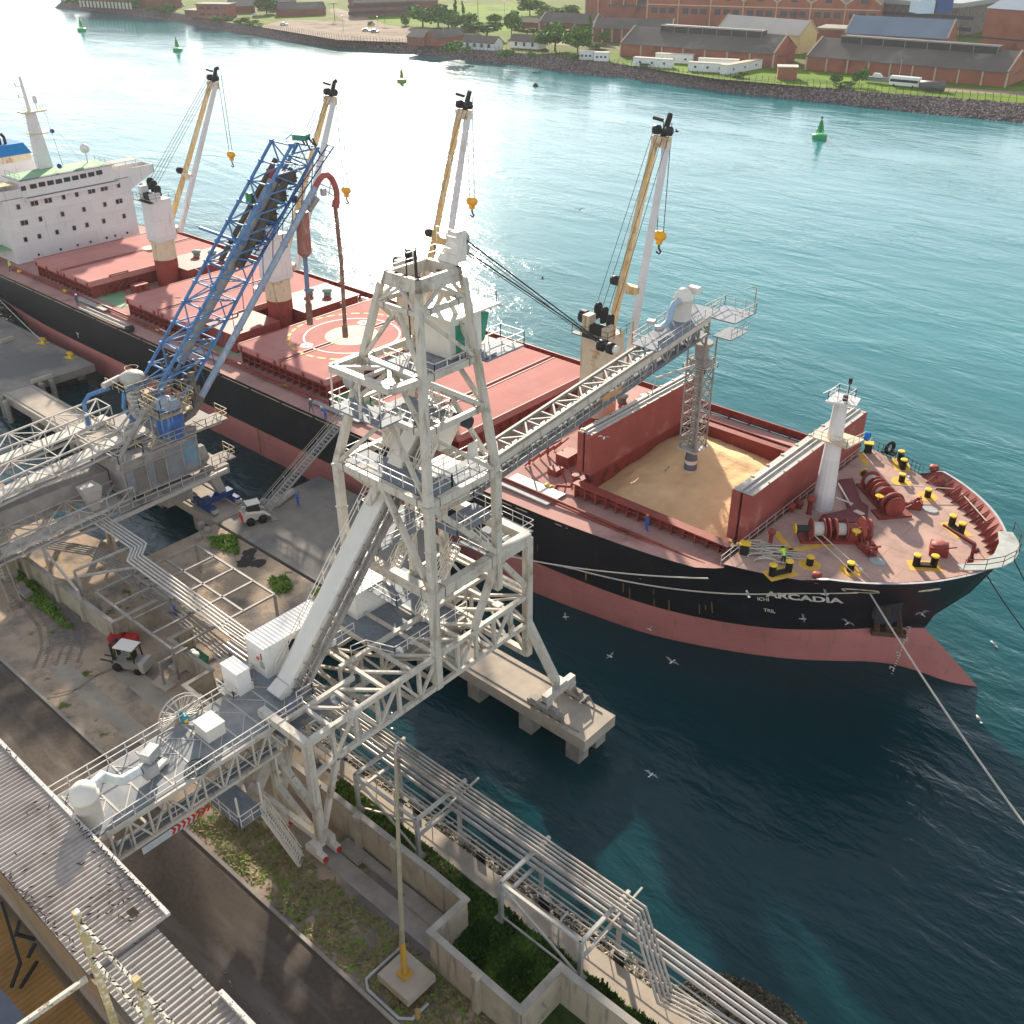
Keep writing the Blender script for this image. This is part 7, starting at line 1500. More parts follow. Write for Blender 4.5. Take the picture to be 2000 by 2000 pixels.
area('lawn', [(700, 44), (890, 58), (1000, 62), (1140, 30), (1000, 6), (880, 10), (860, 30), (760, 32)], m_lawn)
area('lawn', [(1190, 122), (1400, 154), (1540, 166), (1700, 179), (2040, 204), (2040, 165), (1900, 175), (1570, 138), (1500, 128), (1240, 92)], m_lawn)
area('path', [(1780, 168), (1850, 178), (2040, 190), (2040, 182), (1870, 172)], m_sand, LZ+.05)
area('road', [(1010, 75), (1140, 78), (1240, 95), (1200, 97), (1040, 84)], m_sand, LZ+.06)
m_brick = M('red_brick', (.30, .11, .07), .9, var=.15, scale=.15, dirt=(.20, .07, .05), dth=.55, dsc=.1)
m_brick2 = M('dull_brown_brick', (.20, .085, .06), .9, var=.15, scale=.15)
m_froof = M('grey_asbestos_roof', (.14, .125, .11), .95, spec=.05, var=.15, scale=.08, dirt=(.20, .185, .17), dth=.58, dsc=.05)
m_froof2 = M('pale_brown_roof', (.22, .20, .175), .9, var=.12, scale=.1)
m_croof = M('blue_grey_roof', (.17, .22, .28), .6, var=.1, scale=.1)
m_wroof = M('pale_roof', (.50, .46, .40), .9, spec=.08, var=.06, scale=.1)  # whitish roofing of the cream building and the site cabins
m_pil = M('cream_pilaster', (.48, .38, .27), .9)
m_fglass = M('far_window', (.05, .06, .08), .3)
m_wht = M('white_cabin_wall', (.68, .68, .66), .7)
def bldg(name, label, pl_, pr_, depth, eave, ridge, wall=m_brick, roof=m_froof, pil=0, wins=None, lantern=None, cat='building', flat=False, over=.6, z0=LZ, gable=None):
    A, B = GZ(pl_, z0), GZ(pr_, z0); d = (B-A); L = d.length; d.normalize(); n = V((-d.y, d.x, 0))
    if n.y < 0: n = -n
    t = thing(name, label, cat, tuple(A)); Z = V((0, 0, 1))
    def P(s, w_, z): return A+d*s+n*w_+Z*z
    m = MB(); m.hull8([P(0, 0, 0), P(L, 0, 0), P(L, depth, 0), P(0, depth, 0)], [P(0, 0, eave), P(L, 0, eave), P(L, depth, eave), P(0, depth, eave)])
    if not flat:
        for s in (0, L): m.add([P(s, 0, eave), P(s, depth, eave), P(s, depth/2, ridge)], [(0, 1, 2)])
    m.build('wall', wall, t)
    m = MB()
    if flat: m.hull8([P(-over, -over, eave), P(L+over, -over, eave), P(L+over, depth+over, eave), P(-over, depth+over, eave)], [P(-over, -over, ridge), P(L+over, -over, ridge), P(L+over, depth+over, ridge), P(-over, depth+over, ridge)])
    else:
        k = over*(ridge-eave)/(depth/2)
        for s_, e_ in ((-over, depth/2), (depth+over, depth/2)): m.add([P(-.3, s_, eave-k), P(L+.3, s_, eave-k), P(L+.3, e_, ridge), P(-.3, e_, ridge), P(-.3, s_, eave-k+.25), P(L+.3, s_, eave-k+.25), P(L+.3, e_, ridge+.25), P(-.3, e_, ridge+.25)], [(0, 1, 2, 3), (7, 6, 5, 4), (0, 4, 5, 1), (1, 5, 6, 2), (0, 3, 7, 4)])
    rf = m.build('roof', roof, t)
    if gable:
        m = MB()
        for s in (0, L):
            for a, b in ((P(s, -.4, eave), P(s, depth/2, ridge+.4)), (P(s, depth+.4, eave), P(s, depth/2, ridge+.4))): m.beam(a, b, .6, .5)
        m.build('gable_coping', gable, t)
    if lantern:
        a, b = lantern; m = MB(); m.hull8([P(L*a, depth*.38, ridge-1.6), P(L*b, depth*.38, ridge-1.6), P(L*b, depth*.62, ridge-1.6), P(L*a, depth*.62, ridge-1.6)], [P(L*a, depth*.38, ridge+1.3), P(L*b, depth*.38, ridge+1.3), P(L*b, depth*.62, ridge+1.5), P(L*a, depth*.62, ridge+1.5)]); m.build('clerestory', M('dark_clerestory', (.035, .035, .035), .5), rf)
        m = MB(); m.beam(P(L*a, depth*.37, ridge+1.6), P(L*b, depth*.37, ridge+1.6), .5, .35); kk = 7
        for i in range(kk+1): m.beam(P(L*lerp(a, b, i/kk), depth*.375, ridge-1.4), P(L*lerp(a, b, i/kk), depth*.375, ridge+1.4), .25)
        m.build('clerestory_frame', m_froof2, rf)
    for i in range(pil+1 if pil else 0):
        m = MB(); a = P(L*i/pil, -.25, 0); m.beam(a, a+Z*(eave-.2), .6, .5); m.build('pilaster', m_pil, t)
    for row in (wins or []):
        z, h, w_, cnt, m0, side = row
        for i in range(cnt):
            if side: a = P(L+.05, lerp(m0, depth-m0, (i+.5)/cnt), z); b = a+n*w_
            else: a = P(lerp(m0, L-m0, (i+.5)/cnt)-w_/2, -.06, z); b = a+d*w_
            m = MB(); m.add([a, b, b+Z*h, a+Z*h], [(0, 1, 2, 3)]); m.build('window', m_fglass, t)
    return t
D = lambda a, b: (1400+a/3.22, b/3.22)
E8 = lambda a, b: (850+a/3.22, b/3.22)
E3 = lambda a, b: (300+a/3.22, b/3.22)
bldg('warehouse', 'long brick warehouse with dark grey roof and clerestory nearest the far bank on the right', D(558, 438), D(1812, 550), 24, 5.2, 10.5, pil=9, lantern=(.12, .9), gable=m_pil, over=1.0, wins=[(3, .8, 1.6, 5, 2, 1)])
bldg('warehouse', 'brick warehouse with grey roof behind the white site cabins', E8(1165, 350), D(350, 425), 24, 5.2, 10.5, pil=7, lantern=(.2, .86), gable=m_pil, over=1.0, wins=[(3, .8, 1.6, 5, 2, 1)])
bldg('warehouse', 'brick building with blue grey metal roof and small windows', D(790, 330), D(1425, 372), 18, 8.0, 14, roof=m_croof, gable=m_pil, wins=[(5.6, 1.4, 2, 10, 1, 0), (4.5, 1.4, 2.4, 4, 1, 1)])
bldg('warehouse', 'cream yellow gabled building with pale roof and dark stair', D(0, 290), D(512, 340), 14, 7.5, 12.5, wall=M('cream_yellow_wall', (.62, .47, .22), .9), roof=m_wroof, gable=m_pil)
bldg('brick_building', 'plain brick link building with flat dark roof between sheds', D(620, 290), D(800, 300), 16, 7.0, 7.8, wall=m_brick2, roof=m_froof2, flat=True)
# saw-tooth factory: seven gables side by side
A, B = GZ((1262, 56), LZ), GZ((1712, 72), LZ); d = (B-A).normalized(); n = V((-d.y, d.x, 0)); n = n if n.y > 0 else -n; L = (B-A).length; t = thing('factory', 'long red brick factory with a row of gabled roofs across the far skyline', 'factory', tuple(A)); ng = 7; Z = V((0, 0, 1))
for i in range(ng):
    a, b = A+d*(L*i/ng), A+d*(L*(i+1)/ng); c = (a+b)/2; e, r = 14.0, 19.5
    m = MB(); m.add([a, b, b+Z*e, c+Z*r, a+Z*e], [(0, 1, 2, 3, 4)])
    if i in (0, ng-1): q0 = a if i == 0 else b; m.add([q0, q0+n*70, q0+n*70+Z*e, q0+Z*e], [(0, 1, 2, 3)])
    m.build('gable_wall', m_brick, t)
    m = MB()
    for u, v in ((a, c), (b, c)): m.add([u+Z*(e+.1)-n*.5, c+Z*(r+.1)-n*.5, c+Z*(r+.1)+n*70, u+Z*(e+.1)+n*70], [(0, 1, 2, 3)])
    m.build('roof', m_froof, t)
    m = MB(); m.beam(a+Z*e-n*.3, c+Z*r-n*.3, .5); m.beam(b+Z*e-n*.3, c+Z*r-n*.3, .5); m.beam(a-n*.3, a+Z*e-n*.3, .5); m.beam(a+Z*11.6-n*.2, b+Z*11.6-n*.2, .4, .5); m.build('trim', m_pil, t)
    for k in range(3):
        for z, h in ((7.6, 2.6), (14.2, 2.2)):
            if z > 14 and k != 1: continue
            w0 = a.lerp(b, .22+.28*k)-n*.06-d*1.6*0; m = MB(); m.add([w0-d*1.6+Z*z, w0+d*1.6+Z*z, w0+d*1.6+Z*(z+h), w0-d*1.6+Z*(z+h)], [(0, 1, 2, 3)]); m.build('window', m_fglass, t)
bldg('brick_building', 'tall plain brick block left of the gabled factory', E8(945, 110), E8(1262, 125), 30, 22, 23, roof=m_froof, flat=True, pil=4, wins=[(14, 2, 3, 3, 3, 0)])
bldg('brick_building', 'lower brick hall with grey roof in front of the tall block', E8(1090, 118), E8(1350, 130), 16, 7, 10, roof=m_froof)
t = bldg('office_block', 'long flat roofed grey office block with banded walls', D(965, 195), D(1480, 235), 90, 13, 15, wall=M('banded_grey_wall', (.16, .14, .12), .8, dirt=(.10, .09, .085), dth=.5), roof=M('pale_fascia', (.27, .30, .30), .8), flat=True, over=1.5, wins=[(3, 1.6, 60, 1, 10, 0), (8, 1.6, 60, 1, 10, 0)])
for (a, b), sz, mt_, lb in ((D(1285, 80), (9, 7, 5), M('pale_blue_plant', (.42, .52, .58), .6), 'pale blue plant room box on the office roof'), (D(1390, 75), (11, 7, 6), M('dark_blue_tank', (.03, .08, .22), .6), 'dark blue tank unit on the office roof')):
    P = GZ((a, b), LZ+15); m = MB(); m.box((P.x, P.y, LZ+15+sz[2]/2), sz, YAW); m.box((P.x, P.y, LZ+15.2+sz[2]), (sz[0]*.8, sz[1]*.8, .5), YAW); tag(m.build('roof_plant', mt_, loc=tuple(P)), lb, 'roof plant')
bldg('brick_building', 'tall brick building with cream bands at the right edge', D(1645, 320), D(2100, 365), 26, 17, 20, roof=m_croof, wins=[(5.2, .6, 60, 1, 1, 0)])
bldg('low_shed', 'low brick shed range with cream doorways and long grey roof', E8(990, 262), E8(1480, 275), 16, 6, 9.5, wall=m_brick2, pil=8, gable=m_pil)
bldg('low_shed', 'low brick shed with grey roof among the trees', E8(655, 220), E8(990, 235), 16, 6, 9.5, wall=m_brick2, gable=m_pil, pil=3)
bldg('low_shed', 'small dark brick annex left of the low sheds', E8(512, 190), E8(652, 198), 10, 4, 5.5, wall=m_brick2)
bldg('cottage', 'white cottage with brown roof and gable facing right', E8(170, 305), E8(372, 320), 7, 3.2, 5.4, wall=m_wht, roof=M('brown_roof', (.15, .12, .10), .9), cat='cottage', wins=[(1, 1.6, 1.2, 4, 1, 0)])
bldg('cottage', 'white cottage half hidden by a spreading tree', E8(470, 300), E8(650, 312), 7, 3.2, 5.4, wall=m_wht, roof=M('brown_roof', (.15, .12, .10), .9), cat='cottage', wins=[(1, 1.6, 1.2, 3, 1, 0)])
bldg('cottage', 'pale small cottage behind the round bush', E8(145, 245), E8(250, 248), 6, 3, 4.6, wall=m_wht, roof=m_froof2, cat='cottage')
bldg('boat_house', 'small red brick house with grey roof at the fence on the bank', E3(1595, 282), E3(1700, 290), 13, 3.6, 6, roof=m_froof, cat='house')
bldg('boat_house', 'red brick wing with grey roof beside the small bank house', E3(1700, 285), E3(1880, 262), 8, 3.6, 6.2, roof=m_froof, cat='house')
bldg('long_house', 'long two storey brick block with pale galleries', E3(1265, 106), E3(1600, 92), 12, 7.5, 11, wall=m_brick2, roof=m_froof2, cat='house', wins=[(1, 1.8, 26, 2, 2, 0), (4.6, 1.6, 26, 2, 2, 0)])
bldg('long_house', 'farther brick block with grey roof right of the galleries', E3(1610, 75), E3(1790, 68), 12, 6, 9, wall=m_brick2, roof=m_froof2, cat='house')
bldg('bungalow', 'low brown brick bungalow with wide grey roof on the lawn', E3(795, 104), E3(1085, 92), 10, 3.6, 6.6, wall=m_brick2, roof=m_froof, cat='house')
bldg('bungalow', 'brick bungalow with hipped grey roof near the car', E3(490, 84), E3(640, 78), 10, 4, 7.4, wall=m_brick2, roof=m_froof2, cat='house')
bldg('bungalow', 'brick bungalow behind the bush with grey roof', E3(700, 60), E3(900, 50), 12, 4, 7.4, wall=m_brick2, roof=m_froof2, cat='house')
bldg('office', 'two storey brick office with pale flat roof near the shore', E3(278, 112), E3(480, 116), 9, 7, 7.6, flat=True, roof=m_froof2, wall=m_brick, cat='house', wins=[(1.2, 1.4, 3, 4, 1, 0), (4.6, 1.3, 3, 4, 1, 0)])
bldg('office', 'single storey annex left of the brick office', E3(200, 108), E3(275, 112), 9, 3.6, 4.1, flat=True, roof=m_froof2, wall=m_brick2, cat='house')
bldg('apartment_block', 'long dark apartment block with rows of pale windows on the point', (150, 9), (262, 14), 14, 13, 14, flat=True, roof=m_froof, wall=m_brick2, cat='building')
bldg('apartment_block', 'dark apartment block with white stair tower', (268, 13), (322, 17), 14, 13, 14, flat=True, roof=m_froof, wall=m_brick2, cat='building')
for k in range(15):
    P = GZ((158+k*7, 9+k*.35), LZ+2); m = MB(); m.box((P.x, P.y-.3, LZ+2.6), (2.2, .3, 3.6), .0); o = m.build('window_bay', m_wroof, bpy.data.objects['apartment_block'])
# white site cabins
def cabin2(pl_, pr_, depth, h, label, rc=m_wroof, dr=0):
    t = bldg('site_cabin', label, pl_, pr_, depth, h, h+.25, wall=m_wht, roof=rc, flat=True, over=.15, cat='cabin', wins=[(1.2, .8, .9, 3, .4, 0)])
    return t
for a, b, dp, h, lb in ((E8(905, 375), E8(992, 378), 4, 3.1, 'small white cabin, left of the pair near the bank'), (E8(997, 384), E8(1088, 386), 4, 3.1, 'small white cabin, right of the pair near the bank'), (E8(1243, 414), E8(1482, 430), 3.2, 3.0, 'long white site cabin nearest the bank on the left'), (E8(1382, 392), E8(1615, 402), 3.2, 3.2, 'long white site cabin with green door behind another'), (E8(1588, 446), E8(1835, 460), 3.2, 3.0, 'long white site cabin with blue base beside the yellow topped one'), (E8(1650, 425), E8(1900, 436), 3.2, 3.2, 'white site cabin row behind the blue based cabin'), (D(62, 470), D(282, 430), 3.4, 3.1, 'white site cabin turned at an angle with a yellowish roof')):
    cabin2(a, b, dp, h, lb, m_pil if 'yellow' in lb and 'angle' in lb else m_wroof)
bldg('brick_hut', 'small red brick hut with pale flat roof on the lawn', D(378, 500), D(500, 503), 6, 4.2, 4.5, flat=True, roof=m_wroof, over=.3, cat='hut')
# vehicles over there
def far_box_vehicle(p, sz, rz, body, label, cat, name, kind):
    P = GZ(p, LZ+.05); t = thing(name, label, cat, (0, 0, 0)); L, W, H = sz; m = MB()
    if kind == 'bus': m.bb(-L/2, L/2, -W/2, W/2, .45, H); m.bb(-L/2+.1, L/2-.1, -W/2+.05, W/2-.05, H, H+.12)
    else:
        m.hull8([V((-L/2, -W/2, .35)), V((L/2, -W/2, .35)), V((L/2, W/2, .35)), V((-L/2, W/2, .35))], [V((-L/2, -W/2, .85)), V((L/2, -W/2, .8)), V((L/2, W/2, .8)), V((-L/2, W/2, .85))])
        m.hull8([V((-L*.38, -W/2+.05, .85)), V((L*.22, -W/2+.05, .82)), V((L*.22, W/2-.05, .82)), V((-L*.38, W/2-.05, .85))], [V((-L*.28, -W/2+.2, H)), V((L*.08, -W/2+.2, H)), V((L*.08, W/2-.2, H)), V((-L*.28, W/2-.2, H))])
    m.build('body', body, t)
    m = MB()
    if kind == 'bus': m.bb(-L/2+.3, L/2-.3, -W/2-.02, W/2+.02, 1.5, 2.4); m.bb(L/2, L/2+.02, -W/2+.2, W/2-.2, 1.3, 2.5)
    else: m.hull8([V((-L*.35, -W/2+.06, .95)), V((L*.2, -W/2+.06, .92)), V((L*.2, W/2-.06, .92)), V((-L*.35, W/2-.06, .95))], [V((-L*.29, -W/2+.16, H-.1)), V((L*.1, -W/2+.16, H-.1)), V((L*.1, W/2-.16, H-.1)), V((-L*.29, W/2-.16, H-.1))])
    m.build('windows', m_glass, t)
    for x in (-L*.32, L*.32):
        for y in (-W/2, W/2): m = MB(); m.lathe((x, y, .36), [(.05, -.12), (.36, -.12), (.36, .12), (.05, .12)], 10, 'y'); m.build('wheel', m_black, t)
    t.location = P; t.rotation_euler = (0, 0, rz); return t
car_w, car_d, car_b = M('silver_car_paint', (.55, .56, .58), .3), M('dark_silver_car_paint', (.22, .24, .27), .3), M('blue_car_paint', (.04, .07, .25), .3)
for p, bd, lb, rz in (((555, 49), car_w, 'silver car parked alone on the sandy car park', .2), ((716, 61), car_d, 'dark silver car, left of two parked on the car park', .3), ((732, 63), car_b, 'blue car, right of two parked on the car park', .3), ((498, 31), car_w, 'white car in front of the brick bungalow', -.6), ((351, 8), car_d, 'grey car on the road behind the brick office, farther one', 1.2), ((354, 12), car_w, 'pale car on the road behind the brick office, nearer one', 1.2)):
    far_box_vehicle(p, (4.6, 1.9, 1.45), rz, bd, lb, 'car', 'parked_car', 'car')
far_box_vehicle((1766, 169), (10.5, 2.7, 3.2), radians(4), M('white_bus_paint', (.75, .76, .74), .35), 'white bus parked on the lawn before the long warehouse', 'bus', 'bus', 'bus')
P = GZ((1712, 162), LZ); t = thing('motor_boat', 'small grey motor boat with white cabin standing on the lawn', 'boat', (0, 0, 0)); m = MB(); m.hull8([V((-4.4, -.6, .5)), V((3.6, -.4, .6)), V((3.6, .4, .6)), V((-4.4, .6, .5))], [V((-5, -1.3, 1.9)), V((5.4, -.1, 2.2)), V((5.4, .1, 2.2)), V((-5, 1.3, 1.9))]); m.build('hull', M('grey_boat_hull', (.20, .24, .27), .5), t)
m = MB(); m.hull8([V((-2, -.9, 1.9)), V((2, -.7, 2)), V((2, .7, 2)), V((-2, .9, 1.9))], [V((-1.4, -.7, 3.3)), V((.8, -.6, 3.3)), V((.8, .6, 3.3)), V((-1.4, .7, 3.3))]); m.build('cabin', m_wht, t); t.location = P; t.rotation_euler = (0, 0, radians(3))
P = GZ((1819, 177), LZ); m = MB(); m.lathe((0, 0, 1.6), [(.2, -4.4), (1.5, -4.2), (1.5, 4.2), (.2, 4.4)], 14, 'x'); m.box((-2.5, 0, .3), (.6, 2.6, .6)); m.box((2.5, 0, .3), (.6, 2.6, .6)); o = m.build('storage_tank', M('dark_grey_tank', (.10, .105, .11), .6)); o.location = P; o.rotation_euler = (0, 0, radians(4)); tag(o, 'dark grey horizontal tank on the lawn beside the bus', 'tank')
# trees: tapered trunk, crown of leaf clumps
lf = [M('leaf_dark', (.05, .115, .02), .85, spec=.15), M('leaf_mid', (.09, .20, .03), .85, spec=.15), M('leaf_bright', (.17, .30, .04), .85, spec=.15)]
m_trunk = M('tree_bark', (.09, .065, .045), .9)
def crown(kind, seed, n=900):
    rr = random.Random(seed); m = MB(); lobes = []
    if kind == 'round': lobes = [(rr.uniform(-.32, .32), rr.uniform(-.32, .32), rr.uniform(.45, .85), rr.uniform(.2, .34)) for _ in range(11)]
    elif kind == 'flat': lobes = [(rr.uniform(-.42, .42), rr.uniform(-.42, .42), rr.uniform(.62, .88), rr.uniform(.15, .24)) for _ in range(14)]
    elif kind == 'tall': lobes = [(rr.uniform(-.1, .1), rr.uniform(-.1, .1), z, .17*(1.25-z)) for z in (.25, .35, .45, .55, .65, .75, .85, .95)]
    elif kind == 'bush': lobes = [(rr.uniform(-.35, .35), rr.uniform(-.35, .35), rr.uniform(.2, .65), rr.uniform(.18, .3)) for _ in range(9)]
    for _ in range(n):
        l = lobes[rr.randrange(len(lobes))]; u, v = rr.uniform(0, 2*pi), rr.uniform(-1, 1); r = l[3]*rr.uniform(.55, 1.12); s = sqrt(1-v*v); c = V((l[0]+r*s*cos(u), l[1]+r*s*sin(u), l[2]+r*v*.75))
        m.cur = 0 if rr.random() < .35 else (1 if rr.random() < .7 else 2); sz = rr.uniform(.022, .058); a = V((rr.gauss(0, 1), rr.gauss(0, 1), rr.gauss(0, 1))).normalized()*sz; b = V((rr.gauss(0, 1), rr.gauss(0, 1), rr.gauss(0, 1))).normalized()*sz
        m.add([c-a-b, c+a-b, c+a+b, c-a+b], [(0, 1, 2, 3)])
    return m
protos = {}
def tree(p, hp, wp_, kind, label, v=0, cat='tree', name=None):
    P = GZ(p, LZ); dist = (P-O_).length; h = hp*dist/FPX; w_ = wp_*dist/FPX*1.15
    key = (kind, v % 3)
    if key not in protos:
        t = thing(name or ('shrub' if kind == 'bush' else ('palm_tree' if kind == 'palm' else 'leafy_tree')), 'x', cat, (0, 0, 0))
        if kind == 'palm':
            m = MB(); rr = random.Random(v)
            for k in range(22):
                a = 2*pi*k/22+rr.uniform(-.1, .1); el = rr.uniform(-.5, .9); c = V((0, 0, .93)); prev = c
                for i in range(1, 6):
                    tt = i/5; q_ = c+V((cos(a)*.5*tt, sin(a)*.5*tt, (.10*el*tt)-.16*tt*tt)); sd_ = V((-sin(a), cos(a), 0))*.035*(1.2-tt); m.cur = k % 2; m.add([prev-sd_, prev+sd_, q_+sd_*.8, q_-sd_*.8], [(0, 1, 2, 3)]); prev = q_
            m.build('crown', lf, t)
        else: crown(kind, 31+v*7+len(protos), 1700 if kind != 'bush' else 1000).build('crown', lf, t)
        m = MB()
        if kind == 'bush':
            for k in range(3): m.tube((0, 0, -.02), (.18*cos(k*2.1), .18*sin(k*2.1), .45), .025, .012, 5)
        else:
            tz = .93 if kind == 'palm' else .55; m.tube((0, 0, -.02), (.01, 0, tz), .03 if kind != 'palm' else .018, .015, 7)
            if kind in ('round', 'flat'):
                for k in range(5): a = k*1.26; m.tube((0, 0, .28+.05*k), (.26*cos(a), .26*sin(a), .62), .014, .006, 5)
        m.build('trunk' if kind != 'bush' else 'stem', m_trunk, t); protos[key] = t; o = t
    else: o = dup(protos[key], (0, 0, 0))
    o.location = P; o.scale = (w_, w_, h); o.rotation_euler = (0, 0, R_.uniform(0, 6)); o['label'] = label; o['category'] = 'shrub' if kind == 'bush' else cat
    o['group'] = 'trees and shrubs on the far bank'
    return o
TR = [((826, 52), 32, 48, 'round', 'bright round tree, left of the big green group by the car park'), ((856, 52), 36, 46, 'round', 'wide green tree right of the bright round tree beside the car park'), ((876, 56), 26, 36, 'round', 'dark low tree in front of the pines by the car park'), ((904, 60), 28, 36, 'round', 'dark round tree below the pines on the lawn edge'), ((890, 50), 42, 14, 'tall', 'tall dark pine behind the round trees on the lawn'), ((904, 30), 22, 12, 'tall', 'small dark cypress standing on the lawn'),
 ((952, 78), 28, 62, 'flat', 'flat topped spreading tree behind the white cottage'), ((999, 72), 42, 30, 'round', 'tall dark tree beside the flat topped tree'), ((966, 48), 16, 22, 'round', 'small pale bushy tree on the lawn'), ((1030, 70), 12, 34, 'flat', 'low flat topped tree before the low brick shed'), ((1084, 100), 44, 58, 'round', 'big spreading tree in front of the low brick sheds'), ((1128, 104), 42, 44, 'round', 'dense tree right of the big spreading tree'), ((1151, 100), 56, 16, 'tall', 'tall dark cypress beside the dense tree'), ((1180, 87), 24, 16, 'round', 'small dark round tree at a brick shed doorway'),
 ((1035, 30), 28, 34, 'round', 'round green tree beyond the lawn, left of two'), ((1054, 28), 20, 22, 'round', 'dark tree beyond the lawn, right of two'), ((1075, 36), 20, 44, 'round', 'wide green shrub tree before the tall brick block'), ((1110, 34), 18, 34, 'round', 'low green tree at the foot of the tall brick block'),
 ((893, 103), 22, 40, 'bush', 'large round green bush beside the brick bank house'), ((988, 113), 18, 28, 'bush', 'round green bush on the bank below the cottages'), ((1042, 113), 12, 20, 'bush', 'small green bush right of the cottage fence'), ((1120, 118), 14, 20, 'bush', 'green bush left of the small white cabins'), ((1165, 96), 14, 28, 'bush', 'pale grassy shrub beside the cypress'), ((1443, 152), 12, 24, 'bush', 'green bush at the corner of the angled cabin'), ((1677, 168), 28, 18, 'round', 'dark narrow tree left of the motor boat'), ((1632, 163), 20, 18, 'bush', 'brown twiggy shrub on the fence line'), ((1650, 172), 12, 34, 'bush', 'low scrub below the dark narrow tree'),
 ((1258, 132), 9, 14, 'bush', 'small bush before the long white cabin'), ((934, 44), 50, 24, 'palm', 'tall palm tree on the lawn'), ((752, 43), 46, 20, 'palm', 'slim palm tree before the galleried block'), ((654, 40), 30, 24, 'palm', 'short palm by the sandy road'), ((1100, 52), 22, 20, 'palm', 'palm in front of the low brick sheds'), ((792, 50), 22, 14, 'bush', 'dark shrub before the bright round tree'), ((521, 27), 28, 30, 'round', 'round tree among the bungalows'), ((535, 22), 14, 20, 'bush', 'bush in front of the bungalow on the lawn'), ((470, 46), 12, 26, 'bush', 'bush on the bank near the bungalow lawn'), ((497, 52), 12, 22, 'bush', 'dark bush at the start of the post fence'), ((420, 42), 10, 24, 'bush', 'low bush on the bank right of the brick office'), ((446, 40), 8, 18, 'bush', 'small bush on the bank below the brick office'),
 ((130, 6), 12, 18, 'bush', 'shrub at the very tip of the point'), ((160, 10), 12, 28, 'bush', 'low shrub on the point before the apartments'), ((190, 12), 10, 26, 'bush', 'second shrub on the point before the apartments'), ((258, 16), 16, 22, 'bush', 'taller shrub between the two apartment blocks'), ((318, 24), 14, 26, 'bush', 'shrub on the bank below the stair tower'), ((335, 22), 16, 20, 'bush', 'green shrub at the sandy track'), ((300, 22), 8, 24, 'bush', 'low shrub on the bank before the right apartments'), ((225, 14), 10, 22, 'bush', 'low shrub below the middle of the apartments'), ((1242, 36), 12, 20, 'bush', 'shrub at the brick block corner'), ((725, 50), 8, 10, 'bush', 'tiny shrub beside the slim palm')]
for i, (p, h, w_, k, lb) in enumerate(TR): tree(p, h, w_, k, lb, i)
# post fences on the bank
def pfence(label, a_px, _u, n, h, z=LZ):
    pts = [GZ(p, z) for p in a_px]; t = thing('post_fence', label, 'fence', tuple(pts[0])); tot = [0]
    for a, b in zip(pts, pts[1:]): tot.append(tot[-1]+(b-a).length)
    for k in range(n):
        s = tot[-1]*k/(n-1)
        for i in range(len(pts)-1):
            if s <= tot[i+1]+1e-6: P = pts[i].lerp(pts[i+1], (s-tot[i])/(tot[i+1]-tot[i])); break
        m = MB(); m.path([P, P+V((0, 0, h*.65)), P+V((.35*R_.choice((-1, 1)), -.3, h))], .09, 4); m.build('post', m_dark, t)
    m = MB(); [m.beam(a+V((0, 0, h*.6)), b+V((0, 0, h*.6)), .04) for a, b in zip(pts, pts[1:])]; m.build('wire', m_dark, t); return t
pfence('fence of dark crooked posts along the far lawn edge', [(1190, 130), (1400, 158), (1550, 170), (1700, 182), (1850, 193), (2030, 207)], 0, 70, 3.0)
pfence('fence of thin posts along the sandy car park', [(505, 56), (560, 64), (660, 78), (800, 90)], 0, 60, 3.0)
pfence('fence of thin posts in front of the cottages', [(800, 90), (880, 94), (960, 101), (1060, 110), (1120, 118)], 0, 44, 2.8)
for p, h, lb in ((D(1143, 500), 30, 'thin lamp post before the long warehouse'), ((739, 62), 24, 'thin pole on the sandy car park, right one'), ((671, 58), 22, 'thin pole on the sandy car park, left one'), (E8(435, 110), 26, 'thin pole between palm and spreading trees'), ((867, 88), 34, 'thin pole behind the brick bank house')):
    P = GZ(p, LZ); hh = h*(P-O_).length/FPX; m = MB(); m.tube(P, P+V((0, 0, hh)), .14, .09, 6); m.box(P+V((0, -.3, hh)), (.3, .9, .2)); tag(m.build('street_lamp', m_steel, loc=tuple(P)), lb, 'lamp post')
# navigation buoys
m_bgreen = M('buoy_green', (.01, .30, .09), .45)
def buoy(p, wpx, label, mat, tilt=0):
    P = GZ(p, 0); s = wpx*(P-O_).length/FPX/3.2; t = thing('navigation_buoy', label, 'buoy', (0, 0, 0), 'green navigation buoys in the channel')
    m = MB(); m.lathe((0, 0, -.5), [(1.8, 0), (1.9, .3), (1.9, 1.3), (1.75, 1.5), (.4, 1.55)], 18); m.build('float', mat, t)
    m = MB()
    for k in range(6): a = k*pi/3; m.beam((1.0*cos(a), 1.0*sin(a), 1.2), (.3*cos(a), .3*sin(a), 4.2), .16)
    for z, r in ((2.2, .92), (3.2, .62), (4.2, .4)): m.path([(r*cos(t_), r*sin(t_), z) for t_ in [2*pi*k/12 for k in range(12)]], .09, 5, closed=True)
    m.hull8([V((-.5, -.05, 1.3)), V((.5, -.05, 1.3)), V((.5, .05, 1.3)), V((-.5, .05, 1.3))], [V((-.25, -.05, 3.9)), V((.25, -.05, 3.9)), V((.25, .05, 3.9)), V((-.25, .05, 3.9))]); m.build('lattice_tower', mat, t)
    m = MB(); m.lathe((0, 0, 4.2), [(.4, 0), (.4, .1), (.12, .2), (.12, .5), (.25, .55), (.25, .95), (.05, 1.1)], 10); m.build('lantern', m_dark, t)
    t.location = P; t.scale = (s, s, s); t.rotation_euler = (0, 0, .7)
buoy((1600, 270), 22, 'large green lantern buoy floating nearest the long warehouse', m_bgreen)
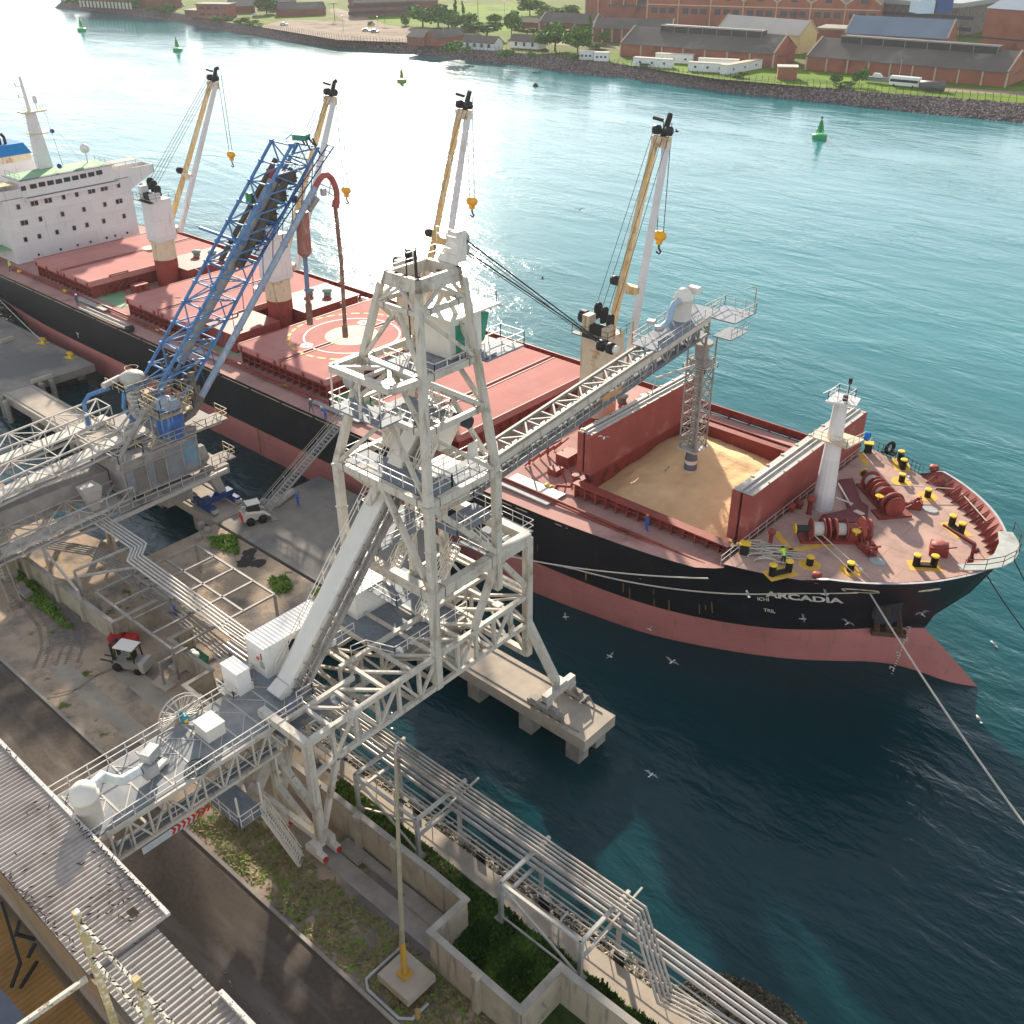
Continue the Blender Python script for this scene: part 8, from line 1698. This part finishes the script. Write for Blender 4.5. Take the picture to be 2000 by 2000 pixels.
buoy((160, 60), 12, 'green buoy farthest left beyond the bridge mast', m_bgreen)
buoy((347, 99), 13, 'green buoy left of the ship crane tips', m_bgreen)
buoy((785, 160), 15, 'olive green buoy sitting in the sun glare', M('buoy_olive', (.20, .26, .05), .5))
P = GZ((1046, 168), 0); m = MB(); m.lathe((0, 0, -.4), [(.4, 0), (1.0, .3), (1.0, .9), (.4, 1.3), (.15, 1.6)], 12); o = m.build('mooring_buoy', m_dark); o.location = P; tag(o, 'small dark mooring buoy near the far bank', 'buoy')

# ================================================================== thin sea haze
m = MB(); m.bb(-1400, 320, -90, 1500, -7.5, 75)
hm = bpy.data.materials.new('haze_air'); hm.use_nodes = True; t = hm.node_tree; t.nodes.remove(t.nodes['Principled BSDF']); vp = t.nodes.new('ShaderNodeVolumePrincipled'); vp.inputs['Color'].default_value = (.92, .95, 1, 1); vp.inputs['Density'].default_value = .00007; vp.inputs['Anisotropy'].default_value = .3
t.links.new(vp.outputs[0], t.nodes['Material Output'].inputs['Volume']); o = m.build('haze', hm); struct(o, 'stuff'); o['label'] = 'thin pale haze over the harbour'
# ================================================================== people
def skinmat(name, suit, skin=(.20, .10, .06), vest=None):
    m = bpy.data.materials.new(name); m.use_nodes = True; t = m.node_tree; N, L = t.nodes, t.links; b = N['Principled BSDF']; b.inputs['Roughness'].default_value = .8
    tc = N.new('ShaderNodeTexCoord'); sp_ = N.new('ShaderNodeSeparateXYZ'); L.new(tc.outputs['Object'], sp_.inputs[0]); cr_ = N.new('ShaderNodeValToRGB'); L.new(sp_.outputs['Z'], cr_.inputs[0])
    cr_.color_ramp.interpolation = 'CONSTANT'; e = cr_.color_ramp.elements
    mr_ = N.new('ShaderNodeMapRange'); mr_.inputs[2].default_value = 2.0; L.new(sp_.outputs['Z'], mr_.inputs[0]); L.new(mr_.outputs[0], cr_.inputs[0])
    e[0].position = 0; e[0].color = (.02, .02, .02, 1); e[1].position = .045; e[1].color = (*suit, 1)
    if vest: a = e.new(.47); a.color = (*vest, 1); a = e.new(.55); a.color = (.5, .5, .45, 1); a = e.new(.57); a.color = (*vest, 1)
    a = e.new(.755); a.color = (*skin, 1); L.new(cr_.outputs[0], b.inputs['Base Color']); return m
def person(label, P, rz, suit, helmet=None, pose='stand', vest=None, hair=(.02, .015, .01)):
    """one continuous skinned body; origin at the feet"""
    st = {'stand': 0, 'walk': .22, 'sit': 0, 'reach': .08, 'bend': .05}[pose]
    hz = .92; J = [(0, 0, hz)]; Ed = []; Rd = [.15]
    def add(p, par, r): J.append(p); Ed.append((par, len(J)-1)); Rd.append(r); return len(J)-1
    lean = {'bend': .32, 'reach': .05}.get(pose, .0)
    c = add((lean*.4, 0, 1.15), 0, .14); s = add((lean, 0, 1.40-lean*.2), c, .17); n = add((lean*1.15, 0, 1.50-lean*.25), s, .062); hd = add((lean*1.25+.02, 0, 1.62-lean*.35), n, .095); add((lean*1.3+.02, 0, 1.70-lean*.4), hd, .08); add((lean*1.3+.11, 0, 1.61-lean*.35), hd, .03)
    for sd_ in (-1, 1):
        if pose == 'sit':
            h = add((0, .1*sd_, hz-.02), 0, .1); k = add((.42, .13*sd_, hz), h, .075); a = add((.45, .13*sd_, hz-.42), k, .05); add((.6, .14*sd_, hz-.46), a, .045)
        else:
            f = st*sd_; h = add((0, .1*sd_, hz-.06), 0, .1); k = add((f*.6+.03, .12*sd_, .48), h, .073); a = add((f-.02*(sd_ < 0), .13*sd_, .09), k, .05); add((f+.16, .14*sd_, .04), a, .045)
        sh_ = add((lean, .19*sd_, 1.40-lean*.2), s, .075)
        if pose == 'reach' and sd_ > 0: e = add((lean+.12, .3, 1.58), sh_, .05); hn = add((lean+.22, .12, 1.74), e, .04); add((lean+.25, .05, 1.78), hn, .034)
        elif pose in ('sit', 'bend', 'reach'): e = add((lean+.12, .26*sd_, 1.14), sh_, .05); hn = add((lean+.38, .2*sd_, 1.1), e, .038); add((lean+.46, .18*sd_, 1.08), hn, .036)
        else: e = add((lean-.02-st*.5*sd_, .27*sd_, 1.13), sh_, .05); hn = add((lean+.06-st*sd_, .28*sd_, .90), e, .038); add((lean+.09-st*sd_, .27*sd_, .80), hn, .036)
    me = bpy.data.meshes.new('person'); me.from_pydata(J, Ed, []); o = bpy.data.objects.new('person', me); COL.objects.link(o)
    sk = o.modifiers.new('skin', 'SKIN'); sk.use_smooth_shade = True
    for i, r in enumerate(Rd): me.skin_vertices[0].data[i].radius = (r, r) if i not in (1, 2) else (r*.72, r*1.05)
    me.skin_vertices[0].data[0].use_root = True
    o.modifiers.new('sub', 'SUBSURF').levels = 1; o.modifiers['sub'].render_levels = 1
    me.materials.append(skinmat('coverall', suit, vest=vest)); tag(o, label, 'person'); ORG[o.name] = V((0, 0, 0))
    h = MB(); c0 = (lean*1.28+.02, 0, 1.655-lean*.36)
    if helmet: h.lathe(c0, [(.165, 0), (.125, .02), (.12, .08), (.08, .135), (.01, .155)], 12); hn_ = 'helmet'; mt_ = M('helmet_shell', helmet, .4)
    else: h.sphere((c0[0]-.02, 0, c0[2]+.0), .108, 8, 6); hn_ = 'hair'; mt_ = M('dark_hair', hair, .9)
    x = h.build(hn_, mt_, o); o.location = P if pose != 'sit' else P-V((0, 0, .45)); o.rotation_euler = (0, 0, rz); return o
BL, NV, GRY = (.02, .10, .42), (.015, .02, .06), (.10, .10, .14)
YH, OH, WH, BH = (.75, .55, .03), (.75, .14, .03), (.75, .75, .75), (.03, .18, .6)
HV = (.42, .75, .04)
person('worker in blue coveralls and orange helmet standing by the open hold', GZ((1262, 1036), 9.85), 1.2, BL, OH)
person('crouching worker in navy with yellow helmet at the hatch corner', GZ(M_(570, 1885), 10.15), .4, NV, YH, 'bend')
person('worker in dark overalls standing right of the crouching worker', GZ(M_(635, 1850), 10.15), .9, NV, None)
person('worker in green hi vis vest beside the rope covered bollard', GZ(M_(1105, 1945), 12.0), 2.6, (.02, .03, .03), None, 'bend', vest=HV)
person('worker in grey overalls and white helmet walking on the near deck edge', GZ(T_(1005, 1235), 9.45), 0, GRY, WH, 'walk')
person('worker in blue with yellow helmet at the top of the gangway', GZ(T_(1143, 1305), 9.45), 3.6, BL, YH, 'bend')
person('worker in dark overalls at the end of the stowed ladder', GZ(Z_(735, 1192), 9.45), .3, GRY, WH)
person('worker in yellow hi vis walking beside the white bridge front', GZ(Z_(108, 872), 9.45), 3.4, (.02, .025, .02), WH, 'walk', vest=(.6, .8, .05))
person('worker in blue coveralls on the quay holding a hand to his head', GZ(La(1607, 520), 3.06), .9, BL, BH, 'reach')
person('worker in blue coveralls walking through the sandy pipe pit', GZ(La(955, 1145), 3.0), 2.0, BL, BH, 'walk')
# ================================================================== forklift
P = GZ(La(705, 1390), 3.0)
fk = thing('forklift', 'grey forklift with white roof in front of red bins in the dusty yard', 'forklift', (0, 0, 0)); gb = M('grey_forklift_body', (.26, .24, .21), .6, dirt=(.12, .1, .09))
m = MB(); m.hull8([V((-1.25, -.55, .35)), V((.7, -.55, .35)), V((.7, .55, .35)), V((-1.25, .55, .35))], [V((-1.3, -.5, 1.15)), V((-.1, -.5, .95)), V((-.1, .5, .95)), V((-1.3, .5, 1.15))]); m.box((.45, 0, .6), (.9, 1.05, .5)); m.build('body', gb, fk)
m = MB(); m.box((-1.35, 0, .7), (.4, 1.1, .9)); m.build('counterweight', M('pale_grey_weight', (.42, .4, .36), .6), fk)
m = MB()
for x, y in ((-.85, -.48), (-.85, .48), (.65, -.48), (.65, .48)): m.beam((x, y, .95), (x*.85, y, 2.15), .08)
m.build('guard_frame', m_dark, fk); m = MB(); m.bb(-.85, .65, -.55, .55, 2.15, 2.22); m.build('white_roof', m_white2, fk)
m = MB()
for y in (-.35, .35): m.beam((.95, y, .1), (.95, y, 2.3), .14); m.beam((1.05, y*.8, .3), (1.05, y*.8, 1.9), .1)
m.beam((.98, -.4, 2.25), (.98, .4, 2.25), .1); m.beam((1.1, -.45, .55), (1.1, .45, .55), .12); m.build('mast', m_dark, fk)
for y in (-.25, .25): m = MB(); m.box((1.65, y, .48), (1.1, .12, .05)); m.build('fork', m_dark, fk)
for x, y, r in ((.6, -.55, .36), (.6, .55, .36), (-.95, -.5, .28), (-.95, .5, .28)): m = MB(); m.lathe((x, y, r), [(.08, -.14), (r, -.12), (r, .12), (.08, .14)], 16, 'y'); m.build('wheel', m_black, fk)
m = MB(); m.box((-.3, 0, 1.1), (.5, .5, .2)); m.box((-.55, 0, 1.4), (.12, .5, .5)); m.build('seat', m_black, fk)
fa = radians(205); fk.location = P; fk.rotation_euler = (0, 0, fa); fk.scale = (1.25, 1.25, 1.15)
rot = Matrix.Rotation(fa, 3, 'Z')
person('forklift driver in blue with a green vest under the white roof', P+rot @ V((-.4, 0, .72)), fa, BL, BH, 'sit', vest=(.25, .5, .05))
Pb = GZ(La(640, 1268), 3.0)
for k, (off, lb) in enumerate(((V((0, 0, 0)), 'red plastic bin standing behind the forklift, left one'), (V((.95, .75, 0)), 'red plastic bin standing behind the forklift, right one'))):
    m = MB(); m.hull8([V((-.55, -.42, 0)), V((.55, -.42, 0)), V((.55, .42, 0)), V((-.55, .42, 0))], [V((-.65, -.46, 1.0)), V((.65, -.46, 1.0)), V((.65, .46, 1.0)), V((-.65, .46, 1.0))]); m.box((0, 0, 1.02), (1.4, 1.0, .06)); o = m.build('red_bin', M('red_plastic', (.42, .02, .02), .5)); o.location = Pb+off; o.rotation_euler = (0, 0, radians(38)); tag(o, lb, 'bin', 'red bins behind the forklift')
# skid steer loader at the gangway foot
P = GZ(La(1385, 600), 3.06); sk_ = thing('skid_steer', 'small white and red skid steer loader with bucket below the gangway', 'loader', (0, 0, 0))
m = MB(); m.hull8([V((-1.3, -.5, .45)), V((.8, -.5, .35)), V((.8, .5, .35)), V((-1.3, .5, .45))], [V((-1.35, -.5, 1.3)), V((.6, -.5, .9)), V((.6, .5, .9)), V((-1.35, .5, 1.3))]); m.build('body', m_white, sk_)
m = MB(); m.box((-1.4, 0, .9), (.15, .95, .6)); m.build('red_rear', m_red, sk_)
m = MB(); m.hull8([V((-.75, -.42, 1.0)), V((.45, -.42, .9)), V((.45, .42, .9)), V((-.75, .42, 1.0))], [V((-.7, -.4, 2.05)), V((.3, -.4, 2.05)), V((.3, .4, 2.05)), V((-.7, .4, 2.05))]); m.build('cab', m_dark, sk_); m = MB(); m.bb(-.8, .45, -.5, .5, 2.05, 2.15); m.build('cab_roof', m_white2, sk_)
for y in (-.62, .62):
    m = MB(); m.beam((-1.1, y, 1.45), (.6, y, 1.15), .14, .2); m.beam((.6, y, 1.15), (1.25, y, .55), .14, .18); m.build('lift_arm', m_white2, sk_)
    for x in (-.7, .45): w_ = MB(); w_.lathe((x, y, .4), [(.1, -.15), (.4, -.13), (.4, .13), (.1, .15)], 14, 'y'); w_.build('wheel', m_black, sk_)
m = MB(); m.hull8([V((1.15, -.85, .08)), V((1.9, -.85, .05)), V((1.9, .85, .05)), V((1.15, .85, .08))], [V((1.2, -.85, .7)), V((1.3, -.85, .72)), V((1.3, .85, .72)), V((1.2, .85, .7))]); m.build('bucket', m_dusty, sk_)
sk_.location = P; sk_.rotation_euler = (0, 0, radians(70)); sk_.scale = (1.15,)*3
m = MB(); m.tube((-.0, -1.6, 0), (0, 1.6, 0), .38, n=10); o = m.build('fender', m_gal_l); o.location = (-83.6, 55.6, 3.44); o.rotation_euler = (0, 0, .3); tag(o, 'pale cylindrical fender lying beside the gangway foot', 'fender')
# ================================================================== mooring ropes
def rope(name, label, A, B, sag, r=.06, mat=m_rope, cat='rope', n=24):
    m = MB(); pts = []
    for k in range(n+1):
        t = k/n; P = V(A).lerp(V(B), t); P.z -= sag*4*t*(1-t)
        if -62 < P.x < -18 and P.y < YC: P.y = min(P.y, YC-hb(P.x, P.z)-.15)
        pts.append(P)
    m.path(pts, r, 6); tag(m.build(name, mat, loc=tuple(A)), label, cat); return pts
bp0 = hullpt(q(960, 218, 1450, 1100, 500))+V((.1, -.15, 0))
far_ = GZ((2060, 1690), 6.0); rope('mooring_rope', 'long pale mooring rope running from the bow to the lower right', bp0, far_, .5, .085)
b1 = V((-16.4, 76.2, 13.4)); e1_ = GZ((2060, 1300), 5); rope('mooring_rope', 'mooring wire from the bow platform, left of two leaving the right edge', b1, e1_, .4, .06, m_rope_d)
b2 = V((-15.2, 79.6, 13.4)); e2_ = GZ((2080, 1250), 5); rope('mooring_rope', 'mooring wire from the bow platform, right of two leaving the right edge', b2, e2_, .4, .06, m_rope_d)
bq = V((-63.6, 60.5, 4.0)); bpx = hullpt(q(870, 215, 1450, 1100, 500))+V((.05, -.15, 0)); sp1 = rope('mooring_rope', 'pale spring rope hanging along the black hull below the deck', bpx, bq, 1.5, .075)
rope('mooring_rope', 'second spring rope rising from the quay to the near deck edge', V((-34.6, 64.0, 10.6)), V((-63.6, 60.2, 4.2)), 1.0, .07)
bx_ = GZ(N_(360, 75), 3.9); so_ = GY(Z_(0, 1130), 63.4); rope('mooring_rope', 'pale stern rope from a yellow bollard along the red hull', bx_, so_+(so_-bx_)*.4, .3, .07)
for a, b in ((M_(1375, 1640), (1700, 1150)), (M_(1450, 1640), (1722, 1150))):
    A = GZ(a, 12.9); B = V((bp0.x-.2, bp0.y+.8, 12.4)); m = MB(); m.tube(A, GZ((b[0]-16, b[1]-14), 12.2), .05, n=6); m.build('winch_rope', m_rope, ship)
A = GZ(S_(540, 700), 12.9); B = GZ(S_(1290, 748), 12.7); m = MB(); m.tube(A, B, .05, n=5); m.tube(GZ(S_(1345, 790), 12.7), GZ(S_(1590, 1065), 12.7), .07, n=5); m.build('winch_rope', m_rope, ship)
# ================================================================== birds
m_gw, m_gg, m_pg = M('gull_white', (.75, .75, .74), .8), M('gull_grey', (.25, .26, .28), .8), M('pigeon_dark', (.035, .033, .038), .8, var=.3)
def bird(name, wings, mats, label, cat, group):
    m = MB(); m.cur = 0; m.lathe((0, 0, 0), [(.01, -.26), (.05, -.16), (.085, 0), (.07, .12), (.05, .17), (.055, .23), (.01, .3)], 8, 'x'); m.add([V((-.24, -.03, .02)), V((-.42, -.09, .02)), V((-.42, .09, .02)), V((-.24, .03, .02))], [(0, 1, 2, 3)])
    if wings:
        m.cur = 1
        for s in (-1, 1):
            a = [V((.1, .05*s, .04)), V((.12, .4*s, .2)), V((-.08, .78*s, .1)), V((-.1, .4*s, .17)), V((-.1, .05*s, .03))]; m.add(a+[v+V((0, 0, .012)) for v in a], [(0, 1, 2, 3, 4), (9, 8, 7, 6, 5), (0, 5, 6, 1), (1, 6, 7, 2), (2, 7, 8, 3), (3, 8, 9, 4)])
    else:
        m.cur = 1; m.lathe((-.03, 0, .03), [(.01, -.25), (.075, -.08), (.08, .05), (.01, .14)], 8, 'x'); m.cur = 0
        for s in (-.03, .03): m.beam((0, s, -.15), (0, s, -.05), .015)
    return tag(m.build(name, mats), label, cat, group)
fg = bird('gull', True, [m_gw, m_gg], 'x', 'gull', 'gulls flying low over the water'); pg = bird('gull', False, [m_gw, m_gg], 'x', 'gull', 'gulls perched on ship and ropes')
for p, z, s, lb in (((1612, 1161), 11.5, 1.5, 'white gull flying just before the second letter pair of the ship name'), ((1569, 1209), 7.5, 1.4, 'gull flying below the middle of the ship name'), ((1656, 1217), 6.5, 1.5, 'gull flying left of the anchor'), ((1800, 1199), 7.0, 1.7, 'gull flying close to the ship stem'), ((1268, 1229), 1.5, 1.2, 'gull low over the hull reflection'), ((1312, 1293), 2.0, 1.7, 'large white gull above the dark water before the bow'), ((1104, 1205), 2.0, 1.3, 'gull beside the jetty leg over dark water'), ((1192, 1282), 2.0, 1.3, 'gull right of the slanted jetty leg'), ((1272, 1513), 2.0, 1.4, 'lone gull over the water right of the jetty end'), ((1395, 292), 6.0, 1.8, 'gull over the pale water left of the big green buoy'), ((1180, 855), 17.0, 1.3, 'gull passing the upright aft hatch cover'), ((1303, 917), 10.2, 1.4, 'gull over the grain left of the spout')):
    place(fg, GZ(p, z), lb, R_.uniform(0, 6), s*.62)
dg_ = bird('dark_bird', True, [m_pg, m_pg], 'x', 'bird', 'dark birds in flight')
for p, z, s, lb in (((957, 602), 24, 1.8, 'large dark bird flying beside the green cabin'), ((735, 391), 12, 1.6, 'dark bird over bright water right of the arched pipe'), ((689, 487), 12, 1.2, 'dark bird low over the glare right of the hanging pipe'), ((860, 415), 20, 1.4, 'dark bird near the third crane jib'), ((1132, 410), 14, 1.4, 'dark bird over pale water between two crane jibs'), ((1060, 545), 20, 1.0, 'dark bird above the stay cables'), ((145, 100), 3, 1.6, 'dark bird over the water right of the mast'), ((1322, 257), 30, 1.3, 'dark bird beside the tip of the forward crane')):
    place(dg_, GZ(p, z), lb, R_.uniform(0, 6), s)
for p, z, lb in ((q(115, 545, 1200, 900, 800), 6.6, 'gull perched on the spring rope, left one'), (q(628, 625, 1200, 900, 800), 11.0, 'gull perched on the rope just left of the ship name'), ((1943, 1260), .1, 'gull resting on the water right of the bow'), ((1911, 1403), .1, 'gull resting on the water below the bow rope'), (S_(378, 1490), 12.3, 'gull standing beside a single bollard on the forecastle'), (S_(842, 655), 12.4, 'gull standing by the far roller bollard')):
    place(pg, GZ(p, z), lb, R_.uniform(0, 6), 1.5)
pd = bird('pigeon', False, [m_pg, m_pg], 'x', 'pigeon', 'pigeons on the shed roof'); rr = random.Random(12)
Gp = lambda a, b: q(a, b, 0, 1300, 700)
spots = [(145, 795), (240, 1015), (85, 1015), (137, 1100), (168, 1192), (183, 1270), (270, 1335), (268, 1245), (505, 1005), (430, 1070), (450, 1065), (540, 1080), (585, 1118), (635, 1140), (650, 1182), (660, 1210), (590, 1180), (592, 1215), (490, 1252), (478, 1300), (590, 1275), (608, 1290), (530, 1320), (480, 1340), (665, 1270), (640, 1285), (693, 1255), (575, 1335), (530, 1350), (600, 1320), (662, 1360), (640, 1345), (190, 735), (265, 755), (208, 775), (735, 1495), (1035, 1745), (1110, 1670), (885, 1810), (1215, 1660), (1240, 1710), (1135, 1815), (700, 1375), (740, 1345)]
for a, b in spots: P = GZ(Gp(a, b), RZ+.17); place(pd, P, 'dark pigeon standing on the corrugated shed roof', rr.uniform(0, 6), rr.uniform(.42, .56))
def row(p0, p1, z, n, jit=.05, lb='dark pigeon sitting in a row on the road side gutter of the shed'):
    A, B = GZ(p0, z), GZ(p1, z)
    for k in range(n):
        t = (k+rr.uniform(.2, .8))/n; P = A.lerp(B, t); place(pd, (P.x, P.y+rr.uniform(-jit, jit), z), lb, rr.uniform(0, 6), rr.uniform(.42, .55), 'pigeons along the shed edges')
row(Gp(400, 830), Gp(860, 1310), RZ+.3, 34); row(Gp(20, 1110), Gp(420, 1540), RZ+.17, 26, .2, 'dark pigeon sitting along the lower edge of the shed roof above the fascia'); row(Gp(20, 440), Gp(90, 500), RZ+.3, 4)
for a, b, lb in ((T1+V((0, 0, -.47)), T1+dxy*9+V((0, 0, -.47)), 'dark pigeon sitting on the upper cream scaffold beam'), (T1+V((0, 0, -3.17)), T1+dxy*8+V((0, 0, -3.17)), 'dark pigeon sitting on the lower cream scaffold beam')):
    for k in range(24): P = a.lerp(b, (k+rr.random())/24); place(pd, P, lb, rr.uniform(0, 6), rr.uniform(.42, .55), 'pigeons on the cream beams')
for k, (x, y) in enumerate(((-44.3, 41.2), (-44.4, 43), (-45.2, 40.95), (-46.0, 40.9))): place(pd, (x, y, 40.5), 'dark pigeon sitting on the head box of the white tower', 1, .7, 'pigeons on the tower top')
